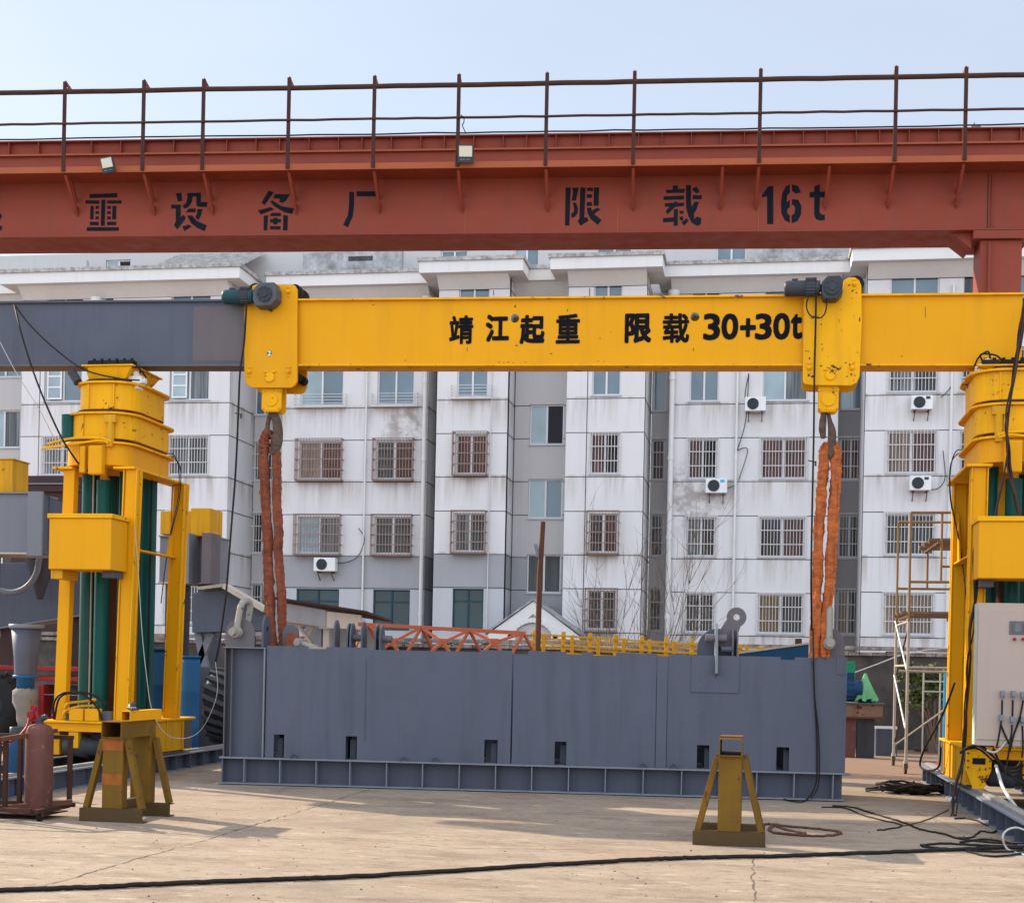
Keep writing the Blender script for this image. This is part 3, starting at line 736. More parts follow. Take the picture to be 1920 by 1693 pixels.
def bare(px, py, Y, h, spread, n, label, seed, lean=0.0):
    rnd = random.Random(seed); b = at(px, py, Y); b.z = 0; m = MB()
    t = thing('bare_shrub', b, label, 'shrub', 'leafless shrubs in front of the apartments')
    def grow(p, d, L, r, lv):
        pts = [p]; q = p
        for k in range(4):
            d = (d + Vector((rnd.gauss(0, .10), rnd.gauss(0, .10), rnd.gauss(.04, .07)))).normalized(); q = q + d * L / 4; pts.append(q)
        m.tube(pts, [r * (1 - .2 * k) for k in range(5)], 4, False)
        if lv > 0:
            for k in range(rnd.randint(3, 5)):
                i = rnd.randint(1, 4)
                dd = (d + Vector((rnd.gauss(0, .42), rnd.gauss(0, .42), rnd.uniform(-.05, .35)))).normalized(); grow(pts[i], dd, L * rnd.uniform(.35, .6), r * .6, lv - 1)
    for i in range(n):
        dx = rnd.uniform(-1, 1) * spread + lean
        grow(b + Vector((rnd.uniform(-.35, .35), rnd.uniform(-.2, .2), 0)), Vector((dx, rnd.uniform(-.2, .2), 1)).normalized(), h * rnd.uniform(.6, 1), .017, 2)
    m.build('branches', M['twig'], t)
bare(1130, 1330, 47, 5.0, .48, 11, 'bare shrub fanning out left of the stair bay porch', 11)
bare(1205, 1330, 46, 4.6, .30, 11, 'dense bare shrub leaning right before the narrow barred windows', 12, .32)

# ================================================================== red gantry crane
PR = Plane(at(960, 440, 21.9), R(4.3))
hz = lambda x, y, v=0: PR.hit(x, y, v)[1]
hu = lambda x, v=0, y=300: PR.hit(x, y, v)[0]
zb = (hz(0, 445) + hz(1800, 430)) / 2
D_G, W_W = .80, .56                    # girder depth, walkway width
zs0 = (hz(0, 325, -W_W) + hz(960, 315.5, -W_W) + hz(1900, 303, -W_W)) / 3        # bottom of the walkway edge strip
zs1 = zs0 + .095
zt = (hz(0, 297) + hz(960, 283) + hz(1900, 270)) / 3                              # top flange
zr = (hz(0, 268) + hz(960, 254, .1) + hz(1900, 240)) / 3                                   # top of the crane rail box
zh = (hz(0, 178, -W_W) + hz(960, 159, -W_W) + hz(1900, 137, -W_W)) / 3            # hand rail
zm = (hz(0, 238, -W_W) + hz(960, 222, -W_W) + hz(1900, 204, -W_W)) / 3
UL, UR = hu(-160), hu(2100)
G = thing('gantry_crane', PR.w(0, .4, 0), 'tall red oxide gantry crane spanning above the yard with black stencilled lettering', 'gantry crane')
MB().pbox(PR, UL, UR, 0, D_G, zb, zt).build('girder', M['oxide'], G)
MB().pbox(PR, UL, UR, -.05, D_G + .06, zb - .022, zb - .001).build('bottom_flange', M['oxide'], G)
MB().pbox(PR, UL, UR, -.06, D_G + .06, zt + .001, zt + .028).build('top_flange', M['oxide_light'], G)
m = MB().pbox(PR, UL, UR, .12, D_G - .1, zt + .03, zr)
m.pbox(PR, UL, UR, .03, D_G, zr + .001, zr + .02)
m.build('rail_box', M['oxide'], G)
for k, x in enumerate(range(-30, 1990, 51)):
    u = hu(x + (k * 37 % 11) - 5, .1, 275); MB().pbox(PR, u - .006, u + .006, .035, .118, zt + .03, zr - .001).build('rail_box_rib', M['oxide'], G)
MB().pbox(PR, UL, UR, -W_W + .02, -.001, zs0 + .03, zs0 + .04).build('walkway_floor', M['oxide'], G)
MB().pbox(PR, UL, UR, -W_W - .008, -W_W + .018, zs0, zs1).build('walkway_edge', M['oxide_light'], G)
post_px = [120, 268, 380, 540, 700, 858, 1023, 1187, 1423, 1677, 1808]
for i, px in enumerate(post_px):
    u = hu(px, -W_W); topz = zh + (.15 if i < 10 else .12)
    m = MB().pbox(PR, u - .028, u + .028, -W_W - .031, -W_W - .0085, zs0 + .02, topz)
    m.build('railing_post', M['oxide_backlit'], G)
    p = [(u, -W_W - .0085, topz), (u, -W_W + .22, zh + .11), (u, -W_W - .0085, zh + .045)]
    q = MB()
    q.bar(PR.w(*p[0]), PR.w(*p[1]), .02, .05).bar(PR.w(*p[2]), PR.w(*p[1]), .02, .03)
    q.build('post_gusset', M['oxide'], G)
for i, px in enumerate(post_px + [1355, 1556, -60]):
    u = hu(px, -W_W, 330)
    m = MB()
    m.bar(PR.w(u, -W_W + .05, zs0 - .01), PR.w(u, -.02, zb + .36), .042, .04)
    m.bar(PR.w(u, -.30, zs0 - .005), PR.w(u, -.01, zs0 - .28), .012, .05)
    m.prism([PR.w(u, -.001, zb + .30), PR.w(u, -.001, zb + .48), PR.w(u, -.10, zb + .42)], PR.u * .012)
    m.build('bracket', M['oxide'], G)
m = MB(); rr = random.Random(2); pts = []
for i in range(60):
    u = UL + (UR - UL) * i / 59; pts.append(PR.w(u, -W_W, zh + rr.uniform(-.004, .004)))
m.tube(pts, .040, 8); m.build('hand_rail', M['rust_dark'], G)
m = MB(); pts = [PR.w(UL + (UR - UL) * i / 59, -W_W - .04, zm + rr.uniform(-.005, .005)) for i in range(60)]
m.tube(pts, .019, 6); m.build('middle_rail', M['rust_dark'], G)
m = MB(); pts = [PR.w(UL + (UR - UL) * i / 40, .0, zr + .035 + rr.uniform(-.006, .012)) for i in range(41)]
m.tube(pts, .012, 6); m.build('power_cable', M['cable'], G)
# weld seam and end leg
ul0, ul1 = hu(1837, 0, 560), hu(1916, 0, 560)
for uu, z0_, z1_ in ((hu(1852, 0, 380), zb, zs0), (hu(1422, 0, 420), zb, zb + .45), (hu(1158, 0, 420), zb, zb + .4), (hu(872, 0, 420), zb, zb + .4)):
    MB().pbox(PR, uu - .006, uu + .006, -.006, .01, z0_, z1_).build('weld_seam', M['rust_dark'] if z1_ == zs0 else M['oxide_light'], G)
MB().pbox(PR, ul0, ul1, .04, .5, .25, zb - .15).build('leg', M['oxide'], G, .015)
MB().pbox(PR, ul0 - .12, ul1 + .12, -.04, .84, zb - .148, zb - .024).build('leg_head', M['oxide'], G)
m = MB(); u0 = ul0 - .12
m.prism([PR.w(u0 - .001, .1, zb - .024), PR.w(u0 - .30, .1, zb - .024), PR.w(u0 - .001, .1, zb - .26)], PR.n * .55)
m.build('leg_haunch', M['oxide'], G)
MB().pbox(PR, ul0 - .3, ul1 + .3, -.2, 1.0, 0, .248).build('leg_foot', M['oxide'], G)
m = MB(); u = hu(1853, 0, 560); m.cyl(PR.w(u, -.02, zb - .2), PR.w(u, -.02, .3), .022, n=8); m.cyl(PR.w(u + .02, -.03, zb - .01), PR.w(u + .02, -.03, zs0), .012, n=6)
m.build('conduit', M['oxide'], G)
# stencilled lettering traced stroke by stroke
def rect(a, b, c, d): return [(a, b), (c, b), (c, d), (a, d)]
ST = []
def stroke_set(ox, oy, k, polys): ST.append([[(ox + x / k, oy + y / k) for x, y in p] for p in polys])
K1 = 1920 / 260; K3 = 1920 / 290
stroke_set(140, 340, K1, [[(205, 180), (590, 165), (590, 225), (205, 235)], [(150, 265), (340, 268), (340, 315), (150, 312)], [(450, 268), (650, 268), (648, 312), (450, 312)],
    [(370, 258), (428, 258), (415, 618), (360, 618)], [(218, 342), (265, 342), (262, 530), (212, 530)], [(522, 342), (578, 342), (574, 530), (518, 530)],
    rect(288, 342, 338, 385), rect(288, 415, 338, 457), rect(288, 488, 335, 530), rect(450, 342, 502, 385), rect(448, 415, 500, 457), rect(448, 488, 500, 530),
    rect(210, 562, 333, 612), rect(447, 562, 576, 610), [(168, 637), (612, 637), (612, 688), (165, 690)]])
stroke_set(140, 340, K1, [[(1400, 170), (1478, 160), (1488, 275), (1430, 285)], [(1335, 325), (1470, 325), (1468, 500), (1510, 465), (1535, 500), (1530, 530), (1420, 670), (1375, 610), (1400, 560), (1400, 380), (1338, 382)],
    [(1560, 165), (1748, 160), (1750, 290), (1838, 290), (1828, 358), (1710, 355), (1685, 330), (1685, 212), (1635, 215), (1622, 290), (1570, 365), (1520, 380), (1490, 345), (1545, 300), (1558, 240)],
    [(1580, 380), (1675, 380), (1672, 432), (1535, 432)], [(1700, 385), (1768, 385), (1755, 460), (1715, 542), (1668, 500), (1690, 460)],
    [(1555, 475), (1625, 475), (1690, 550), (1830, 612), (1800, 692), (1700, 650), (1610, 580)], [(1570, 598), (1622, 628), (1520, 690), (1485, 625), (1550, 612)]])
stroke_set(460, 340, K1, [[(325, 130), (395, 155), (268, 330), (222, 300)], [(410, 180), (618, 180), (560, 275), (510, 305), (465, 285), (480, 245), (385, 238)], [(345, 285), (375, 268), (500, 345), (670, 380), (650, 455), (540, 430), (400, 350)],
    [(172, 405), (350, 360), (400, 392), (215, 462)], [(255, 478), (315, 472), (303, 682), (252, 682)], [(525, 470), (590, 478), (582, 682), (522, 680)], [(345, 455), (375, 438), (480, 438), (495, 460), (492, 485), (345, 485)],
    [(385, 525), (390, 505), (445, 505), (450, 525), (492, 525), (492, 570), (445, 575), (440, 600), (388, 600), (385, 575), (342, 570), (342, 525)], rect(340, 622, 487, 670)])
stroke_set(460, 340, K1, [[(1437, 150), (1505, 150), (1505, 330), (1490, 480), (1420, 640), (1355, 605), (1420, 470), (1435, 340)], [(1540, 142), (1815, 140), (1815, 210), (1538, 212)]])
stroke_set(1040, 330, K3, [[(135, 145), (200, 145), (183, 618), (128, 618)], [(215, 150), (300, 145), (265, 308), (210, 308), (230, 200)], [(225, 330), (265, 335), (290, 400), (285, 460), (250, 510), (208, 522), (205, 465), (235, 450), (240, 400)],
    [(318, 145), (385, 145), (368, 520), (405, 512), (418, 560), (320, 620), (285, 560), (308, 530)], rect(400, 148, 478, 190), rect(398, 230, 465, 275), rect(398, 325, 463, 375), [(487, 145), (553, 145), (545, 372), (482, 372)],
    [(398, 395), (455, 395), (460, 430), (530, 395), (570, 415), (490, 475), (582, 550), (535, 608), (450, 540), (410, 470)]])
stroke_set(1040, 330, K3, [[(1380, 175), (1465, 172), (1468, 120), (1530, 120), (1530, 165), (1620, 160), (1605, 212), (1385, 215)], [(1352, 255), (1608, 245), (1605, 295), (1352, 300)],
    [(1368, 340), (1480, 335), (1490, 318), (1520, 320), (1520, 335), (1608, 332), (1605, 375), (1500, 385), (1400, 480), (1378, 440), (1425, 385), (1365, 382)], [(1478, 420), (1530, 405), (1527, 620), (1478, 620), (1478, 570), (1345, 577), (1345, 525), (1478, 515)],
    rect(1552, 435, 1600, 470), rect(1552, 505, 1595, 552), [(1640, 525), (1662, 560), (1610, 618), (1570, 578)],
    [(1628, 115), (1693, 115), (1692, 330), (1705, 385), (1735, 325), (1792, 325), (1760, 420), (1730, 470), (1735, 540), (1765, 505), (1820, 525), (1815, 600), (1770, 622), (1700, 580), (1660, 500), (1632, 400)],
    [(1720, 150), (1765, 138), (1800, 195), (1765, 222), (1710, 180)], [(1712, 240), (1828, 240), (1825, 292), (1710, 290)]])
stroke_set(1280, 100, 3, [[(445, 800), (480, 752), (510, 745), (510, 962), (475, 962), (475, 805), (445, 812)]])
stroke_set(1280, 100, 3, [[(603, 738), (603, 785), (588, 800), (585, 840), (603, 825), (603, 865), (588, 880), (588, 900), (603, 915), (603, 955), (575, 940), (555, 900), (553, 840), (560, 790), (580, 750)],
    [(615, 738), (650, 748), (665, 785), (632, 790), (625, 780), (615, 778)], [(615, 820), (650, 825), (668, 860), (665, 910), (645, 945), (613, 957), (613, 915), (630, 900), (633, 870), (625, 855), (615, 855)]])
stroke_set(1280, 100, 3, [[(740, 750), (772, 738), (772, 780), (800, 780), (798, 812), (772, 812), (770, 895), (785, 910), (800, 908), (800, 938), (775, 942), (750, 935), (740, 910), (740, 812), (713, 812), (715, 782), (740, 780)]])
stroke_set(0, 0, 1, [[(-28, 420), (-6, 424), (4, 424), (3, 432), (-10, 433), (-30, 428)], [(-14, 398), (-2, 398), (4, 405), (-2, 417), (-10, 415)]])
for ch in ST:
    m = MB()
    for p in ch:
        q = [PR.w(*(lambda h: (h[0], -.004, h[1]))(PR.hit(x, y, -.004))) for x, y in p]
        m.add(q, [tuple(range(len(q)))[::-1]])
    m.build('stencil_letter', M['stencil'], G, recalc=False)

# floodlights on the walkway edge
def floodlight(px, py, w_, h_, tilt, label):
    u, z = PR.hit(px, py, -W_W - .14)
    t = thing('floodlight', PR.w(u, -W_W - .14, z - h_ / 2), label, 'floodlight', 'floodlights on the red crane')
    f = PR.n; ca, sa = math.cos(tilt), math.sin(tilt)
    ux = PR.u * ca + Zv * sa; uz = -PR.u * sa + Zv * ca; nrm = (-PR.n * .96 - Zv * .25).normalized(); uz = (uz - nrm * uz.dot(nrm)).normalized(); ux = uz.cross(nrm).normalized() * -1
    c = PR.w(u, -W_W - .12, z)
    def slab(a0, a1, b0, b1, d0, d1, mb): return mb.hexa([c + ux * a + uz * b + nrm * d for a, b, d in ((a0, b0, d0), (a1, b0, d0), (a1, b0, d1), (a0, b0, d1), (a0, b1, d0), (a1, b1, d0), (a1, b1, d1), (a0, b1, d1))])
    slab(-w_ / 2, w_ / 2, -h_ / 2, h_ / 2, -.04, .012, MB()).build('lamp_case', M['dark_metal'], t, .006)
    slab(-w_ * .42, w_ * .42, -h_ * .16, h_ * .43, .012, .02, MB()).build('lamp_lens', M['lens'], t)
    mb = MB(); slab(-w_ * .30, -w_ * .02, -h_ * .33, -h_ * .29, .013, .018, mb); slab(w_ * .08, w_ * .16, -h_ * .36, -h_ * .28, .013, .018, mb); slab(w_ * .22, w_ * .34, -h_ * .36, -h_ * .28, .013, .018, mb)
    mb.build('lamp_plate', M['grey_light'], t)
    MB().bar(c - nrm * .05, PR.w(u, -W_W - .02, z - h_ * .2), .04, .02).build('lamp_bracket', M['dark_metal'], t)
M['lens'] = paint('lamp_lens', (.62, .60, .50), .15, .08, 12, .1)
floodlight(201, 309, .20, .235, R(9), 'black floodlight tilted on the crane walkway at the left')
floodlight(873, 288, .235, .26, R(-1), 'black floodlight upright on the crane walkway near its middle')
u, z = PR.hit(1829, 236, .3)
t = thing('warning_lamp', PR.w(u, .3, zr + .02), 'small grey lamp box on top of the red girder at the right', 'lamp')
m = MB().pbox(PR, u - .07, u + .07, .25, .35, zr + .06, zr + .13); m.build('lamp_box', M['grey_light'], t)
m = MB().pbox(PR, u - .10, u + .10, .24, .36, zr + .022, zr + .055).bar(PR.w(u - .02, .3, zr + .131), PR.w(u - .02, .3, zr + .19), .012); m.build('lamp_foot', M['dark_metal'], t)
u, z = PR.hit(866, 235, -W_W - .06)
MB().tube(smooth_path([PR.w(u - .02, -W_W - .06, zm + .03), PR.w(u + .03, -W_W - .07, zm - .02), PR.w(u + .03, -W_W - .07, zm - .09), PR.w(u + .01, -W_W - .06, zm - .13), PR.w(u + .06, -W_W - .06, zm - .24)]), [.008] * 25, 5).build('rag_strip', M['cable'], label='black rag tied to the crane railing above a floodlight', cat='rag')

# ================================================================== yellow lifting beam
YBM = 18.2; BD = .27
zA0, zA1 = at(0, 684, YBM), at(1870, 683, YBM)
zT0, zT1 = at(0, 571, YBM), at(1915, 553, YBM)
sl_b = (zA1.z - zA0.z) / (zA1.x - zA0.x); bz = lambda x: zA0.z + sl_b * (x - zA0.x)
HB = ((zT0.z - bz(zT0.x)) + (zT1.z - bz(zT1.x))) / 2
XS, XE = at(458, 620, YBM).x + .05, at(1917, 620, YBM).x
def bbox(mb, x0, x1, y0, y1, d0, d1):
    """box that follows the slight tilt of the beam; d measured from its web foot"""
    return mb.hexa([(x, y, bz(x) + d) for x, y, d in ((x0, y0, d0), (x1, y0, d0), (x1, y1, d0), (x0, y1, d0), (x0, y0, d1), (x1, y0, d1), (x1, y1, d1), (x0, y1, d1))])
BM = thing('lifting_beam', (-4, YBM + .4, 5.4), 'long box beam painted half grey and half yellow across two hydraulic towers', 'beam')
# yellow half: a front plate with two round holes
holes = [at(965, 597, YBM), at(1303, 594, YBM)]
m = MB(); rh = .058; n = 24
def ring_plate(cx, cz, x0, x1, z0, z1, mb):
    a = [(cx + rh * math.cos(2 * math.pi * k / n), YBM, cz + rh * math.sin(2 * math.pi * k / n)) for k in range(n)]
    b = []
    for k in range(n):
        c, s_ = math.cos(2 * math.pi * k / n), math.sin(2 * math.pi * k / n); q = .16 / max(abs(c), abs(s_)); b.append((cx + c * q, YBM, cz + s_ * q))
    mb.add(a + b, [(k, n + k, n + (k + 1) % n, (k + 1) % n) for k in range(n)])
    mb.add(a + [(p[0], YBM + .5, p[2]) for p in a], [(k, (k + 1) % n, n + (k + 1) % n, n + k) for k in range(n)])
    for (xa, xb, za, zb_) in ((x0, cx - .16, z0, z1), (cx + .16, x1, z0, z1), (cx - .16, cx + .16, z0, cz - .16), (cx - .16, cx + .16, cz + .16, z1)):
        mb.add([(xa, YBM, za), (xb, YBM, za), (xb, YBM, zb_), (xa, YBM, zb_)], [(0, 1, 2, 3)])
# the web follows the tilt: lower and upper strips are tilted, the middle band holds the holes
def web(mb, xa, xb, da, db): mb.add([(xa, YBM, bz(xa) + da), (xb, YBM, bz(xb) + da), (xb, YBM, bz(xb) + db), (xa, YBM, bz(xa) + db)], [(0, 1, 2, 3)])
cuts = [XS, holes[0].x - .16, holes[0].x + .16, holes[1].x - .16, holes[1].x + .16, XE]
for i in range(0, 5, 2): web(m, cuts[i], cuts[i + 1], 0, HB)
for h in holes:
    xa, xb = h.x - .16, h.x + .16
    ang = [2 * math.pi * k / n for k in range(n)]
    a = [(h.x + rh * math.cos(t_), YBM, h.z + rh * math.sin(t_)) for t_ in ang]
    b = []
    for t_ in ang:
        c, s_ = math.cos(t_), math.sin(t_); q = .16 / max(abs(c), abs(s_)); xx = h.x + c * q; zz = h.z + s_ * q; b.append((xx, YBM, zz))
    m.add(a + b, [(k, n + k, n + (k + 1) % n, (k + 1) % n) for k in range(n)])
    lo = h.z - .16; hi = h.z + .16
    m.add([(xa, YBM, bz(xa)), (xb, YBM, bz(xb)), (xb, YBM, lo), (xa, YBM, lo)], [(0, 1, 2, 3)])
    m.add([(xa, YBM, hi), (xb, YBM, hi), (xb, YBM, bz(xb) + HB), (xa, YBM, bz(xa) + HB)], [(0, 1, 2, 3)])
m.build('front_web', M['yellow'], BM, recalc=False)
for h in holes:
    a = arc((h.x, YBM, h.z), Xv, Zv, rh, 0, 2 * math.pi, n); m = MB()
    m.add(a[:-1] + [p + Yv * .25 for p in a[:-1]], [(k, (k + 1) % n, n + (k + 1) % n, n + k) for k in range(n)])
    m.build('hole_sleeve', M['white'], BM, recalc=False)
m = MB(); bbox(m, XS, XE, YBM + BD - .012, YBM + BD, 0, HB); bbox(m, XE - .02, XE, YBM + .001, YBM + BD - .013, 0, HB)
m.build('rear_web', M['yellow'], BM)
m = MB(); bbox(m, XS, XE, YBM - .05, YBM + BD + .05, HB + .001, HB + .024); m.build('top_flange', M['yellow_worn'], BM)
m = MB(); bbox(m, XS, XE, YBM - .05, YBM + BD + .05, -.026, -.002); m.build('bottom_flange', M['yellow_worn'], BM)
XG0 = at(-200, 620, YBM).x
m = MB(); bbox(m, XG0, XS - .02, YBM + .004, YBM + BD - .004, 0, HB); m.build('grey_section', M['grey'], BM)
xs0 = at(362, 630, YBM).x
m = MB(); bbox(m, XG0, XS - .02, YBM - .04, YBM + BD + .05, HB + .001, HB + .028); m.build('grey_top_flange', M['grey_dark'], BM)
m = MB(); bbox(m, XG0, XS - .02, YBM - .04, YBM + BD + .05, -.026, -.002); m.build('grey_bottom_flange', M['grey_brown'], BM)
m = MB(); bbox(m, xs0, XS - .021, YBM + .0015, YBM + .0035, .05, HB - .06); m.build('primer_patch', M['grey_brown'], BM)
m = MB(); bbox(m, at(430, 570, YBM).x, XS + .02, YBM - .055, YBM + .15, HB + .03, HB + .05); m.build('splice_plate', M['yellow'], BM)
# lettering
def letter_mesh(text, offset, name):
    cu = bpy.data.curves.new('letters', 'FONT'); cu.body = text; cu.size = 1; cu.offset = 0.0; cu.resolution_u = 4
    o = bpy.data.objects.new('letters', cu); COL.objects.link(o)
    dg = bpy.context.evaluated_depsgraph_get(); me = bpy.data.meshes.new_from_object(o.evaluated_get(dg))
    bpy.data.objects.remove(o); bpy.data.curves.remove(cu)
    vs = [v.co.copy() for v in me.vertices]; fs = [tuple(p.vertices) for p in me.polygons]; e = offset
    V, Fc = [], []
    for k, (dx, dy) in enumerate(((0, 0), (1, 1), (1, -1), (-1, 1), (-1, -1), (1.2, 0), (-1.2, 0), (0, 1.2), (0, -1.2)) if e else ((0, 0),)):
        o_ = len(V); V += [(p.x + dx * e, p.y + dy * e, k * .0004) for p in vs]; Fc += [tuple(i + o_ for i in f) for f in fs]
    bpy.data.meshes.remove(me); me = bpy.data.meshes.new('lettering'); me.from_pydata(V, [], Fc)
    return me
def lettering(text, x0, y0, x1, y1, offset, mat, parent, Y, name='lettering'):
    me = letter_mesh(text, offset, name); a, b = at(x0, y0, Y), at(x1, y1, Y)
    xs = [v.co.x for v in me.vertices]; ys = [v.co.y for v in me.vertices]
    l0, l1, k0, k1 = min(xs), max(xs), min(ys), max(ys)
    for v in me.vertices:
        fx, fy = (v.co.x - l0) / (l1 - l0), (v.co.y - k0) / (k1 - k0)
        v.co = (a.x + fx * (b.x - a.x), Y - v.co.z, b.z + fy * (a.z - b.z))
    me.materials.clear(); me.materials.append(M[mat]); o = bpy.data.objects.new(name, me); COL.objects.link(o); adopt(o, parent); return o
for ch, x0, y0, x1, y1 in (('靖', 843, 592, 887, 645), ('江', 911, 590, 954, 641), ('起', 975, 591, 1021, 645), ('重', 1043, 589, 1087, 644), ('限', 1172, 588, 1221, 643), ('载', 1243, 588, 1292, 643)):
    lettering(ch, x0, y0, x1, y1, .024 if ch in '靖重载' else .034, 'black_letter', BM, YBM - .004)
for ch, x0, y0, x1, y1 in (('3', 1319, 588, 1350, 638), ('0', 1353, 588, 1384, 637), ('+', 1388, 597, 1417, 632), ('3', 1416, 588, 1447, 637), ('0', 1450, 587, 1481, 637), ('t', 1483, 588, 1504, 636)):
    lettering(ch, x0, y0, x1, y1, .026, 'black_letter', BM, YBM - .004)

# ================================================================== trolleys hanging round the beam
def trolley(pts, rear, label, motor, gear, blk, axle_px, badge=None, rollers=(), mat='yellow'):
    YF_, YR_ = YBM - .085, YBM + BD + .05
    c = at(*pts[0], YF_)
    t = thing('lifting_trolley', (c.x + .3, YBM + .4, at(*pts[-1], YF_).z), label, 'trolley', 'lifting trolleys on the beam')
    P = lambda q, Y: at(q[0], q[1], Y)
    poly = [P(q, YF_) for q in pts]
    MB().prism(poly, (0, .045, 0)).build('side_plate', M[mat], t, .006)
    xo = [Vector((q.x, YR_, q.z)) for q in poly]
    MB().prism(xo, (0, .045, 0)).build('side_plate', M['yellow'], t, .006)
    # lower block with sheave
    a, b = P((blk[0], blk[1]), YF_ + .06), P((blk[2], blk[3]), YF_ + .06)
    m = MB(); ch = .04
    pl = [Vector((a.x, YF_ + .06, a.z + .25)), Vector((b.x, YF_ + .06, a.z + .25)), Vector((b.x, YF_ + .06, b.z + ch)), Vector((b.x - ch, YF_ + .06, b.z)), Vector((a.x + ch, YF_ + .06, b.z)), Vector((a.x, YF_ + .06, b.z + ch))]
    m.prism(pl, (0, .04, 0)); m.build('hanger_plate', M['yellow_worn'], t, .004)
    MB().prism([p + Vector((0, .17, 0)) for p in pl], (0, .04, 0)).build('hanger_plate', M['yellow_worn'], t, .004)
    cc = Vector(((a.x + b.x) / 2, YF_ + .045, (a.z + b.z) / 2 + .0))
    MB().cyl(cc, cc + Yv * .24, .085, n=26).build('hanger_pin', M['yellow_worn'], t, .004)
    m = MB().box(cc.x - .10, cc.x + .10, YF_ + .052, YF_ + .059, b.z + .02, b.z + .05).box(cc.x - .13, cc.x + .13, YF_ + .050, YF_ + .057, cc.z + .11, cc.z + .125)
    for sx in (-1, 1):
        for sz in (-1, 1): m.cyl((cc.x + sx * .11, YF_ + .04, cc.z + sz * .11), (cc.x + sx * .11, YF_ + .06, cc.z + sz * .11), .014, n=6)
    m.build('keeper_plate', M['yellow_worn'], t)
    for (x, y, r) in axle_px:
        q = P((x, y), YF_); MB().cyl(q - Yv * .02, q + Yv * .03, r, n=26).build('axle_cover', M['yellow_worn'], t)
        m = MB().box(q.x - r * 1.3, q.x - r * .35, YF_ - .018, YF_ - .002, q.z + r * .95, q.z + r * 1.25).box(q.x + r * .35, q.x + r * 1.3, YF_ - .018, YF_ - .002, q.z + r * .95, q.z + r * 1.25)
        m.build('axle_clip', M['yellow_worn'], t)
    # wheel bolts in the corners
    for (x, y) in rear:
        m = MB(); q = P((x, y), YF_)
        m.cyl(q - Yv * .03, q, .028, n=6).cyl(q - Yv * .045, q - Yv * .03, .014, n=8)
        m.box(q.x - .035, q.x + .035, YF_ - .01, YF_ - .001, q.z + .05, q.z + .06).box(q.x - .025, q.x + .015, YF_ - .01, YF_ - .001, q.z - .07, q.z - .062)
        m.build('wheel_bolt', M['yellow_worn'], t)
    # wheels
    for (x, y, r) in rollers:
        q = P((x, y), YF_ + .05); MB().cyl(q, q + Yv * .10, r, n=28).build('wheel', M['black'], t, .01)
        MB().cyl(Vector((q.x, YR_ - .11, q.z)), Vector((q.x, YR_ - .01, q.z)), r, n=28).build('wheel', M['black'], t, .01)
    # motor and gearbox
    yg0, yg1 = YF_ - .22, YF_ - .005
    a, b = P((gear[0], gear[1]), yg0), P((gear[2], gear[3]), yg0); ch = min(b.x - a.x, a.z - b.z) * .28
    pl = [(a.x + ch, a.z), (b.x - ch * .4, a.z), (b.x, a.z - ch), (b.x, b.z + ch), (b.x - ch, b.z), (a.x + ch * .4, b.z), (a.x, b.z + ch), (a.x, a.z - ch)]
    g = MB().prism([Vector((x, yg0, z)) for x, z in pl], (0, .21, 0)).build('gearbox', M[motor[5] if len(motor) > 5 else 'gun'], t, .015)
    cc = Vector(((a.x + b.x) / 2, yg0, (a.z + b.z) / 2)); r = (a.z - b.z) * .33
    m = MB().cyl(cc - Yv * .02, cc, r, n=24).cyl(cc - Yv * .035, cc - Yv * .02, r * .45, n=16)
    for k in range(8): m.cyl(cc + Vector((math.cos(k * .785) * r * .8, -.03, math.sin(k * .785) * r * .8)), cc + Vector((math.cos(k * .785) * r * .8, -.019, math.sin(k * .785) * r * .8)), .012, n=6)
    m.build('gearbox_cover', M['dark_metal'], g)
    ym = YF_ - .10
    a, b = P((motor[0], motor[1]), ym - .08), P((motor[2], motor[3]), ym - .08); r = (a.z - b.z) / 2; zc = (a.z + b.z) / 2; L = b.x - a.x
    prof = [(.02, 0), (r * .8, 0), (r * .97, .02), (r, .05), (r, L * .55), (r * .86, L * .56), (r * .86, L * .82), (r * .95, L * .83), (r * .95, L * .95), (r * .5, L * .96), (r * .5, L + .12)]
    mo = MB().lathe((a.x, ym, zc), prof, 26, 'x').build('motor', M[motor[4]], t)
    m = MB()
    for k in range(16):
        an = k * math.pi / 8; m.bar((a.x + L * .56, ym + math.cos(an) * r * .9, zc + math.sin(an) * r * .9), (a.x + L * .82, ym + math.cos(an) * r * .9, zc + math.sin(an) * r * .9), .012, .03)
    m.box(a.x + L * .56, a.x + L * .86, ym - .06, ym + .06, zc + r * .9, zc + r * 1.22)
    m.box(a.x + L * .2, a.x + L * .36, ym - .03, ym + .03, zc + r * .98, zc + r * 1.2)
    m.build('motor_fins', M['dark_metal'], mo)
    return t
tl = trolley([(458, 700), (458, 590), (459, 566), (472, 560), (473, 536), (482, 533), (548, 533), (553, 536), (557, 543), (557, 714), (553, 722), (546, 727), (474, 727), (463, 722), (459, 714)],
    [(541, 547), (468, 697), (541, 697)], 'left yellow trolley with a green number badge and a dark teal motor', (415, 541, 474, 567, 'teal_motor'), (474, 530, 518, 573),
    (491, 727, 527, 772), [(506, 707, .065)], rollers=[(552, 547, .10), (555, 706, .06), (478, 545, .10)])
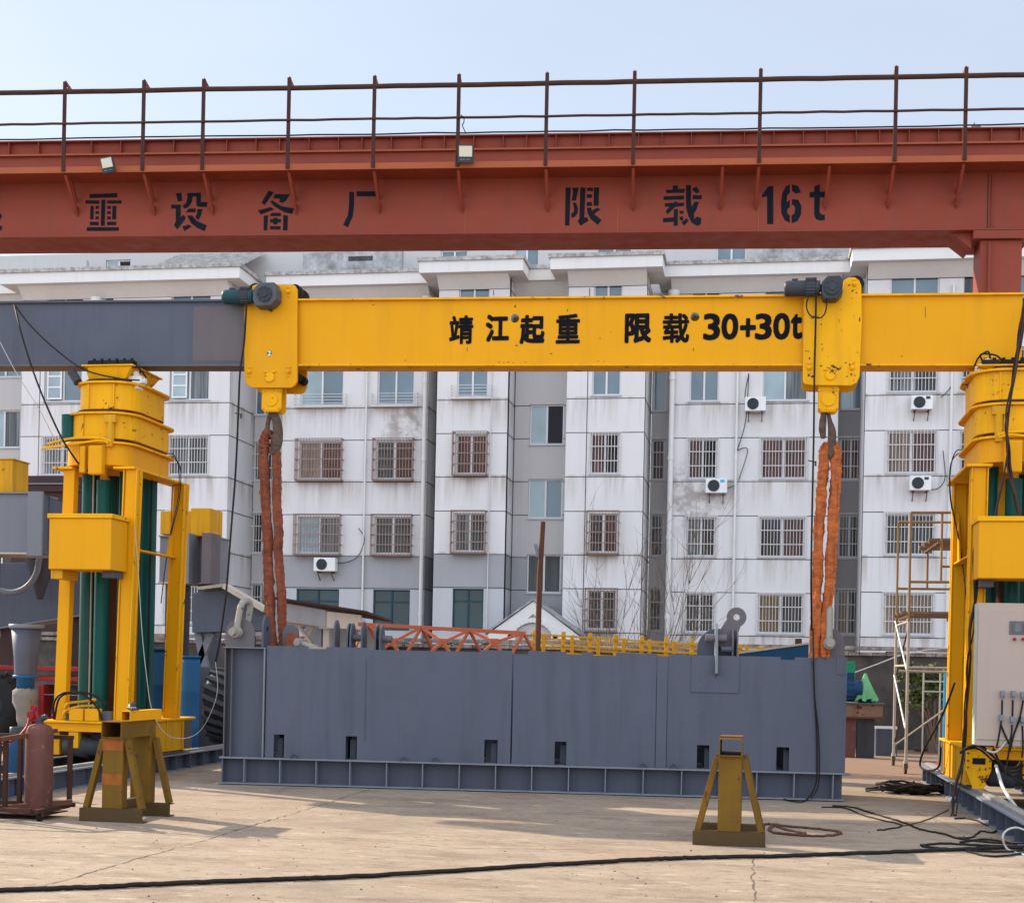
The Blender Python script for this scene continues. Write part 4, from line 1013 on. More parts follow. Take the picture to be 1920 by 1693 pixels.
tr = trolley([(1505, 714), (1507, 560), (1511, 553), (1580, 545), (1582, 526), (1590, 521), (1603, 520), (1611, 526), (1615, 536), (1616, 600), (1612, 705), (1607, 717), (1595, 723), (1520, 722), (1509, 720)],
    [(1602, 533), (1517, 690), (1598, 690)], 'right yellow trolley with chipped paint and a dark grey motor', (1471, 524, 1541, 552, 'dark_metal', 'dark_metal'), (1541, 517, 1580, 560),
    (1535, 725, 1572, 772), [(1557, 703, .062)], rollers=[(1605, 532, .10), (1525, 552, .08)], mat='yellow_worn')
q = at(505, 662, YBM - .085)
MB().cyl(q - Yv * .006, q + Yv * .001, .034, n=24).build('number_badge', M['pale_badge'] if 'pale_badge' in M else M['green_box'], tl)
lettering('2', 502, 658, 508, 667, .03, 'white', tl, YBM - .085 - .009, 'badge_number')

# grease run below the left gearbox, chipped corners on the right side plate
def flake(cx, cy, rw, rh, seed, parent, mat='rust_dark', name='paint_chip', yy=None):
    yy = YBM - .0865 if yy is None else yy
    rnd = random.Random(seed); n = 11; q = []
    for k in range(n):
        a = 2 * math.pi * k / n; f = rnd.uniform(.35, 1.0); q.append(at(cx + math.cos(a) * rw * f, cy + math.sin(a) * rh * f, yy))
    MB().add(q, [tuple(range(n))[::-1]]).build(name, M[mat], parent, recalc=False)
flake(506, 578, 8, 10, 1, tl, 'rust', 'grease_run'); flake(500, 577, 5, 7, 2, tl, 'rust_dark', 'grease_run')
for i_, (cx, cy, a_, b_) in enumerate(((1517, 704, 4, 3), (1524, 706, 5, 3), (1540, 686, 3, 3), (1586, 680, 3, 2), (1593, 684, 2, 5), (1601, 681, 3, 4), (1596, 702, 2, 4), (1603, 704, 3, 2), (1592, 535, 3, 2), (1598, 546, 4, 2), (1606, 549, 3, 2), (1612, 600, 2, 6), (1540, 608, 2, 2), (1518, 672, 2, 3), (1588, 706, 2, 2), (1551, 690, 2, 2))):
    flake(cx, cy, a_, b_, 40 + i_, tr)
for i_, (cx, cy, a_, b_) in enumerate(((936, 679, 2, 1.5), (945, 680, 1.5, 1), (953, 679, 2, 1.5), (962, 680, 2, 1.5), (985, 679, 2.5, 1), (1033, 663, 4, 1.5), (966, 574, 2, 5), (1064, 582, 1.5, 3), (1122, 677, 2, 1.5), (1133, 678, 1.5, 1), (1146, 622, 1, 2), (1125, 634, 1.2, 2.5), (876, 655, 1, 7), (968, 648, 4, 1.5), (1300, 655, 1, 5), (760, 676, 3, 1), (700, 572, 3, 1), (1735, 585, 1, 14), (1690, 668, 5, 1))):
    flake(cx, cy, a_, b_, 90 + i_, BM, 'rust' if i_ % 3 else 'trestle_brown', 'paint_chip', YBM - .0015)
# ================================================================== slings and hooks
def hook(top, h_, label, yv):
    """a thick forged link hanging from the trolley, its eye holding the sling"""
    m = MB(); a, b = at(top[0], top[1], yv), at(top[2], top[3], yv)
    return a, b
def sling(name_label, legs, mat, Y, r=.058, seed=1, loop=None):
    rnd = random.Random(seed); t = thing('round_sling', at(*legs[0][-1], Y), name_label, 'sling', 'slings between the trolleys and the steel box')
    for leg in legs:
        ctrl = [at(x, y, Y + (0 if k else 0)) for k, (x, y) in enumerate(leg)]
        path = smooth_path(ctrl, 14); pts = []; rs = []
        for i, p in enumerate(path):
            pts.append(p + Vector((rnd.gauss(0, .002), rnd.gauss(0, .002), 0))); rs.append(r * (1 + .02 * math.sin(i * .5 + seed) + rnd.uniform(-.05, .05)))
        m = MB().tube(pts, rs, 16); tw = rnd.uniform(0, 6)
        for i, p in enumerate(pts):                       # the sleeve lies in folds that wind slowly round the core
            for k in range(16):
                f = 1 + .17 * math.cos(3 * 2 * math.pi * k / 16 + .33 * i + tw) + .06 * math.cos(5 * 2 * math.pi * k / 16 - .21 * i); m.v[i * 16 + k] = p + (m.v[i * 16 + k] - p) * f
        m.v = [v + Vector((rnd.uniform(-.006, .006), rnd.uniform(-.006, .006), rnd.uniform(-.012, .012))) for v in m.v]
        # the seam of the cover: a ragged lip running down the leg
        sgn = -1 if leg is legs[0] else 1; vs = []
        for i, p in enumerate(pts): vs += [p + Vector((sgn * rs[i] * .75, -rs[i] * .68, 0)), p + Vector((sgn * (rs[i] * 1.0 + rnd.uniform(.0, .02)), -rs[i] * .75, rnd.uniform(-.02, .02)))]
        m.add(vs, [(2 * i, 2 * i + 1, 2 * i + 3, 2 * i + 2) for i in range(len(pts) - 1)])
        m.build('sling_leg', M[mat], t)
    if loop: MB().tube(smooth_path([at(x, y, Y) for x, y in loop], 8), r * .85, 10).build('sling_eye', M[mat], t)
    return t
sling('rust red padded sling doubled under the left trolley', [[(504, 808), (497, 825), (496, 850), (497, 900), (502, 990), (504, 1060), (507, 1140), (514, 1228)], [(514, 815), (518, 840), (519, 900), (521, 980), (524, 1060), (529, 1150), (531, 1228)]], 'sling_red', 18.34, .058, 3)
sling('bright orange padded sling doubled under the right trolley', [[(1552, 832), (1546, 850), (1543, 900), (1538, 960), (1534, 1050), (1531, 1130), (1527, 1232)], [(1560, 832), (1567, 856), (1564, 930), (1559, 1010), (1556, 1080), (1549, 1150), (1545, 1232)]], 'sling_orange', 18.34, .060, 9)
def link(px, label, Y, mat):
    t = thing('lifting_hook', at(*px[0][-1], Y), label, 'hook', 'hooks under the trolleys')
    for k, (pts, rs) in enumerate(zip(px[:-1], px[-1])):
        MB().tube(smooth_path([at(x, y, Y) for x, y in pts], 6), smooth_r(rs, (len(pts) - 1) * 6 + 1), 12).build('hook_body' if k == 0 else 'hook_strap', M[mat], t)
def smooth_r(rs, n):
    return [rs[min(int(i / (n - 1) * (len(rs) - 1)), len(rs) - 2)] * (1 - ((i / (n - 1) * (len(rs) - 1)) - min(int(i / (n - 1) * (len(rs) - 1)), len(rs) - 2))) + rs[min(int(i / (n - 1) * (len(rs) - 1)), len(rs) - 2) + 1] * ((i / (n - 1) * (len(rs) - 1)) - min(int(i / (n - 1) * (len(rs) - 1)), len(rs) - 2)) for i in range(n)]
link([[(509, 770), (517, 785), (521, 805), (520, 830), (513, 848), (507, 838)], [(509, 772), (503, 790), (502, 806), (508, 818)], [[.05, .06, .068, .07, .05, .02], [.035, .03, .03, .02]]], 'oily brown hook under the left trolley with a bulging shank', 18.32, 'hook')
link([[(1553, 775), (1556, 790), (1560, 810), (1559, 838), (1555, 856), (1550, 848)], [(1545, 772), (1543, 790), (1542, 806), (1544, 822)], [[.02, .03, .05, .055, .045, .02], [.03, .045, .045, .03]]], 'narrow brown hook under the right trolley', 18.32, 'hook')

# ================================================================== grey steel box
_pl, _pr = gr(415, 1470), gr(1583, 1503)
PB = Plane(_pl, math.atan2(_pr.y - _pl.y, _pr.x - _pl.x))
LB = (_pr - _pl).length
bu = lambda x, y=1300, v=0: PB.hit(x, y, v)[0]
bzz = lambda x, y, v=0: PB.hit(x, y, v)[1]
ZF0 = (bzz(425, 1419) + bzz(1000, 1435) + bzz(1575, 1446)) / 3         # top flange of the foot beam
ZTP = (bzz(600, 1218) + bzz(1575, 1229)) / 2
DBX = 1.25
X = thing('steel_box', PB.w(LB / 2, .6, 0), 'long open steel box in dark grey primer standing on a ribbed foot beam', 'steel box')
def pb(name, mat, *q, bevel=0, par=None): return MB().pbox(PB, *q).build(name, M[mat], par or X, bevel)
pb('foot_web', 'grey_foot_shaded', .02, LB - .02, .10, .115, .03, ZF0 - .022)
pb('foot_flange', 'grey_light', -.05, LB, -.02, .22, .012, .029)
pb('foot_flange', 'grey_light', -.03, LB, -.03, .24, ZF0 - .02, ZF0)
pb('foot_web', 'grey', .02, LB - .02, DBX - .09, DBX - .07, .03, ZF0 - .022)
pb('foot_flange', 'grey_light', 0, LB, DBX - .22, DBX, .012, .029)
pb('foot_flange', 'grey_light', 0, LB, DBX - .24, DBX, ZF0 - .02, ZF0)
for x in (457.5, 524.5, 592.5, 656, 724.5, 792, 861, 929, 997, 1066, 1135, 1206, 1278, 1348, 1419, 1489, 1562):
    u = bu(x, 1455); pb('stiffener', 'grey_light', u - .006, u + .006, -.015, .099, .031, ZF0 - .022)
pb('foot_end', 'grey', .0, .018, -.01, DBX - .001, .031, ZF0 - .021)
# left end post: recessed channel
uA, uB, uC, uE = bu(420), bu(428), bu(488), bu(498)
zT = bzz(450, 1213)
pb('end_post_web', 'grey', uA + .012, uE - .002, .11, .125, ZF0 + .001, zT - .014)
pb('end_post_flange', 'grey_mauve', uA, uA + .012, -.0, .6, ZF0 + .001, zT - .014)
pb('end_post_flange', 'grey_light', uE - .03, uE - .012, -.02, .10, ZF0 + .001, zT - .014)
pb('end_post_flange', 'grey_mauve', bu(434) - .01, bu(434), .0, .108, ZF0 + .001, zT - .014)
pb('end_post_cap', 'grey_light', uA - .02, uE - .001, -.03, .7, zT - .012, zT)
# front plate, with cut-outs and a nibbled top edge
zw = lambda x, y: bzz(x, y)
cut = [(513, 1380, 533, 1417), (648, 1379, 669, 1421), (908, 1385, 933, 1430), (1040, 1389, 1062, 1432), (1307, 1397, 1330, 1440), (1456, 1398, 1480, 1442)]
ZH = sum(zw(a, b) for a, b, c, d in cut) / 6
seams = [(bu(499), bu(959, 1300)), (bu(962, 1300), bu(1230.5, 1300)), (bu(1252, 1300), LB)]
notch = [(bu(578, 1220), bu(613, 1220), .03), (bu(690, 1222), bu(900, 1222), .025), (bu(962, 1222) + .002, bu(990, 1222), .045), (bu(1063, 1222), bu(1090, 1222), .03), (bu(1113, 1222), bu(1155, 1222), .045), (bu(1464, 1228), bu(1491, 1228), .05), (bu(1286, 1228) , bu(1520, 1228), .012)]
ZPT = ZTP + .01
for (ua, ub) in seams:
    cs = [(bu(a, 1400), bu(c, 1400)) for a, b, c, d in cut if ua < bu(a, 1400) < ub]
    ns = [q for q in notch if q[1] > ua + .01 and q[0] < ub - .01]
    us = sorted({ua, ub} | {v for q in cs for v in q} | {min(max(v, ua), ub) for q in ns for v in q[:2]})
    zs = sorted({ZF0 + .001, ZH, ZPT - .045, ZPT - .03, ZPT - .025, ZPT - .012, ZPT - .05, ZPT})
    skip = set()
    for i in range(len(us) - 1):
        cu = (us[i] + us[i + 1]) / 2
        for j in range(len(zs) - 1):
            cz = (zs[j] + zs[j + 1]) / 2
            if cz < ZH and any(a < cu < b for a, b in cs): skip.add((i, j))
            if any(a < cu < b and cz > ZPT - h_ for a, b, h_ in ns): skip.add((i, j))
    MB().grid(PB, us, zs, skip, .0, .016).build('front_plate', M['grey'], X)
pb('cover_strip', 'grey', bu(1231.5), bu(1251), -.012, .004, ZF0 + .004, ZPT - .03)
m = MB().pbox(PB, bu(685), bu(685) + .008, -.006, .002, ZF0 + .25, ZPT - .15); m.build('weld_seam', M['grey_dark'], X)
pa, pc = PB.hit(1297, 1229, -.014), PB.hit(1385, 1299, -.014)
pb('doubler_plate', 'grey', pa[0], pc[0], -.014, -.001, pc[1], ZPT - .014)
pa, pc = PB.hit(1569, 1229, -.01), PB.hit(1583, 1264, -.01)
pb('doubler_plate', 'grey', pa[0], LB - .001, -.01, -.001, pc[1], ZPT - .014)
MB().grid(PB, [uA, LB], [ZF0 + .001, ZPT - .03], set(), DBX - .016, DBX).build('rear_plate', M['grey'], X)
pb('end_plate', 'grey', LB - .02, LB - .002, .018, DBX - .018, ZF0 + .001, ZPT - .06)
pb('end_plate', 'grey', uE + .25, uE + .27, .018, DBX - .018, ZF0 + .001, ZPT - .06)
for k in range(7):
    u = uE + .95 + k * 1.0; m = MB().pbox(PB, u, u + .014, .25, DBX - .02, ZF0 + .002, ZPT - .25).pbox(PB, u - .09, u + .10, .22, .246, ZF0 + .002, ZPT - .25)
    m.build('inner_rib', M['grey_dark'], X)  # darker grey carries the shade inside the box
for x in (527, 663, 925, 1054, 1322, 1469):
    u = bu(x, 1400, .3); m = MB().pbox(PB, u, u + .014, .16, DBX - .02, ZF0 + .002, ZPT - .4).pbox(PB, u - .015, u + .06, .14, .156, ZF0 + .002, ZH - .05)
    m.build('inner_rib', M['grey_dark'], X)  # interior shade put into the colour of these ribs too
pb('floor_plate', 'grey_dark', uE, LB - .022, .245, DBX - .245, ZF0 - .018, ZF0 - .004)
for x in (758, 817, 1206, 1263, 553):
    u = bu(x, 1430); pts = [PB.w(u - .05 + .025 * i, -.03 - .01 * (i % 2), ZF0 + .004 + (.05 if i in (1, 2, 3) else .0)) for i in range(5)]
    MB().tube(smooth_path(pts, 4), .009, 6).build('tie_loop', M['grey_dark'], X)
pb('side_ledge', 'grey_light', LB + .001, LB + .10, .1, .35, ZF0 - .04, ZF0 - .025)

# ---- lugs welded on top
def lug(u, v, w_, h_, th, mat='grey_mauve', hole=None, axis='u', name='lug', z0=None, par=None):
    z0 = ZPT - .06 if z0 is None else z0
    n = 16; r = w_ / 2; hh = max(h_ - r, 0); poly = [(-r, 0), (r, 0)] + [(r * math.cos(math.pi * i / n), hh + min(r, h_) * math.sin(math.pi * i / n)) for i in range(n + 1)]
    if axis == 'u': pts = [PB.w(u + a, v, z0 + b) for a, b in poly]; vec = PB.n * th
    else: pts = [PB.w(u, v + a, z0 + b) for a, b in poly]; vec = PB.u * th
    o = MB().prism(pts, vec).build(name, M[mat], par or X, .004)
    if hole:
        c = (PB.w(u, v - .003, z0 + hh) if axis == 'u' else PB.w(u - .003, v, z0 + hh)); d = PB.n if axis == 'u' else PB.u
        MB().cyl(c, c + d * (th + .006), hole, n=18).build('lug_hole', M['black'], o)
    return o
pxm = lambda x0, x1, y=1200, v=.1: (bu(x0, y, v), bu(x1, y, v))
a, b = pxm(423, 477); lug((a + b) / 2, .10, b - a, bzz(450, 1159, .1) - zT, .04, z0=zT)
a, b = pxm(1527, 1585); lug((a + b) / 2 - .01, .06, b - a, bzz(1556, 1178, .06) - ZPT + .06, .045)
pb('lug_rib', 'grey_mauve', bu(1522, 1200), bu(1526, 1200), .0, .30, ZPT - .12, bzz(1523, 1178))
a = bu(494, 1190, .15); lug(a - .02, .30, .36, bzz(494, 1157, .15) - zT + .03, .03, 'grey', .035, 'v', z0=zT)
pb('lug_rib', 'grey_mauve', bu(472, 1200, .2), bu(478, 1200, .2), .15, .25, zT + .001, zT + .14)
a = bu(543, 1190, .5); lug(a, .55, .22, .36, .04, 'grey_mauve')
for x, hgt, dv in ((630, 1162, .28), (654, 1168, .30), (660, 1168, .30), (681, 1165, .28), (706, 1170, .24), (715, 1172, .24)):
    a = bu(x, 1190, dv); lug(a, dv, .34, bzz(x, hgt, dv) - ZPT + .06, .022, 'grey', None, 'v')
m = MB(); z = ZPT + .13
m.cyl(PB.w(bu(655, 1190, .28), .28, z), PB.w(bu(682, 1190, .28), .28, z), .045); m.cyl(PB.w(bu(708, 1190, .24), .24, z - .01), PB.w(bu(735, 1190, .24), .24, z - .01), .045)
m.build('lug_pin', M['grey_mauve'], X)
# right-middle lug group
a, b = pxm(1307, 1384, 1225, .2); o = lug((a + b) / 2, .22, b - a, bzz(1340, 1178, .2) - ZPT + .06, .04, 'grey_dark')
ux = bu(1341, 1220, -.05)
m = MB().prism([PB.w(ux, -.12, bzz(1341, 1262, -.12)), PB.w(ux, -.016, bzz(1341, 1268, 0)), PB.w(ux, -.016, ZPT - .06), PB.w(ux, .22, ZPT - .05), PB.w(ux, .22, bzz(1341, 1190, 0)), PB.w(ux, .10, bzz(1341, 1168, 0)), PB.w(ux, .0, bzz(1341, 1180, -.1)), PB.w(ux, -.10, ZPT - .06)], PB.u * .035)
m.build('lug_plate', M['grey_light'], X, .004)
for x in (1372, 1381):
    uu = bu(x, 1210, .1); m = MB().prism([PB.w(uu, .05, ZPT - .05), PB.w(uu, .26, ZPT - .05), PB.w(uu, .26, bzz(x, 1182, .1)), PB.w(uu, .12, bzz(x, 1180, .1)), PB.w(uu, .05, bzz(x, 1195, .1))], PB.u * .02); m.build('lug_rib', M['grey_mauve'], X)
z = bzz(1340, 1196, .05); MB().cyl(PB.w(bu(1323, 1196), .06, z), PB.w(bu(1363, 1196), .06, z), .05, n=24).build('lug_pin', M['grey_mauve'], X, .004)
z = bzz(1360, 1217, .05); MB().cyl(PB.w(bu(1352, 1217), .03, z), PB.w(bu(1372, 1217), .03, z), .035, n=20).build('lug_pin', M['grey_dark'], X)
# tilted link plate pinned there, with a real eye
c1, c0 = PB.hit(1381, 1157, .17), PB.hit(1352, 1215, .17)
d = Vector((c1[0] - c0[0], c1[1] - c0[1])).normalized(); e = Vector((-d.y, d.x)); r1 = .125; rh2 = .04; n = 28
def lp(a, b, v): return PB.w(c1[0] + d.x * a + e.x * b, v, c1[1] + d.y * a + e.y * b)
ln = math.hypot(c1[0] - c0[0], c1[1] - c0[1])
outer = []
for k in range(n):
    t_ = 2 * math.pi * k / n; q = (math.cos(t_), math.sin(t_))
    if q[0] >= -.05: outer.append((q[0] * r1, q[1] * r1))
    else: outer.append((q[0] * ln * (1 if abs(q[0]) > .9 else .95) if abs(q[1]) < .75 else q[0] * r1, q[1] * r1 if abs(q[1]) > .75 else math.copysign(r1, q[1]) if abs(q[0]) < .97 else q[1] * r1))
vs = []; m = MB()
for v in (.165, .195):
    vs += [lp(a, b, v) for a, b in outer] + [lp(math.cos(2 * math.pi * k / n) * rh2, math.sin(2 * math.pi * k / n) * rh2, v) for k in range(n)]
fs = []
for k in range(n):
    k2 = (k + 1) % n
    fs += [(k, k2, n + k2, n + k), (2 * n + k, 3 * n + k, 3 * n + k2, 2 * n + k2), (k, 2 * n + k, 2 * n + k2, k2), (n + k, n + k2, 3 * n + k2, 3 * n + k)]
m.add(vs, fs); m.build('link_plate', M['grey_mauve'], label='purple grey link plate with a round eye tilted up from the box', cat='link plate')

# shackles
def shackle(pin, up, axis, w_, h_, r, label, mat='steel', grp='shackles on the steel box'):
    """pin centre, direction the bow points, pin axis"""
    pin, up, axis = Vector(pin), Vector(up).normalized(), Vector(axis).normalized()
    t = thing('shackle', pin, label, 'shackle', grp)
    ctr = pin + up * (h_ - w_ / 2)
    pts = [pin - axis * w_ / 2, pin - axis * w_ / 2 + up * (h_ - w_ / 2) * .5] + arc(ctr, -axis, up, w_ / 2, 0, math.pi, 12) + [pin + axis * w_ / 2 + up * (h_ - w_ / 2) * .5, pin + axis * w_ / 2]
    MB().tube(pts, [r * 1.1] + [r] * (len(pts) - 2) + [r * 1.1], 12).build('bow', M[mat], t)
    for s_ in (-1, 1):
        c = pin + axis * s_ * w_ / 2; MB().cyl(c - axis * r * .95, c + axis * r * .95, r * 1.75, n=20).build('ear', M[mat], t, .004)
    m = MB().cyl(pin - axis * (w_ / 2 + r * 1.9), pin + axis * (w_ / 2 + r * 1.9), r * .8, n=14)
    m.cyl(pin - axis * (w_ / 2 + r * 2.6), pin - axis * (w_ / 2 + r * .97), r * 1.25, n=6); m.cyl(pin + axis * (w_ / 2 + r * 1.0), pin + axis * (w_ / 2 + r * 2.4), r * 1.25, n=6)
    m.build('bolt', M['steel'], t)
    return t
sp = PB.hit(449, 1185, .04)
shackle(PB.w(sp[0], .12, sp[1]), Zv * 1 + PB.u * .12 + PB.n * .12, PB.n * .94 + PB.u * .34, .22, .42, .042, 'pale shackle standing on the left end lug of the steel box')
sp = PB.hit(1554, 1206, .0)
shackle(PB.w(sp[0], .08, sp[1]), Zv, PB.n, .22, .46, .042, 'pale shackle standing on the right end lug of the steel box')
q = PB.w(bu(562, 1200, .3), .3, ZPT + .05)
shackle(q, PB.u * 1 - Zv * .28, PB.n, .14, .24, .035, 'pale shackle lying on the steel box beside the red sling')
m = MB(); a = bu(548, 1200, .3)
m.prism([PB.w(a - .09, .22, ZPT - .05), PB.w(a + .06, .22, ZPT - .05), PB.w(a + .09, .24, ZPT + .17), PB.w(a - .05, .24, ZPT + .18)], PB.n * .06)
m.build('sling_end', M['sling_red'], label='short flap of red sling cover beside the lying shackle', cat='sling end', bevel=.01)
q = PB.hit(585, 1216, .2)
MB().pbox(PB, bu(575, 1216, .1), bu(613, 1216, .1), .05, .25, ZPT - .028, ZPT - .004).build('loose_plate', M['galv'], label='thin loose steel strip lying on the edge of the steel box', cat='steel strip')
# black cable hanging down the front of the box
pts = [PB.w(*(lambda h: (h[0], -.03, h[1]))(PB.hit(x, y, -.03))) for x, y in ((1524, 1178), (1525, 1228), (1527, 1300), (1531, 1370), (1532, 1440), (1528, 1475), (1514, 1497))] 
tc = thing('hanging_cable', pts[-1], 'pair of black cords hanging down the right end of the steel box', 'cable')
ext = [gr(1500, 1505), gr(1470, 1500), gr(1490, 1495), gr(1530, 1494), gr(1552, 1500)]
for e_ in ext: e_.z = .015
MB().tube(smooth_path(pts + ext, 6), .010, 6).build('cord', M['cable'], tc)
pts2 = [p + PB.u * (.02 * i / 3 if i > 2 else 0) + PB.n * -.012 for i, p in enumerate(pts)]
MB().tube(smooth_path(pts2, 6), .008, 6).build('cord', M['cable'], tc)

# ================================================================== track beams under the towers
def track(xc, y0, y1, label, front=True, sgn=1):
    t = thing('track_beam', (xc, y0, 0), label, 'track beam', 'grey track beams under the towers')
    MB().box(xc - .12, xc + .12, y0, y1, .0, .016).build('lower_flange', M['grey_light'], t)
    MB().box(xc - .13, xc + .13, y0, y1, .225, .245).build('upper_flange', M['grey_light'], t)
    MB().box(xc - .04, xc + .04, y0, y1, .246, .275).build('wheel_rail', M['steel'], t)
    MB().box(xc - .012, xc + .012, y0 + .02, y1 - .02, .017, .224).build('web', M['grey'], t)
    MB().box(xc - .115, xc + .115, y0 + .001, y0 + .016, .017, .224).build('end_plate', M['grey_dark'], t)
    y = y0 + .5
    while y < y1 - .1:
        MB().box(xc - .118, xc + .118, y, y + .016, .017, .224).build('stiffener', M['grey'], t); y += .52
for xc, lb in ((-8.33, 'grey ribbed track beam nearest the steel box, under the left tower'), (-9.45, 'grey ribbed track beam on the far left, behind the gas cylinder')):
    track(xc, 12.2, 22.6, lb)
for xc, lb in ((2.60, 'grey ribbed track beam with its end showing at the right edge'), (3.75, 'grey ribbed track beam hidden mostly under the control cabinet')):
    track(xc, 13.95, 22.6, lb)

# ================================================================== hydraulic towers
def rrect(x0, x1, y0, y1, r, n=7):
    out = []
    for cx, cy, a0 in ((x1 - r, y1 - r, 0), (x0 + r, y1 - r, 90), (x0 + r, y0 + r, 180), (x1 - r, y0 + r, 270)):
        for i in range(n + 1): a = R(a0 + 90 * i / n); out.append((cx + r * math.cos(a), cy + r * math.sin(a)))
    return out
def tower(xin, s, label, lean=0.0):
    """xin: inner edge; s: outward direction"""
    fx = lambda l: xin + s * l
    t = thing('hydraulic_tower', (fx(.55), 18.6, .27), label, 'hydraulic tower', 'hydraulic gantry towers')
    bx = lambda nm, mt, l0, l1, y0, y1, z0, z1, bv=.006, par=None: MB().box(fx(l0), fx(l1), y0, y1, z0, z1).build(nm, M[mt], par or t, bv)
    Y0, Y1 = 17.7, 20.0
    # wheel carriage
    bx('base_side', 'yellow_dirty', .0, .20, Y0 + .12, Y1, .30, .735)
    bx('base_side', 'yellow_dirty', .98, 1.16, Y0 + .12, Y1, .30, .735)
    bx('base_plate', 'yellow_worn', -.03, 1.2, Y0 - .05, Y1 + .05, .736, .765)
    bx('base_front', 'yellow', .0, 1.16, Y0, Y0 + .08, .62, .734)
    bx('base_rear', 'yellow_dirty', .21, .97, Y1 - .1, Y1, .40, .734)
    for y in (Y0 + .9, Y0 + 1.35, Y0 + 1.9): bx('base_rib', 'yellow_dirty', -.02, -.001, y, y + .025, .305, .73, .003)
    bx('base_end', 'gun', -.012, -.001, Y1 - .3, Y1 - .03, .32, .72, .003)
    p = [(-.005, .733), (.29, .733), (.29, .50), (.20, .25), (.09, .25), (-.005, .50)]
    MB().prism([Vector((fx(l), Y0 - .03, z)) for l, z in p], (0, .028, 0)).build('end_shield', M['yellow_worn'], t, .004)
    bx('shield_window', 'black', .07, .22, Y0 - .034, Y0 - .029, .56, .635, .0)
    m = MB()
    for l, z in ((.02, .69), (.27, .69), (.02, .60), (.27, .60), (.02, .52), (.27, .52)): m.cyl((fx(l), Y0 - .043, z), (fx(l), Y0 - .029, z), .011, n=6)
    m.build('shield_bolts', M['rust_dark'], t)
    bx('front_post', 'yellow_dirty', .66, .80, Y0 + .02, Y0 + .12, .40, .618)
    for l, y in ((.11, Y0 + .25), (.11, Y1 - .3), (1.07, Y0 + .25), (1.07, Y1 - .3)): MB().cyl((fx(l - .07), y, .405), (fx(l + .07), y, .405), .13, n=28).build('carriage_wheel', M['dark_metal'], t, .008)
    m = MB().lathe((fx(.28) if s > 0 else fx(.92), Y0 + .2, .42), [(.02, 0), (.12, 0), (.135, .02), (.135, .18), (.15, .19), (.15, .3), (.12, .32), (.12, .6), (.04, .64)], 24, 'x'); m.build('drive_motor', M['dark_metal'], t)
    bx('drive_gearbox', 'black', .30, .52, Y0 + .12, Y0 + .4, .47, .615, .03)
    # corner legs
    for l0, y0 in ((.0, 17.76), (.88, 17.76), (.0, 19.34), (.88, 19.34)):
        z1 = 4.10
        LW, LD = .165, .13
        q = MB().hexa([(fx(l0), y0, .766), (fx(l0 + LW), y0, .766), (fx(l0 + LW), y0 + LD, .766), (fx(l0), y0 + LD, .766), (fx(l0) + lean, y0, z1), (fx(l0 + LW - .01) + lean, y0, z1), (fx(l0 + LW - .01) + lean, y0 + LD, z1), (fx(l0) + lean, y0 + LD, z1)])
        q.build('leg', M['yellow'], t, .008)
        e = -.001 if l0 == 0 else LW + .001; e2 = e - .014 if l0 == 0 else e + .014
        for ya, yb in ((y0 - .02, y0 + .025), (y0 + LD - .02, y0 + LD + .03)):
            xs_ = sorted((fx(e), fx(e2)))
            MB().hexa([(xs_[0], ya, .767), (xs_[1], ya, .767), (xs_[1], yb, .767), (xs_[0], yb, .767), (xs_[0] + lean, ya, z1), (xs_[1] + lean, ya, z1), (xs_[1] + lean, yb, z1), (xs_[0] + lean, yb, z1)]).build('leg_flange', M['yellow_worn'], t)
    bx('top_plate', 'yellow_worn', -.06, .24, 17.70, 19.56, 4.102, 4.135)
    bx('top_plate', 'yellow_worn', .82, 1.10, 17.70, 19.56, 4.102, 4.135)
    bx('tie_plate', 'yellow', .02, .13, 17.90, 19.338, 3.05, 3.075)
    bx('tie_plate', 'yellow', .90, 1.0, 17.90, 19.338, 3.05, 3.075)
    MB().prism([Vector((fx(.06), 19.10, 3.076)), Vector((fx(.06), 19.338, 3.076)), Vector((fx(.06), 19.338, 3.75))], (s * .02, 0, 0)).build('gusset', M['yellow'], t)
    # oil tank on the front
    bx('oil_tank', 'yellow', .03, .89, 17.25, 17.738, 2.74, 3.40, .012)
    bx('tank_lid', 'yellow_worn', .01, .91, 17.23, 17.75, 3.402, 3.46)
    bx('tank_bracket', 'yellow_dirty', .72, .88, 17.3, 17.74, 2.62, 2.738)
    bx('tank_bracket', 'gun', .08, .24, 17.45, 17.74, 2.65, 2.738)
    MB().cyl((fx(1.0), 17.95, 4.50), (fx(1.0), 17.95, 4.86), .10, n=20).build('side_cylinder', M['green'], t)
    MB().cyl((fx(.86), 17.9, 5.29), (fx(.98), 17.95, 5.44), .06, n=14).build('level_motor', M['dark_metal'], t)
    # lifting cylinders
    cyls = [(.28, 18.26, .115, 4.75), (.83, 18.28, .115, 4.75), (.30, 18.98, .115, 4.75), (.82, 18.95, .115, 4.75)]
    for l, y, r, z1 in cyls:
        o = MB().cyl((fx(l), y, .767), (fx(l), y, z1), r, n=28).build('lifting_cylinder', M['green'], t)
        MB().cyl((fx(l), y, .766), (fx(l), y, .84), r + .03, n=24).build('cylinder_foot', M['rust_dark'], o)
        MB().tube([(fx(l - .10), y - r - .015, .85), (fx(l - .10), y - r - .015, z1 - .4)], .014, 6).build('oil_pipe', M['galv'] if y < 18.5 else M['cable'], o)
    o = MB().cyl((fx(.55), 18.1, .767), (fx(.55), 18.1, 4.0), .10, n=24).build('lifting_cylinder', M['green'], t)
    MB().cyl((fx(.55), 18.1, 4.001), (fx(.55), 18.1, 4.75), .055, n=20).build('cylinder_rod', M['yellow_dirty'], o)
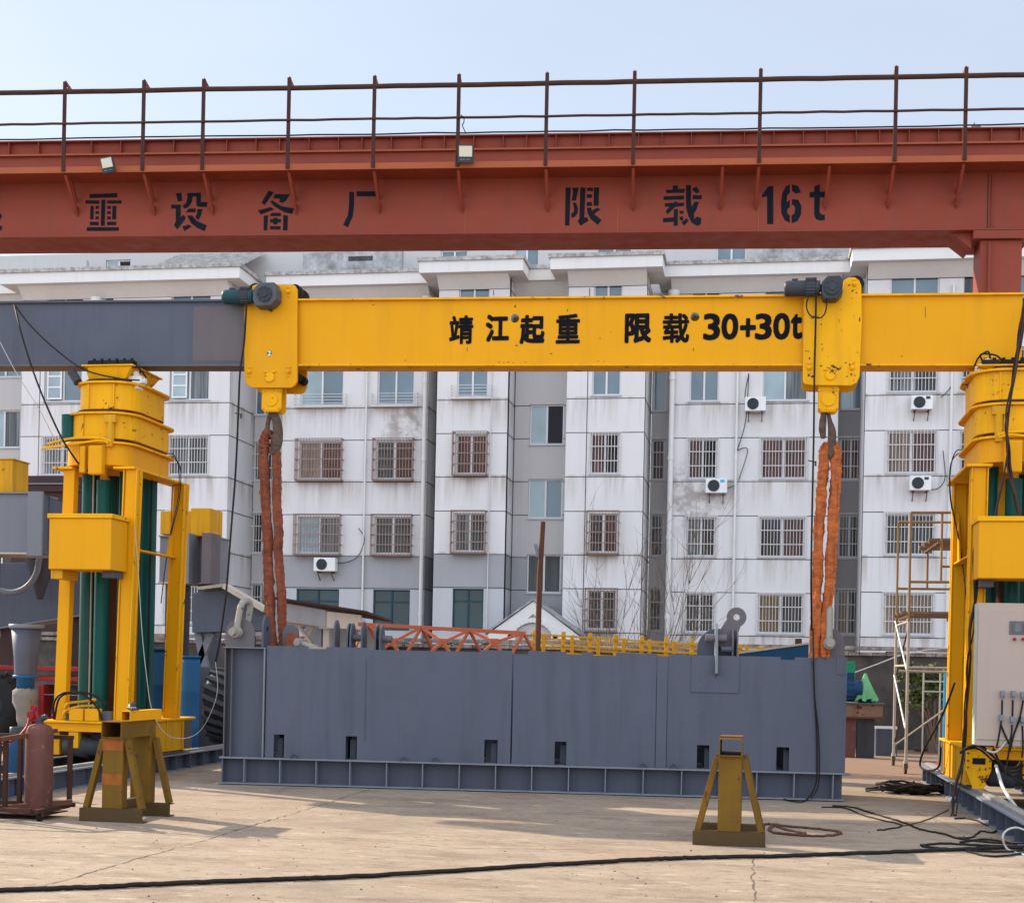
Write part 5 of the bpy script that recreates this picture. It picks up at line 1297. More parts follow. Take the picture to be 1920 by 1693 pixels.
    MB().cyl((fx(.53), 18.45, .767), (fx(.53), 18.45, 2.9), .12, n=24).build('inner_column', M['rust'], t)
    bx('rear_column', 'yellow_dirty', .45, .62, 18.9, 19.1, .767, 4.3)
    # three stacked collars
    cols = [(.10, 1.02, 17.74, 19.42, 4.16, 4.44, .30), (.08, .98, 17.78, 19.36, 4.52, 4.84, .32), (.06, .92, 17.84, 19.16, 4.92, 5.26, .34)]
    for i, (l0, l1, y0, y1, z0, z1, r) in enumerate(cols):
        k = rrect(min(fx(l0), fx(l1)), max(fx(l0), fx(l1)), y0, y1, r)
        o = MB().prism([(x, y, z0) for x, y in k], (0, 0, z1 - z0)).build('collar', M['yellow_worn'] if i else M['yellow'], t, .006)
        k2 = rrect(min(fx(l0 - .07), fx(l1 + .05)), max(fx(l0 - .07), fx(l1 + .05)), y0 - .05, y1 + .07, r + .05)
        MB().prism([(x, y, z1 + .001) for x, y in k2], (0, 0, .028)).build('collar_flange', M['yellow_worn'], o, .004)
        k3 = rrect(min(fx(l0 + .06), fx(l1 - .06)), max(fx(l0 + .06), fx(l1 - .06)), y0 + .06, y1 - .06, r - .05)
        MB().prism([(x, y, z1 + .03) for x, y in k3], (0, 0, .048)).build('collar_gap', M['rust_dark'], o)  # solid neck in a dark colour that paints in the shaded gap
        for l in ((l0 + l1) / 2 - .17, (l0 + l1) / 2 + .19): MB().box(fx(l), fx(l) + .016, y0 - .016, y0 - .001, z0 + .01, z1 - .01).build('collar_rib', M['yellow_worn'], o)
    bx('guide_block', 'yellow', .36, .56, 17.62, 17.735, 4.02, 4.40, .02)
    bx('guide_block', 'yellow', .62, .70, 17.66, 17.735, 4.05, 4.40, .01)
    m = MB().cyl((fx(.30), 17.74, 4.48), (fx(.30), 17.74, 4.72), .045, n=16).box(fx(.22), fx(.38), 17.70, 17.775, 4.72, 4.82).box(fx(.26), fx(.34), 17.69, 17.775, 4.40, 4.48)
    m.build('locking_cylinder', M['yellow_dirty'], t)
    m = MB().tube(smooth_path([(fx(1.14), 17.62, 4.42), (fx(.8), 17.66, 4.50), (fx(.4), 17.68, 4.50), (fx(.28), 17.7, 4.46)]), .018, 6).tube(smooth_path([(fx(1.20), 17.60, 4.36), (fx(.9), 17.62, 4.40), (fx(.45), 17.68, 4.47), (fx(.3), 17.68, 4.44)]), .018, 6)
    m.build('oil_pipe', M['yellow_worn'], t)
    m = MB()
    for k in range(2): m.tube(smooth_path([(fx(.10), 19.0 + .05 * k, 4.48), (fx(.0), 19.10 + .06 * k, 4.50 - .05 * k), (fx(-.06), 19.16 + .06 * k, 4.3), (fx(-.05), 19.18 + .05 * k, 3.9), (fx(.06), 19.2 + .03 * k, 3.4), (fx(.14), 19.22, 2.9), (fx(.2), 19.24, 2.4)], 5), .007, 6)
    m.build('hose', M['cable'], t)
    # swivel saddle under the beam
    zb_ = bz(fx(.5)) - .03
    z0 = 5.29
    a0, a1, b0, b1 = .26, .74, .12, .78
    m = MB().hexa([(fx(a0), 18.0, z0), (fx(a1), 18.0, z0), (fx(a1), 18.75, z0), (fx(a0), 18.75, z0), (fx(b0), 17.93, zb_ - .05), (fx(b1), 17.93, zb_ - .05), (fx(b1), 18.85, zb_ - .05), (fx(b0), 18.85, zb_ - .05)])
    m.build('saddle', M['yellow_worn'], t, .006)
    bx('saddle_plate', 'yellow_worn', b0 - .04, b1 + .04, 17.90, 18.88, zb_ - .049, zb_ - .028)
    m = MB()
    for k in range(3):
        l = b0 + .02 + k * .22; m.box(fx(l), fx(l + .20), YBM - .19, YBM - .056, zb_ - .027, zb_ + .05)
    for k in range(6):
        l = b0 + .06 + k * .108; m.cyl((fx(l), YBM - .12, zb_ + .05), (fx(l), YBM - .12, zb_ + .085), .022, n=6)
    m.build('clamp', M['black'], t)
    # valve gear on the collar
    a = (.02 if s < 0 else .10)
    m = MB().box(fx(a), fx(a + .22), 18.05, 18.2, 5.30, 5.40).box(fx(a + .04), fx(a + .14), 18.02, 18.19, 5.22, 5.298).cyl((fx(a - .03), 18.12, 5.34), (fx(a + .27), 18.12, 5.34), .04, n=12).cyl((fx(a + .1), 18.1, 5.40), (fx(a + .1), 18.1, 5.46), .05, n=12)
    m.build('valve', M['white'], t, .008)
    pts = [[(fx(a + .05), 18.1, 5.44), (fx(a + .02), 18.0, 5.5), (fx(a + .2), 18.0, 5.48), (fx(a + .3), 18.1, 5.4)], [(fx(a + .15), 18.12, 5.44), (fx(a + .1), 18.0, 5.53), (fx(a + .0), 18.0, 5.47), (fx(a - .04), 18.1, 5.38)]]
    m = MB()
    for q in pts: m.tube(smooth_path(q), .012, 6)
    m.build('valve_wiring', M['cable'], t)
    # pump gear standing on the carriage
    bx('pump_block', 'yellow', .34, .54, 17.64, 17.75, .767, .93, .01)
    bx('pump_block', 'yellow', .56, .76, 17.64, 17.75, .767, .93, .01)
    m = MB()
    for q in ([(fx(.98), 17.66, .78), (fx(.95), 17.6, 1.0), (fx(.82), 17.58, 1.13), (fx(.55), 17.6, 1.12), (fx(.36), 17.64, .95), (fx(.30), 17.66, .78)], [(fx(.98), 17.68, .78), (fx(.9), 17.64, 1.06), (fx(.7), 17.62, 1.14), (fx(.45), 17.65, 1.12), (fx(.25), 17.68, 1.0)]): m.tube(smooth_path(q), .015, 6)
    m.build('hose', M['cable'], t)
    m = MB()
    for q in ([(fx(.84), 17.68, .80), (fx(.8), 17.66, .98), (fx(.6), 17.68, 1.02), (fx(.42), 17.72, 1.05)], [(fx(.86), 17.66, .80), (fx(.8), 17.65, .9), (fx(.6), 17.66, .96), (fx(.4), 17.70, .97)]): m.tube(smooth_path(q), .018, 6)
    m.build('oil_pipe', M['yellow_dirty'], t)
    m = MB().cyl((fx(.82), 17.72, .767), (fx(.82), 17.72, .86), .035, n=10).box(fx(.20), fx(.32), 17.7, 17.76, .767, .9); m.build('fitting', M['gun'], t)
    return t
tower(-8.2, -1, 'left hydraulic tower with yellow legs and green cylinders under the grey beam end', .07)
tower(2.47, 1, 'right hydraulic tower with yellow legs behind the beige control cabinet', .02)

# control cabinet hung on the right tower
a, b = at(1833, 1130, 17.05), at(1833, 1397, 17.05)
CB = thing('control_cabinet', (2.9, 17.1, b.z), 'tall beige control cabinet with grey cable glands on the right tower', 'control cabinet')
x0, x1 = a.x + .0, a.x + .95; zz0, zz1 = b.z, a.z
MB().box(x0, x1, 17.05, 17.24, zz0, zz1).build('cabinet_body', M['cabinet'], CB, .006)
MB().box(x0 - .004, x0 - .001, 17.052, 17.24, zz0 + .01, zz1 - .01).build('cabinet_side', M['pale_green'], CB)
zd = at(1850, 1141, 17.05).z
MB().box(x0 + .012, x1, 17.036, 17.049, zz0 + .07, zd).build('cabinet_door', M['cabinet'], CB, .003)
zm_ = at(1900, 1388, 17.05).z
u0, u1 = at(1893, 1164, 17.03), at(1893, 1189, 17.03)
f = MB().box(u0.x, u0.x + .42, 17.022, 17.035, u1.z, u0.z).build('gauge_panel', M['grey_mauve'], CB, .003)
MB().box(u0.x + .025, u0.x + .39, 17.018, 17.0215, u1.z + .03, u0.z - .03).build('gauge_glass', M['g_grey'], f)
for px in (1902, 1918):
    q = at(px, 1198, 17.03); MB().cyl(q + Yv * .006, q - Yv * .03, .018, n=14).build('push_button', M['red_bright'], CB)
for px, py in ((1879, 1302), (1899, 1302), (1917, 1304), (1876, 1347), (1897, 1350), (1917, 1350)):
    q = at(px, py, 17.03)
    m = MB().box(q.x - .022, q.x + .022, 16.97, 17.034, q.z - .02, q.z + .045).cyl((q.x, 17.0, q.z - .05), (q.x, 17.0, q.z - .02), .016, n=10)
    m.build('cable_gland', M['grey_light'], CB, .004)
cab_cables = [[(1879, 1312), (1878, 1345), (1872, 1385), (1868, 1402)], [(1899, 1312), (1898, 1350), (1895, 1385), (1885, 1450)], [(1919, 1310), (1912, 1345), (1900, 1380), (1893, 1410)], [(1876, 1357), (1890, 1390), (1897, 1400)], [(1917, 1360), (1918, 1400), (1916, 1420)], [(1897, 1362), (1890, 1385), (1868, 1409), (1850, 1406)]]
for i, c in enumerate(cab_cables):
    MB().tube(smooth_path([at(x, y, 16.99 + .01 * i) for x, y in c], 6), .011 if i != 5 else .013, 6).build('gland_cable', M['cable'] if i != 5 else M['wire_white'], CB)
# loops of cable lying on the right carriage, white corrugated hose
m_pts = [[(1810, 1405), (1830, 1402), (1850, 1415), (1880, 1445), (1900, 1455), (1930, 1450)], [(1815, 1403), (1840, 1398), (1865, 1420), (1890, 1440), (1930, 1432)], [(1800, 1412), (1822, 1398), (1848, 1405), (1875, 1430), (1895, 1448), (1915, 1440)], [(1862, 1402), (1880, 1436), (1905, 1438), (1915, 1425)], [(1800, 1410), (1830, 1397), (1870, 1425), (1905, 1462), (1930, 1470)]]
tcb = thing('cable_bundle', (2.9, 17.2, .7), 'tangle of black cables draped over the right tower carriage', 'cables')
for i, c in enumerate(m_pts):
    MB().tube(smooth_path([at(x, y, 17.3 - .06 * i) for x, y in c], 6), .013, 6).build('cable', M['cable'], tcb)
MB().tube(smooth_path([at(1868, 1435, 17.2), at(1878, 1470, 16.9), at(1892, 1495, 16.5), at(1904, 1512, 16.0), at(1910, 1526, 15.6)], 6), .02, 8).build('white_hose', M['wire_white'], label='pale corrugated hose sagging from the right carriage to the track', cat='hose')

# cable bundles running down from the beam
def bundle(pxs, Ys, n, r, label, seed, spread=.03):
    rnd = random.Random(seed); base = [at(x, y, Y) for (x, y), Y in zip(pxs, Ys)]
    t = thing('cable_bundle', base[-1], label, 'cables', 'cable bundles on the right tower')
    for k in range(n):
        pts = [p + Vector((rnd.uniform(-spread, spread), rnd.uniform(-spread, spread) * .7, 0)) for p in base]
        MB().tube(smooth_path(pts, 6), r * rnd.uniform(.7, 1.15), 6).build('cable', M['cable'] if k % 4 else M['rust_dark'], t)
bundle([(1922, 560), (1914, 620), (1903, 690), (1893, 760), (1889, 800), (1888, 840), (1892, 880), (1905, 940), (1916, 990)], [18.0, 17.95, 17.75, 17.55, 17.5, 17.5, 17.5, 17.4, 17.35], 6, .012, 'bundle of black cables slung from the beam end past the collars', 3, .028)
bundle([(1834, 985), (1830, 1040), (1828, 1110), (1822, 1180), (1815, 1240), (1810, 1310), (1806, 1380), (1802, 1430), (1795, 1475), (1790, 1510), (1786, 1535)], [17.7, 17.66, 17.6, 17.55, 17.5, 17.5, 17.5, 17.4, 17.3, 17.1, 16.95], 6, .009, 'thick bundle of black cables down the corner leg of the right tower', 5, .032)
bundle([(1888, 850), (1880, 900), (1868, 960), (1865, 992)], [17.5, 17.5, 17.45, 17.4], 2, .009, 'thin dark cable dropping to the right tower oil tank', 6, .01)
MB().tube(smooth_path([at(1790, 1280, 18.7), at(1765, 1345, 19.0), at(1735, 1400, 19.5), at(1725, 1432, 19.8), at(1735, 1443, 19.6), at(1752, 1443, 19.0), at(1762, 1432, 18.6), at(1764, 1400, 18.5)], 6), .014, 8).build('hose_loop', M['cable'], label='single thick black hose looping out left of the right tower', cat='hose')

# ================================================================== trestles
def trestle(o, label, tall=.82, mats=('olive', 'trestle_brown'), rot=0.0):
    t = thing('trestle', o, label, 'trestle', 'steel trestles on the yard floor')
    ox, oy = o.x, o.y
    def B_(nm, mt, x0, x1, y0, y1, z0, z1): return MB().box(ox + x0, ox + x1, oy + y0, oy + y1, z0, z1).build(nm, M[mt], t, .004)
    for k, y in enumerate((0.0, .66)):
        m = MB().box(ox - .33, ox + .33, oy + y, oy + y + .008, .002, .13).box(ox - .33, ox + .33, oy + y + .0085, oy + y + .12, .002, .012).box(ox - .33, ox + .33, oy + y + .0085, oy + y + .12, .122, .13)
        m.build('foot', M[mats[1]], t, .002)
        B_('post', mats[0], -.105, .105, y + .0 if k else y + .02, y + .14, .131, tall)
        for s_ in (-1, 1):
            MB().bar((ox + s_ * .29, oy + y + .08, .13), (ox + s_ * .125, oy + y + .08, tall - .02), .055, .07, (0, 1, 0)).build('brace', M[mats[0]], t, .003)
    MB().bar((ox, oy + .12, .16), (ox, oy + .66, .16), .07, .07).build('tie', M[mats[1]], t, .003)
    # square tube, open at its ends
    m = MB(); w_, z0, z1, y0, y1, th = .105, tall + .001, tall + .165, -.02, .78, .010
    m.box(ox - w_, ox + w_, oy + y0, oy + y1, z0, z0 + th).box(ox - w_, ox + w_, oy + y0, oy + y1, z1 - th, z1)
    m.box(ox - w_, ox - w_ + th, oy + y0, oy + y1, z0 + th, z1 - th).box(ox + w_ - th, ox + w_, oy + y0, oy + y1, z0 + th, z1 - th)
    m.build('top_tube', M[mats[0]], t)
    return t
oL = gr(207, 1541); oR = gr(1366, 1586)
tL = trestle(Vector((oL.x, oL.y, 0)), 'yellow brown trestle with orange spray marks, beside the gas cylinder')
for z0, z1 in ((.70, .82), (.36, .47)): MB().box(oL.x - .107, oL.x + .104, oL.y + .0175, oL.y + .0195, z0, z1).build('spray_mark', M['orange_spray'], tL)
tR = trestle(Vector((oR.x, oR.y, 0)), 'yellow brown trestle standing alone before the steel box')
MB().box(oR.x - .10, oR.x + .107, oR.y + .1, oR.y + .2, .986, 1.0).build('steel_offcut', M['rust'], label='small rusty steel bar lying across the lone trestle', cat='steel bar')
z = .986
m = MB(); x0, y0 = oL.x + .03, oL.y + .12; th = .008
m.box(x0, x0 + .1, y0, y0 + .75, z, z + th).box(x0, x0 + .1, y0, y0 + .75, z + .092, z + .10).box(x0, x0 + th, y0, y0 + .75, z + th, z + .092).box(x0 + .1 - th, x0 + .1, y0, y0 + .75, z + th, z + .092)
m.build('square_tube', M['yellow'], label='short bright yellow square tube lying on the left trestle', cat='steel tube')
m = MB()
gx, gy, gz = x0 + .05, y0 + .12, z + .135
m.tube(smooth_path([(gx - .05, gy + .16, gz - .01), (gx - .02, gy + .08, gz + .02), (gx, gy, gz), (gx + .03, gy - .05, gz - .015)], 5), smooth_r([.02, .032, .036, .016], 16), 10)
for k in range(4): m.tube(smooth_path([(gx - .03 + .02 * k, gy - .01, gz - .005), (gx + .02 + .025 * k, gy - .06 - .01 * k, gz - .008), (gx + .05 + .02 * k, gy - .08, gz - .024)], 4), .011, 6)
m.build('work_glove', M['dark_metal'], label='crumpled dark work glove resting on the left trestle', cat='glove')

# ================================================================== gas cylinder and its cart
gc = gr(71, 1532); zs = at(71, 1378, gc.y).z; zn = at(71, 1357, gc.y).z; r = .137
gt = thing('gas_cylinder', gc, 'rust mauve gas cylinder with a red regulator standing in its cart', 'gas cylinder')
MB().lathe((gc.x, gc.y, .05), [(.02, 0), (r * .92, 0), (r, .03), (r, zs - .05), (r * .97, zs - .0), (r * .80, zs + .04), (r * .45, zn - .05), (r * .28, zn - .04), (.0, zn - .03)], 32).build('cylinder_body', M['rust_mauve'], gt)
MB().cyl((gc.x, gc.y, zn - .01), (gc.x, gc.y, zn + .06), .036, n=16).build('valve', M['dark_metal'], gt, .004)
m = MB().cyl((gc.x - .02, gc.y, zn + .05), (gc.x - .06, gc.y, zn + .13), .022, n=14).cyl((gc.x - .085, gc.y - .04, zn + .09), (gc.x - .085, gc.y + .03, zn + .09), .036, n=20).cyl((gc.x - .06, gc.y - .035, zn + .16), (gc.x - .06, gc.y + .02, zn + .16), .028, n=18).box(gc.x - .10, gc.x - .02, gc.y - .015, gc.y + .015, zn + .02, zn + .05)
m.build('regulator', M['red_bright'], gt, .005)
MB().cyl((gc.x + .02, gc.y, zn + .055), (gc.x + .07, gc.y, zn + .075), .03, n=14).build('valve_knob', M['dark_metal'], gt)
MB().tube(smooth_path([(gc.x - .1, gc.y - .03, zn + .06), (gc.x - .09, gc.y - .12, zn - .05), (gc.x - .2, gc.y - .2, zn - .17), (gc.x - .42, gc.y - .25, zn - .22), (gc.x - .7, gc.y - .2, zn - .3)], 6), .012, 8).build('gas_hose', M['red_bright'], gt)
ct = thing('cylinder_cart', (gc.x - .4, gc.y - .2, 0), 'rusty angle iron cart on casters around the gas cylinder', 'cart')
zr_ = at(60, 1387, gc.y).z
X0, X1, Y0, Y1 = gc.x - 1.1, gc.x + .20, gc.y - .42, gc.y + .26
def cb(nm, p, q, w_=.042): MB().bar(p, q, w_).build(nm, M['rust_dark'], ct, .003)
for x, y in ((X1, Y1), (X1 - .46, Y1), (X0, Y1), (gc.x - .20, Y0), (X0, Y0)): cb('cart_post', (x, y, .10), (x, y, zr_))
for px_, yy_ in ((37, Y1 - .1), (10, Y0 + .12)): cb('cart_post', (at(px_, 1460, yy_).x, yy_, .10), (at(px_, 1460, yy_).x, yy_, zr_ + .02))
cb('cart_rail', (X0 - .02, Y1, zr_ + .022), (X1 + .03, Y1, zr_ + .022)); cb('cart_rail', (X0 - .02, Y0, zr_ + .022), (gc.x - .18, Y0, zr_ + .022))
MB().bar((gc.x - .20, Y0, zr_ + .02), (gc.x + .06, Y1 - .03, zr_ + .09), .042).build('cart_rail', M['rust'], ct)
for y in (Y0, Y1): cb('cart_bottom', (X0, y, .11), (X1 + .06 if y == Y1 else X1 - .05, y, .11))
MB().bar((gc.x - .5, Y0 - .05, .09), (X1 + .08, Y1 - .10, .15), .05).build('cart_bottom', M['rust'], ct)
cb('cart_bottom', (X1 - .01, Y0 + .02, .10), (X1 - .01, Y1, .10)); cb('cart_bottom', (X0, Y0, .085), (X0, Y1, .085))
MB().box(X0, X1, Y0 + .2, Y1 - .02, .045, .055).build('cart_floor', M['rust_dark'], ct)
for x, y in ((X1 - .02, Y0 + .12), (X1 - .45, Y1 - .05), (X0 + .05, Y0), (X0 + .05, Y1)):
    MB().cyl((x - .018, y, .045), (x + .018, y, .045), .045, n=20).build('caster', M['black'], ct, .004)
    MB().box(x - .03, x + .03, y - .03, y + .03, .09, .098).bar((x - .026, y, .045), (x - .026, y, .09), .008, .03).bar((x + .026, y, .045), (x + .026, y, .09), .008, .03).build('caster_fork', M['rust'], ct)
q = at(28, 1392, 15.2)
m = MB().lathe((q.x, 15.2, .0), [(.02, 0), (.10, .0), (.11, .03), (.11, q.z - .10), (.085, q.z - .02), (.05, q.z + .03), (.05, q.z + .08), (0, q.z + .08)], 24)
bt = thing('gas_bottle', (q.x, 15.2, 0), 'blue gas bottle partly hidden behind the cart at the left edge', 'gas bottle'); m.build('bottle_body', M['blue_dark'], bt)
MB().lathe((q.x, 15.2, q.z + .081), [(.045, 0), (.06, .02), (.06, .1), (.0, .1)], 16).build('bottle_cap', M['dark_metal'], bt)

# ================================================================== cables on the floor
def floor_line(pixels, r, mat, name, label, cat, seed=1, jit=.01, grp=None, k=8):
    rnd = random.Random(seed); pts = [gr(*p) for p in pixels]
    path = smooth_path(pts, k); path = [p + Vector((rnd.uniform(-jit, jit), rnd.uniform(-jit, jit), r * .9 + rnd.uniform(0, .004))) for p in path]
    return MB().tube(path, r, 8).build(name, M[mat], label=label, cat=cat, group=grp)
floor_line([(-60, 1676), (0, 1673), (150, 1668), (300, 1661), (500, 1653), (700, 1645), (1000, 1626), (1200, 1615), (1300, 1611), (1450, 1608), (1600, 1603), (1750, 1597), (1850, 1593), (1990, 1590)], .018, 'cable', 'power_cable', 'thick black power cable running across the whole foreground', 'cable', 4, .012, None, 14)
floor_line([(1560, 1512), (1595, 1514), (1625, 1522), (1650, 1530), (1700, 1545), (1725, 1556), (1770, 1565), (1800, 1574), (1850, 1580), (1925, 1584)], .010, 'cable', 'floor_cable', 'thin dark cord trailing from the box foot to the right edge', 'cable', 5, .012, 'thin cords on the floor')
floor_line([(1540, 1514), (1585, 1516), (1615, 1528), (1660, 1540), (1692, 1549), (1660, 1556), (1646, 1557)], .008, 'cable', 'floor_cable', 'thin dark cord ending in a small loop left of the right track', 'cable', 6, .012, 'thin cords on the floor')
floor_line([(1692, 1549), (1720, 1543), (1755, 1530), (1778, 1518)], .006, 'rope', 'floor_cable', 'thin brown cord leading up to the right track beam', 'cable', 7, .008, 'thin cords on the floor')
floor_line([(1728, 1586), (1770, 1583), (1830, 1586), (1880, 1588), (1960, 1592), (1880, 1598), (1810, 1595), (1740, 1590), (1728, 1586)], .011, 'cable', 'cord_loop', 'long flat loop of black cord at the right track end', 'cable', 8, .012, 'loops of black cord near the right track')
floor_line([(1800, 1580), (1850, 1575), (1900, 1583), (1960, 1590), (1900, 1604), (1850, 1606), (1800, 1592)], .010, 'cable', 'cord_loop', 'rounder loop of black cord overlapping the long flat loop', 'cable', 9, .012, 'loops of black cord near the right track')
floor_line([(1790, 1536), (1810, 1535), (1832, 1540), (1850, 1548), (1870, 1552), (1862, 1562), (1838, 1560), (1822, 1571), (1796, 1572)], .009, 'cable', 'floor_cable', 'short tangled cord beside the ribs of the right track beam', 'cable', 10, .01, 'thin cords on the floor')
q = [(1915, 1560), (1900, 1552), (1886, 1556), (1880, 1572), (1890, 1588), (1915, 1596)]
MB().tube(smooth_path([at(1922, 1556, 13.9), at(1905, 1551, 13.9), at(1888, 1556, 13.85), at(1880, 1570, 13.8), gr(1890, 1592, .01), gr(1925, 1603, .01)], 6), .010, 6).build('cord_loop', M['wire_white'], label='grey cord arching off the near end of the right track', cat='cable')
floor_line([(1420, 1552), (1440, 1546), (1447, 1550), (1443, 1557), (1452, 1562), (1490, 1566), (1510, 1564), (1470, 1556), (1450, 1547), (1480, 1551), (1507, 1553), (1540, 1556), (1572, 1561), (1570, 1566), (1530, 1569), (1480, 1566), (1450, 1563)], .012, 'rope', 'hose_coil', 'loose brown hose loops on the floor behind the lone trestle', 'hose', 11, .015)
rnd = random.Random(21); m = MB(); c = gr(1700, 1487)
for k in range(16):
    a, b = rnd.uniform(.12, .5), rnd.uniform(.06, .28); ox, oy = rnd.uniform(-.1, .1), rnd.uniform(-.08, .08)
    pts = [c + Vector((ox + a * math.cos(i * .42), oy + b * math.sin(i * .42), .02 + k * .006 + .02 * math.sin(i * 1.3 + k) + rnd.uniform(0, .03))) for i in range(16)]
    m.tube(pts, .016, 6)
m.build('cable_coil', M['cable'], label='flattened heap of coiled black cable beside the right track beam', cat='cable coil')
q = gr(1778, 1505); m = MB().cyl(q + Vector((0, 0, .02)), q + Vector((.05, .02, .06)), .025, n=10).cyl(q + Vector((.05, .02, .06)), q + Vector((.09, .03, .07)), .012, n=8)
m.build('cord_plug', M['white'], label='small white plug lying by the right track beam', cat='plug')

# ================================================================== scaffold
SY0, SY1 = 23.9, 26.0
sx0 = at(1698, 1445, SY0).x; sx1 = sx0 + 1.7
S = thing('scaffold_tower', (sx0 + .8, 24.5, 0), 'rusty wheeled scaffold tower with plank decks behind the right crane tower', 'scaffold')
ztop = at(1716, 961, SY0).z; zb2 = at(1692, 979, SY1).z
zmid = at(1698, 1165, SY0).z
for x, y, zt_ in ((sx0, SY0, ztop), (sx0, SY1, zb2), (sx1, SY0, ztop), (sx1, SY1, zb2)):
    MB().cyl((x, y, .22), (x, y, zmid), .024, n=10).build('lower_standard', M['galv'], S)
    MB().cyl((x, y, zmid + .002), (x, y, zt_), .021, n=10).build('upper_standard', M['scaffold'], S)
    MB().cyl((x, y, .17), (x, y, .219), .04, n=10).build('caster_stem', M['galv'], S)
    o = MB().cyl((x - .02, y + .03, .09), (x + .02, y + .03, .09), .088, n=22).build('caster_wheel', M['trestle_brown'], S, .006)
    MB().bar((x - .032, y + .02, .09), (x - .032, y, .17), .008, .05).bar((x + .032, y + .02, .09), (x + .032, y, .17), .008, .05).build('caster_fork', M['galv'], o)
hb = lambda px, py, Y: at(px, py, Y).z
def led(nm, p, q, mt='scaffold', r=.02): MB().cyl(p, q, r, n=8).build(nm, M[mt], S)
for py in (961, 1091, 1252): led('ledger', (sx0, SY0 - .003, hb(1740, py, SY0)), (sx1, SY0 - .003, hb(1740, py, SY0)), 'scaffold' if py < 1200 else 'galv', .022)
for py in (979, 1104, 1259): led('ledger', (sx0, SY1 + .003, hb(1740, py, SY1)), (sx1, SY1 + .003, hb(1740, py, SY1)), 'scaffold' if py < 1200 else 'galv', .022)
led('transom', (sx0 + .003, SY0, hb(1700, 1252, SY0) + .04), (sx0 + .003, SY1, hb(1700, 1252, SY0) + .04), 'galv'); led('transom', (sx0 + .003, SY0, zmid), (sx0 + .003, SY1, zmid), 'galv')
xv = at(1766, 1000, SY0).x; led('upright', (xv, SY0, hb(1766, 961, SY0)), (xv, SY0, hb(1766, 1091, SY0)))
xv2 = at(1739, 1060, SY1).x; led('upright', (xv2, SY1, hb(1739, 1015, SY1)), (xv2, SY1, hb(1739, 1104, SY1)))
led('ledger', (xv, SY0, hb(1766, 1062, SY0)), (sx1, SY0, hb(1766, 1062, SY0)))
for (za, zb3, mt) in ((hb(1690, 1165, SY1), hb(1700, 1255, SY0), 'pvc'), (hb(1690, 1266, SY1), hb(1703, 1365, SY0), 'pvc'), ): led('diagonal_brace', (sx0 - .02, SY1, za), (sx0 - .02, SY0, zb3), mt, .014)
for (za, zb3) in ((hb(1690, 1265, SY1), hb(1703, 1165, SY0)), (hb(1688, 1390, SY1), hb(1703, 1275, SY0))): led('diagonal_brace', (sx0 + .02, SY1, za), (sx0 + .02, SY0, zb3), 'rust_dark', .014)
led('diagonal_brace', (sx0, SY1 + .02, .35), (sx1, SY1 + .02, hb(1740, 1259, SY1)), 'galv', .014)
def deck(x0, x1, z, nm='plank_deck'):
    m = MB(); n = 9
    for k in range(n): y = SY0 + .02 + (SY1 - SY0 - .04) * k / n; m.box(x0 + .03 * (k % 3), x1, y, y + .11, z, z + .035)
    for x in (x0 + .15, (x0 + x1) / 2, x1 - .15): m.box(x, x + .05, SY0, SY1, z - .045, z - .002)
    m.build(nm, M['wood'], S)
deck(at(1742, 1013, SY0).x, sx1 + .1, hb(1770, 1013, SY0)); deck(sx0 - .12, sx1 + .1, hb(1720, 1150, SY0))

# ================================================================== workbench, bin and cage along the yard wall
YK = 28.0
a, b = at(1560, 1316, YK), at(1655, 1345, YK)
T = thing('steel_bench', (a.x + .4, YK, 0), 'rust speckled steel bench beam on two posts near the dark wall', 'bench')
MB().box(a.x, b.x, YK, YK + .35, b.z, a.z - .03).build('bench_beam', M['rust_beam'], T, .004)
MB().box(a.x, b.x + .03, YK - .05, YK + .4, a.z - .029, a.z).build('bench_top', M['gun'], T)
MB().box(a.x, b.x + .02, YK - .04, YK + .39, b.z - .03, b.z - .001).build('bench_flange', M['rust'], T)
p0, p1 = at(1583, 1345, YK).x, at(1605, 1345, YK).x
MB().box(p0, p1, YK + .05, YK + .3, 0, b.z - .031).build('bench_post', M['rust_mauve'], T)
p0, p1 = at(1608, 1345, YK).x, at(1641, 1345, YK).x
MB().box(p0, p1, YK + .08, YK + .3, 0, b.z - .031).build('bench_post', M['dark_metal'], T)
zt_ = a.z
q = at(1580, 1292, YK + .2)
mt_ = thing('electric_motor', (q.x, YK + .2, zt_), 'blue electric motor on a pale plinth standing on the steel bench', 'motor')
m = MB().lathe((at(1555, 1290, YK).x, YK + .18, q.z), [(0, 0), (.20, 0), (.22, .02), (.22, .48), (.18, .5), (.18, .62), (.05, .63), (.05, .72)], 26, 'x'); m.build('motor_body', M['blue_dark'], mt_)
m = MB()
for k in range(14): an = k * math.pi / 7; m.bar((at(1560, 1290, YK).x, YK + .18 + math.cos(an) * .225, q.z + math.sin(an) * .225), (at(1560, 1290, YK).x + .42, YK + .18 + math.cos(an) * .225, q.z + math.sin(an) * .225), .012, .03)
m.build('motor_fins', M['blue_dark'], mt_)
tb = at(1588, 1271, YK + .1); MB().box(tb.x, tb.x + .14, YK + .1, YK + .28, q.z + .2, q.z + .33).build('terminal_box', M['blue_dark'], mt_, .01)
x_ = at(1608, 1306, YK).x; MB().box(at(1560, 1300, YK).x, x_, YK + .03, YK + .33, q.z - .27, q.z - .235).box(x_ - .3, x_ - .25, YK + .05, YK + .3, zt_ + .001, q.z - .271).box(x_ - .08, x_ - .04, YK + .05, YK + .3, zt_ + .001, q.z - .271).build('plinth', M['beige'], mt_)
g0, g1 = at(1585, 1240, 30), at(1603, 1276, 30)
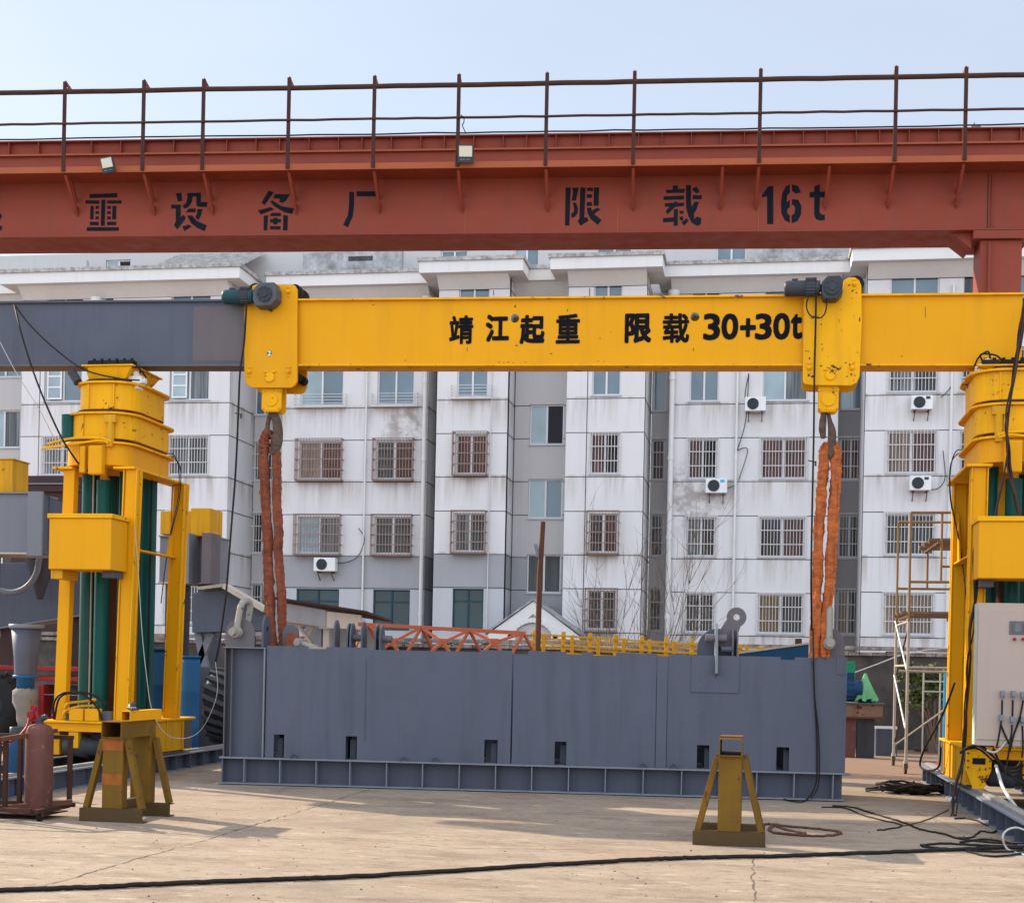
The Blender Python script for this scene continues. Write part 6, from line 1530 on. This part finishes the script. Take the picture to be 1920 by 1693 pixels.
gb = thing('switch_box', (g0.x, 30, 0), 'green switch box on a post behind the blue motor', 'switch box')
MB().box(g0.x - .05, g1.x, 30, 30.2, g1.z, g0.z).build('box_body', M['green_box'], gb, .01)
MB().box(g0.x + .05, g0.x + .1, 30.05, 30.1, 0, g1.z - .002).build('box_post', M['dark_metal'], gb)
# green cloth thrown over a pump
q = at(1622, 1290, YK + .1); cl = MB(); rnd = random.Random(9); apx = at(1623, 1262, YK + .1)
n = 16; rows = 7; vs = []
for j in range(rows):
    f = j / (rows - 1)
    for i in range(n + 1):
        an = -R(200) * i / n + R(10); rad = (.02 + .20 * f) * (1 + .28 * math.sin(i * 2.2 + 1) * f)
        vs.append(Vector((apx.x + rad * math.cos(an), YK + .15 + rad * .8 * math.sin(an), apx.z - (apx.z - zt_ - .01) * f * (.92 + .06 * math.sin(i * 1.7)))))
cl.add(vs, [(j * (n + 1) + i, j * (n + 1) + i + 1, (j + 1) * (n + 1) + i + 1, (j + 1) * (n + 1) + i) for j in range(rows - 1) for i in range(n)], True)
cl.build('cloth', M['cloth'], label='green cloth draped over a pump on the steel bench', cat='cloth')
pt = thing('pump', (apx.x + .02, YK + .2, zt_), 'small dark blue pump under the green cloth', 'pump')
MB().lathe((apx.x + .02, YK + .2, zt_ + .002), [(0, 0), (.13, 0), (.14, .05), (.10, .1), (.09, .28), (.03, .33), (.0, .33)], 20).build('pump_body', M['blue_dark'], pt)
MB().cyl((apx.x + .02, YK + .05, zt_ + .2), (apx.x + .02, YK + .12, zt_ + .2), .06, n=16).build('pump_flange', M['dark_metal'], pt)
a, b = at(1643, 1362, 29), at(1682, 1402, 29)
bn = thing('scrap_bin', (a.x + .2, 29, 0), 'dark steel bin with a pale rim between bench and scaffold', 'bin')
m = MB().box(a.x, b.x, 29, 29.02, .0, a.z - .04).box(a.x, b.x, 29.4, 29.42, 0, a.z - .04).box(a.x, a.x + .02, 29.021, 29.399, 0, a.z - .04).box(b.x - .02, b.x, 29.021, 29.399, 0, a.z - .04); m.build('bin_body', M['grey_dark'], bn)
m = MB().box(a.x - .02, b.x + .02, 28.98, 29.03, a.z - .039, a.z).box(a.x - .02, b.x + .02, 29.39, 29.44, a.z - .039, a.z); m.build('bin_rim', M['white'], bn)
a, b = at(1731, 1258, 27.5), at(1790, 1392, 27.5)
cg = thing('steel_cage', (a.x, 27.5, 0), 'pale steel frame cage standing before the leafy shrub', 'cage')
for x in (a.x, a.x + .30, a.x + .62):
    MB().box(x, x + .026, 27.5, 27.535, .0, a.z).build('cage_upright', M['beige'], cg)
for z in (.05, b.z + .75, a.z - .75, a.z - .03): MB().box(a.x + .001, a.x + .65, 27.501, 27.534, z + .36 if .1 < z else z, z + .39 if .1 < z else z + .03).build('cage_rail', M['beige'], cg)
a, b = at(1770, 1262, 26.8), at(1790, 1395, 26.8)
MB().box(a.x, a.x + .5, 26.8, 26.83, .02, a.z).build('blue_sheet', M['blue_light'], label='light blue steel sheet upright beside the right tower leg', cat='sheet')
# pipes and junk on the soil by the wall
rnd = random.Random(12); c = gr(1735, 1402)
for k, (px, py, dx, dy, lb, mt_k) in enumerate(((1700, 1404, 1.5, .5, 'long pale pole lying by the wall foot', 'galv'), (1690, 1398, 2.0, .2, 'rusty pole lying farthest back by the wall foot', 'scaffold'), (1715, 1410, 1.2, -.25, 'short dark pole lying nearest by the wall foot', 'rust_dark'))):
    p = gr(px, py); MB().cyl((p.x, p.y, .05), (p.x + dx, p.y + dy, .07), .03, n=8).build('pole', M[mt_k], label=lb, cat='pole', group='poles lying by the wall foot')
MB().tube(smooth_path([at(1604, 1260, 29.8), at(1650, 1243, 30), at(1690, 1228, 30.3), at(1740, 1218, 30.6), at(1790, 1214, 31)], 5), .012, 6).build('rope', M['wire_white'], label='pale rope rising from the green switch box past the scaffold', cat='rope')

# ================================================================== behind the steel box
p = at(1013, 978, 20.6); q0 = at(1009, 1200, 20.6)
m = MB().box(q0.x - .045, q0.x + .0, 20.58, 20.62, 0, p.z - .15).box(q0.x + .001, q0.x + .04, 20.585, 20.615, .8, p.z - .02); 
m = MB().tube([(q0.x - .02, 20.6, 0), (at(1013, 1090, 20.6).x - .01, 20.6, 2.9), (at(1018, 985, 20.6).x, 20.6, p.z)], [.045, .042, .036], 6)
pt = thing('rusty_post', (q0.x, 20.6, 0), 'thin rusty post leaning up behind the steel box', 'post')
m.build('post_shaft', M['rust'], pt)
e0 = at(1006, 1042, 20.6); MB().bar((e0.x + .03, 20.6, e0.z - .02), (e0.x - .02, 20.6, e0.z + .17), .03, .05).build('post_hook', M['grey_light'], pt)
# lattice boom
YB_ = 22.4
BT = thing('lattice_boom', (-4.8, YB_, 0), 'orange red lattice boom lying behind the steel box', 'lattice boom')
L = lambda x, y, v=0: at(x, y, YB_ + v)
m = MB().bar(L(672, 1170), L(985, 1187), .06); m.build('top_chord', M['orange_truss'], BT, .004)
zlo = at(800, 1240, YB_).z - .12
fl = lambda x, v: Vector((L(x, 1200).x, YB_ + v, zlo))
MB().bar(fl(650, -.45), fl(1000, -.45), .08).build('lower_chord', M['orange_truss'], BT); MB().bar(fl(650, .5), fl(1010, .5), .08).build('lower_chord', M['orange_truss'], BT)
tops = [690, 790, 880, 982]; mids = [735, 830, 927]
for k, x in enumerate(mids):
    j = L(x, 1204, -.25)
    MB().box(j.x - .075, j.x + .075, j.y - .02, j.y + .01, j.z - .06, j.z + .06).build('gusset', M['orange_truss'], BT, .01)
    for tx in (tops[k], tops[k + 1]): MB().bar(L(tx, 1170 + (tx - 672) * .054), j, .042).build('diagonal', M['orange_truss'], BT)
    for dx in (-48, 48): MB().bar(j, fl(x + dx, -.45), .04).build('diagonal', M['orange_truss'], BT)
for tx in tops: 
    for dx in (-30, 30): MB().bar(L(tx, 1170 + (tx - 672) * .054), fl(tx + dx, .5 if dx > 0 else -.45), .038).build('diagonal', M['orange_truss'], BT)
for x in (680, 985): MB().box(fl(x, 0).x - .05, fl(x, 0).x + .05, YB_ - .4, YB_ + .45, 0, zlo - .041).build('boom_block', M['wood'], BT)
# yellow railing panels
YR2 = 24.0
RL = thing('railing_stack', (-2.2, YR2, 0), 'stack of yellow guard railings stored behind the steel box', 'railing')
xs_ = [1003, 1057, 1107, 1155, 1204, 1250, 1298, 1342, 1388, 1430]
tz = lambda x: at(x, 1181 + (x - 1003) * .056 + max(0, x - 1310) * .06, YR2).z
for k, x in enumerate(xs_):
    c = at(x, 1190, YR2); MB().box(c.x - .035, c.x + .035, YR2 - .05, YR2 + .0, .25, tz(x)).build('railing_post', M['yellow_rail'], RL, .01)
    MB().box(c.x + .08, c.x + .14, YR2 + .25, YR2 + .31, .25, tz(x) - .05).build('railing_post', M['yellow_rail'], RL, .01)
for dv, off in ((-.07, 0), (.32, .06)):
    for dz in (.07, .22, .36, .50, .75, 1.1):
        a, b = at(996, 1190, YR2).x, at(1440, 1190, YR2).x
        MB().bar((a, YR2 + dv, tz(1003) - dz - off), (b, YR2 + dv, tz(1430) - dz - off + .03), .022, .032).build('rail', M['yellow_rail'], RL)
MB().box(at(1000, 1190, YR2).x, at(1440, 1190, YR2).x, YR2 - .1, YR2 + .4, 0, .249).build('stack_base', M['rust_dark'], RL)
# dark blue steel girder slanting up beside it
a, b, c, d = at(1385, 1226, 21.6), at(1522, 1207, 21.6), at(1522, 1240, 21.6), at(1385, 1242, 21.6)
sg = thing('stored_girder', (b.x, 21.8, 0), 'dark blue girder with a pale top edge behind the right half of the box', 'girder')
MB().prism([a, b, Vector((c.x, c.y, .0)), Vector((d.x, d.y, .0))], (0, .3, 0)).build('girder_body', M['blue_dark'], sg)
MB().hexa([a + Vector((0, -.03, .001)), b + Vector((0, -.03, .001)), b + Vector((0, .33, .001)), a + Vector((0, .33, .001)), a + Vector((0, -.03, .03)), b + Vector((0, -.03, .03)), b + Vector((0, .33, .03)), a + Vector((0, .33, .03))]).build('girder_flange', M['galv'], sg)
for px, py, lb in ((1497, 1206, 'small dark steel block on the slanting blue girder'), (1473, 1212, 'flat dark steel scrap on the slanting blue girder')):
    q = at(px, py, 21.75); MB().box(q.x - .05, q.x + .05, 21.7, 21.8, q.z - (.06 if px > 1480 else .015), q.z + .06 * (px > 1480) + .01).build('steel_block', M['rust_dark'], label=lb, cat='steel block')
# shed with beige fascia behind the red sling
YS = 29.0
SH = thing('open_shed', (at(600, 1180, YS).x, YS, 0), 'open lean-to shed with a beige and grey fascia behind the left sling', 'shed')
P_ = lambda x, y, v=0: at(x, y, YS + v)
a, b, c, d = P_(520, 1128), P_(611, 1144), P_(611, 1176), P_(520, 1163); MB().prism([d, c, b, a], (0, .12, 0)).build('fascia', M['beige_grey'], SH)
a, b, c, d = P_(612, 1146), P_(676, 1153), P_(676, 1180), P_(612, 1177); MB().prism([d, c, b, a], (0, .12, 0)).build('fascia', M['beige'], SH)
a, b = P_(515, 1123), P_(690, 1150); MB().hexa([a + Vector((0, -.12, .0)), b + Vector((0, -.12, .0)), b + Vector((0, 2.0, -.12)), a + Vector((0, 2.0, -.12)), a + Vector((0, -.12, .05)), b + Vector((0, -.12, .05)), b + Vector((0, 2.0, -.07)), a + Vector((0, 2.0, -.07))]).build('shed_roof', M['rust_dark'], SH)
zz = lambda x: P_(x, 1180).z
for x, mt_k in ((608, 'beige'), (674, 'beige'), (530, 'beige'), (594, 'grey_light')):
    q = P_(x, 1180); MB().box(q.x - .06, q.x + .06, YS + .13, YS + .25, 0, q.z + .02).build('shed_post', M[mt_k], SH)
a = P_(545, 1160); b = P_(560, 1215); MB().box(P_(520, 1180).x, P_(676, 1180).x, YS + .14, YS + .24, P_(600, 1174).z, P_(600, 1163).z - .0).build('shed_beam', M['beige'], SH)
MB().bar(P_(560, 1172, .4), P_(590, 1215, .4), .12, .06).bar(P_(590, 1172, .4), P_(562, 1215, .4), .05).build('shed_brace', M['beige'], SH)
MB().box(P_(520, 1180).x, P_(676, 1180).x, YS + 1.9, YS + 1.95, 0, P_(600, 1170).z).build('shed_back', M['beige_grey'], SH)
MB().box(P_(566, 1180).x, P_(586, 1180).x, YS + 1.2, YS + 1.25, 0, P_(600, 1172).z).build('shed_panel', M['white'], SH)

# ================================================================== stored crane parts and machines at the left
def girder(name, label, x0, y0, x1, y1, Y, depth, mat='grey_light', endpx=None, base=True):
    a, b = at(x0, y0, Y), at(x1, y1, Y)
    t = thing('stored_girder', ((a.x + b.x) / 2, Y, 0), label, 'girder', 'stored crane girders at the left')
    MB().box(a.x, b.x, Y, Y + depth, b.z, a.z).build('girder_body', M[mat], t, .008)
    MB().box(a.x, b.x + .02, Y - .05, Y + depth + .05, a.z + .001, a.z + .03).build('girder_flange', M['grey_light'], t)
    MB().box(a.x, b.x + .02, Y - .05, Y + depth + .05, b.z - .03, b.z - .001).build('girder_flange', M['beige'], t)
    if base:
        for f in ((.08,) if x0 < 0 else (.2, .8)):
            x = a.x + (b.x - a.x) * f; MB().box(x - .12, x + .12, Y + .1, Y + depth - .05, 0, b.z - .031).build('girder_stand', M['grey_dark'], t)
    return t
g1 = girder('g', 'light grey girder stub stacked at the left edge beside a yellow tank', -60, 926, 61, 1036, 23, .8)
a, b = at(61, 924, 22.9), at(88, 1044, 22.9)
MB().box(a.x + .02, b.x, 22.7, 22.76, b.z, a.z).build('end_plate', M['grey_light'], g1, .006)
MB().prism([Vector((a.x + .02, 22.761, a.z - .02)), Vector((b.x, 22.761, a.z - .05)), Vector((at(113, 945, 23.5).x, 23.6, at(113, 945, 23.5).z)), Vector((at(113, 1040, 23.5).x, 23.6, at(113, 1040, 23.5).z)), Vector((b.x, 22.761, b.z + .05))], (0, .2, 0)).build('end_stub', M['grey'], g1)
a, b = at(-60, 862, 23.05), at(23, 924, 23.05)
yt = thing('yellow_case', (b.x - .3, 23.3, b.z), 'yellow steel case standing on the light grey girder at the left edge', 'case')
MB().box(a.x, b.x, 23.05, 23.6, b.z - .02, a.z).build('case_body', M['beige_yellow'] if 'beige_yellow' in M else M['yellow_dirty'], yt, .01)
MB().box(a.x, b.x + .02, 23.03, 23.62, a.z + .001, a.z + .02).build('case_lid', M['yellow_dirty'], yt)
g2 = girder('g', 'grey girder end under a yellow crane case behind the back leg', 300, 1007, 400, 1092, 24, .7)
for x0, x1, mk in ((354, 370, 'grey_light'), (395, 411, 'grey_mauve')):
    a, b = at(x0, 1005, 23.9), at(x1, 1097, 23.9); MB().box(a.x, b.x, 23.5, 23.93, b.z, a.z + .02).build('end_plate', M[mk], g2, .006)
a, b = at(300, 958, 24.0), at(359, 1006, 24.0)
yc = thing('yellow_case', (b.x, 24.2, b.z), 'yellow ochre steel case on the grey girder right of the left tower', 'case')
MB().box(a.x, b.x, 24.02, 24.5, b.z + .04, a.z).build('case_body', M['yellow_dirty'], yc, .01)
a, b = at(360, 953, 23.85), at(395, 1012, 23.85)
MB().box(a.x, b.x, 23.8, 24.4, b.z + .06, a.z).build('case_cover', M['yellow_dirty'], yc, .01)
# big lower plate girder
p = [at(-60, 1058, 25), at(165, 1050, 25), at(165, 1150, 25), at(-60, 1185, 25)]
g3 = thing('stored_girder', (p[0].x + .8, 25.2, 0), 'large dull grey plate girder low behind the left tower', 'girder', 'stored crane girders at the left')
MB().prism([p[3], p[2], p[1], p[0]], (0, .5, 0)).build('girder_body', M['grey'], g3, .01)
MB().prism([p[3] + Vector((0, -.06, -.03)), p[2] + Vector((0, -.06, -.03)), p[2] + Vector((0, -.06, -.002)), p[3] + Vector((0, -.06, -.002))], (0, .62, 0)).build('girder_flange', M['grey_light'], g3)
for x in (20, 140): q = at(x, 1150, 25.2); MB().box(q.x - .15, q.x + .15, 25.1, 25.4, 0, q.z - .1).build('girder_stand', M['maroon'], g3)
# bent pipe hanging in front of it
c = at(20, 1055, 24.2); cr = (at(72, 1055, 24.2).x - c.x)
m = MB().tube(arc((c.x, 24.2, c.z), Xv, Zv, cr, R(5), R(-170), 18), .055, 10); m.tube([(c.x + cr, 24.2, c.z), (c.x + cr + .03, 24.25, c.z + .25)], .055, 10)
m.build('bent_pipe', M['grey_light'], label='grey pipe bent in a wide bow below the left girder stub', cat='pipe')
a = at(50, 1085, 24.0); m = MB().lathe((a.x, 24.5, a.z - .35), [(.02, 0), (.05, 0), (.34, .95), (.36, .97), (.0, .98)], 24); m.build('steel_cone', M['grey'], label='dark grey steel cone pointing down below the left girder stub', cat='cone')
# wedge shaped girder end right of the left tower
p = [at(360, 1112, 23), at(424, 1101, 23), at(492, 1140, 23), at(497, 1182, 23), at(360, 1186, 23)]
wg = thing('stored_girder', (p[1].x, 23.2, 0), 'grey wedge shaped girder end with a pale sloping edge behind the left lug', 'girder', 'stored crane girders at the left')
MB().prism(p[::-1], (0, .5, 0)).build('girder_body', M['grey'], wg, .008)
MB().bar(at(424, 1099, 22.95), at(500, 1144, 22.95), .3, .08).build('girder_flange', M['beige'], wg)
MB().bar(at(375, 1104, 22.95), at(424, 1098, 22.95), .3, .05).build('girder_flange', M['galv'], wg)
for x in (372, 398, 450):
    MB().bar(at(x, 1186, 23.2), at(x + (14 if x != 398 else -30), 1255, 23.2), .12).build('girder_strut', M['grey_light'], wg)
q = at(380, 1250, 23.2); MB().box(q.x - .5, q.x + 1.2, 23.0, 23.5, 0, q.z).build('girder_block', M['grey_dark'], wg)
# dark shed
a, b = at(24, 893, 32.2), at(330, 893, 32.2)
sh = thing('brown_shed', ((a.x + b.x) / 2, 33, 0), 'dark brown sheet metal shed behind the left hydraulic tower', 'shed')
MB().box(a.x, at(150, 893, 32.2).x, 32.2, 34.2, .0, a.z - .38).build('shed_wall', M['maroon'], sh)
MB().box(a.x - .02, at(152, 893, 32.2).x, 32.12, 34.3, a.z - .379, a.z - .18).build('shed_eave', M['maroon'], sh)
MB().box(a.x - .02, at(152, 893, 32.2).x, 32.10, 34.3, a.z - .179, a.z).build('shed_roof', M['maroon'], sh)
MB().box(a.x - .02, at(152, 893, 32.2).x, 32.07, 32.115, a.z - .21, a.z - .18).build('shed_gutter', M['grey_light'], sh)
# hopper with a sacking sleeve
hp = at(50, 1172, 19.4); hb_ = at(50, 1265, 19.4); hc = at(50, 1290, 19.4)
H = thing('steel_hopper', (hp.x, 19.4, 0), 'grey steel hopper above a blue collar and a dirty sacking sleeve', 'hopper')
m = MB().lathe((hp.x, 19.4, hb_.z), [(.16, 0), (.17, .25), (.215, hp.z - hb_.z - .05), (.0, hp.z - hb_.z - .05)], 24); m.build('hopper_body', M['grey'], H)
MB().lathe((hp.x, 19.4, hp.z - .05), [(0, .0), (.235, .0), (.25, .02), (.25, .06), (.0, .06)], 28).build('hopper_rim', M['grey_light'], H)
MB().lathe((hp.x, 19.4, hc.z - .02), [(.0, 0), (.125, 0), (.125, hb_.z - hc.z - .03), (.18, hb_.z - hc.z - .02), (.18, hb_.z - hc.z + .015), (0, hb_.z - hc.z + .015)], 24).build('hopper_collar', M['blue'], H)
zs_ = at(50, 1365, 19.4).z; rnd = random.Random(31); prof = [(.02, 0), (.09, .02), (.11, .12), (.13, .25), (.17, .38), (.19, .48), (.17, hc.z - zs_ - .03), (.12, hc.z - zs_)]
m = MB().lathe((hp.x, 19.4, zs_), prof, 18)
m.v = [v + Vector((rnd.uniform(-.018, .018), rnd.uniform(-.018, .018), rnd.uniform(-.012, .012))) for v in m.v]; m.build('sacking_sleeve', M['sack'], H)
MB().cyl((hp.x, 19.4, 0), (hp.x, 19.4, zs_ + .03), .07, n=14).build('hopper_leg', M['dark_metal'], H)
# red machine on big tyres
VY = 22.6
V = thing('red_machine', (-11, VY, 0), 'red wheeled machine chassis with big black tyres behind the left tower', 'machine')
a = lambda x, y: at(x, y, VY)
def rb(nm, x0, y0, x1, y1, d0=0, d1=.5, mt_k='red'):
    p, q = a(x0, y0), a(x1, y1); return MB().box(p.x, q.x, VY + d0, VY + d1, q.z, p.z).build(nm, M[mt_k], V, .01)
rb('chassis_beam', -60, 1246, 330, 1263, 0, .8); rb('chassis_plate', -60, 1264, 330, 1282, .06, .7); rb('chassis_post', 72, 1283, 80, 1370, .0, .3); rb('chassis_post', 20, 1283, 28, 1370, .0, .3)
rb('chassis_floor', -60, 1340, 330, 1392, .1, 1.2); rb('chassis_rail', 28, 1300, 150, 1304, .02, .1, 'galv'); rb('engine_cover', 80, 1284, 330, 1338, .3, 1.1, 'maroon')
def tyre(cx, cy, rr_, y0, lab):
    c = at(cx, cy, y0); wd = .45; prof = [(rr_ * .5, 0), (rr_ * .9, .0), (rr_, .07), (rr_, wd - .07), (rr_ * .9, wd), (rr_ * .5, wd)]
    o = MB().lathe((c.x, y0, c.z), prof, 36, 'y').build('tyre', M['black'], V)
    MB().lathe((c.x, y0 + .05, c.z), [(0, 0), (rr_ * .5, .02), (rr_ * .5, .3)], 28, 'y').build('rim', M['dark_metal'], o)
    m = MB()
    for k in range(22):
        an = 2 * math.pi * k / 22
        for sgn in (0, 1):
            an2 = an + sgn * math.pi / 22
            p0 = Vector((c.x + math.cos(an2) * rr_ * 1.02, y0 + .02 + sgn * .21, c.z + math.sin(an2) * rr_ * 1.02)); p1 = Vector((c.x + math.cos(an2 + .14) * rr_ * 1.02, y0 + .21 + sgn * .21, c.z + math.sin(an2 + .14) * rr_ * 1.02))
            m.bar(p0, p1, .06, .05, (math.cos(an2), 0, math.sin(an2)))
    m.build('tyre_tread', M['black'], o)
tyre(-22, 1325, .57, VY - .5, ''); c = at(424, 1322, VY); o = MB().lathe((c.x - .2, VY, c.z), [(.30, 0), (.54, 0), (.60, .07), (.60, .43), (.54, .5), (.30, .5)], 36, 'x').build('tyre', M['black'], V)
m = MB()
for k in range(22):
    an = 2 * math.pi * k / 22
    for s_ in (0, 1):
        a0 = an + s_ * math.pi / 22; p0 = Vector((c.x - .19 + .24 * s_, VY + math.cos(a0) * .61, c.z + math.sin(a0) * .61)); p1 = Vector((c.x + .05 + .24 * s_, VY + math.cos(a0 + .16) * .61, c.z + math.sin(a0 + .16) * .61))
        m.bar(p0, p1, .07, .05, (0, math.cos(a0), math.sin(a0)))
m.build('tyre_tread', M['dark_metal'], o)
# blue drums
for (x0, y0, x1, y1, Y, lb, mk) in ((340, 1229, 372, 1345, 20.9, 'blue steel drum standing close beside the back leg', 'blue'), (264, 1215, 312, 1340, 22.0, 'dark blue drum seen between the tower legs', 'blue_dark')):
    p, q = at(x0, y0, Y), at(x1, y1, Y); r_d = (q.x - p.x) / 2
    t = thing('steel_drum', ((p.x + q.x) / 2, Y, 0), lb, 'drum', 'blue drums behind the left tower')
    h_ = p.z
    MB().lathe(((p.x + q.x) / 2, Y, .0), [(0, .01), (r_d, .01), (r_d, h_ * .33), (r_d * 1.03, h_ * .34), (r_d, h_ * .35), (r_d, h_ * .66), (r_d * 1.03, h_ * .67), (r_d, h_ * .68), (r_d, h_ - .12), (r_d * .98, h_ - .02), (r_d * .96, h_ - .06), (0, h_ - .06)], 28).build('drum_body', M[mk], t)
    MB().lathe(((p.x + q.x) / 2, Y, h_ - .03), [(r_d * .98, 0), (r_d * 1.09, 0), (r_d * 1.09, .03), (r_d * .98, .03)], 28).build('drum_rim', M[mk], t)
# cables strung from the grey beam
MB().tube(smooth_path([at(27, 572, 18.1), at(40, 625, 17.8), at(60, 690, 17.6), at(85, 755, 17.4), at(115, 820, 17.4), at(142, 862, 17.6), at(150, 872, 17.74)], 8), .013, 8).build('stay_cable', M['cable'], label='black cable sloping from the grey beam to the left tower leg', cat='cable', group='cables strung from the grey beam')
MB().tube(smooth_path([at(29, 574, 18.1), at(60, 614, 18.05), at(110, 660, 18.0), at(160, 694, 17.9), at(225, 710, 17.85), at(262, 713, 17.9)], 8), .010, 8).build('stay_cable', M['cable'], label='thin black cable sagging along the grey beam to the saddle', cat='cable', group='cables strung from the grey beam')
MB().tube(smooth_path([at(-5, 632, 18.1), at(30, 698, 18.0), at(75, 770, 18.3), at(105, 830, 19)], 6), .005, 6).build('stay_cable', M['wire_white'], label='very thin pale wire at the left edge of the grey beam', cat='cable', group='cables strung from the grey beam')
MB().tube(smooth_path([at(462, 572, 18.0), at(458, 640, 18.05), at(450, 700, 18.0), at(447, 770, 17.95), at(442, 880, 17.9), at(432, 1010, 17.85), at(424, 1110, 17.8), at(412, 1200, 17.8), at(404, 1240, 17.85)], 8), .014, 8).build('control_cable', M['cable'], label='long black control cable hanging down from the left trolley', cat='cable', group='control cables under the trolleys')
MB().tube(smooth_path([at(404, 1240, 17.85), at(408, 1290, 17.9), at(398, 1330, 18.0), at(375, 1370, 18.3), at(345, 1384, 18.3), at(310, 1375, 18.1), at(285, 1330, 17.9), at(274, 1260, 17.85), at(266, 1180, 17.8), at(258, 1050, 17.73), at(252, 985, 17.73)], 8), .005, 6).build('control_cable', M['wire_white'], label='thin pale cable looping from the left control cable to the oil tank', cat='cable', group='control cables under the trolleys')
m = MB()
for px, py in ((1524, 865), (1527, 623)):
    q = at(px, py, 18.0); m.bar(q + Vector((-.05, 0, 0)), q + Vector((.05, 0, .01)), .012)
MB().tube(smooth_path([at(1530, 556, 18.0), at(1529, 620, 18.04), at(1527, 700, 18.05), at(1526, 800, 17.9), at(1524, 900, 17.8), at(1522, 1000, 17.75), at(1521, 1100, 17.75), at(1522, 1180, PB.w(bu(1524), -.03, 0).y)], 8), .012, 8).build('control_cable', M['cable'], label='black control cable hanging straight down from the right trolley', cat='cable', group='control cables under the trolleys')
for px, py, lb in ((447, 776, 'small clip on the left control cable'), (1523, 865, 'small clip on the right control cable')):
    q = at(px, py, 17.93 if px < 1000 else 17.83); MB().bar(q + Vector((-.05, 0, .01)), q + Vector((.05, 0, -.01)), .014).bar(q + Vector((.04, -.01, -.06)), q + Vector((.04, -.01, .0)), .022).build('cable_clip', M['dark_metal'], label=lb, cat='clip')
MB().tube(smooth_path([at(1516, 556, 17.9), at(1512, 575, 17.9), at(1520, 592, 17.9), at(1538, 596, 17.9), at(1548, 584, 17.9), at(1550, 560, 17.95)], 8), .009, 6).build('motor_cable', M['cable'], label='loop of thin cable below the motor of the right trolley', cat='cable')
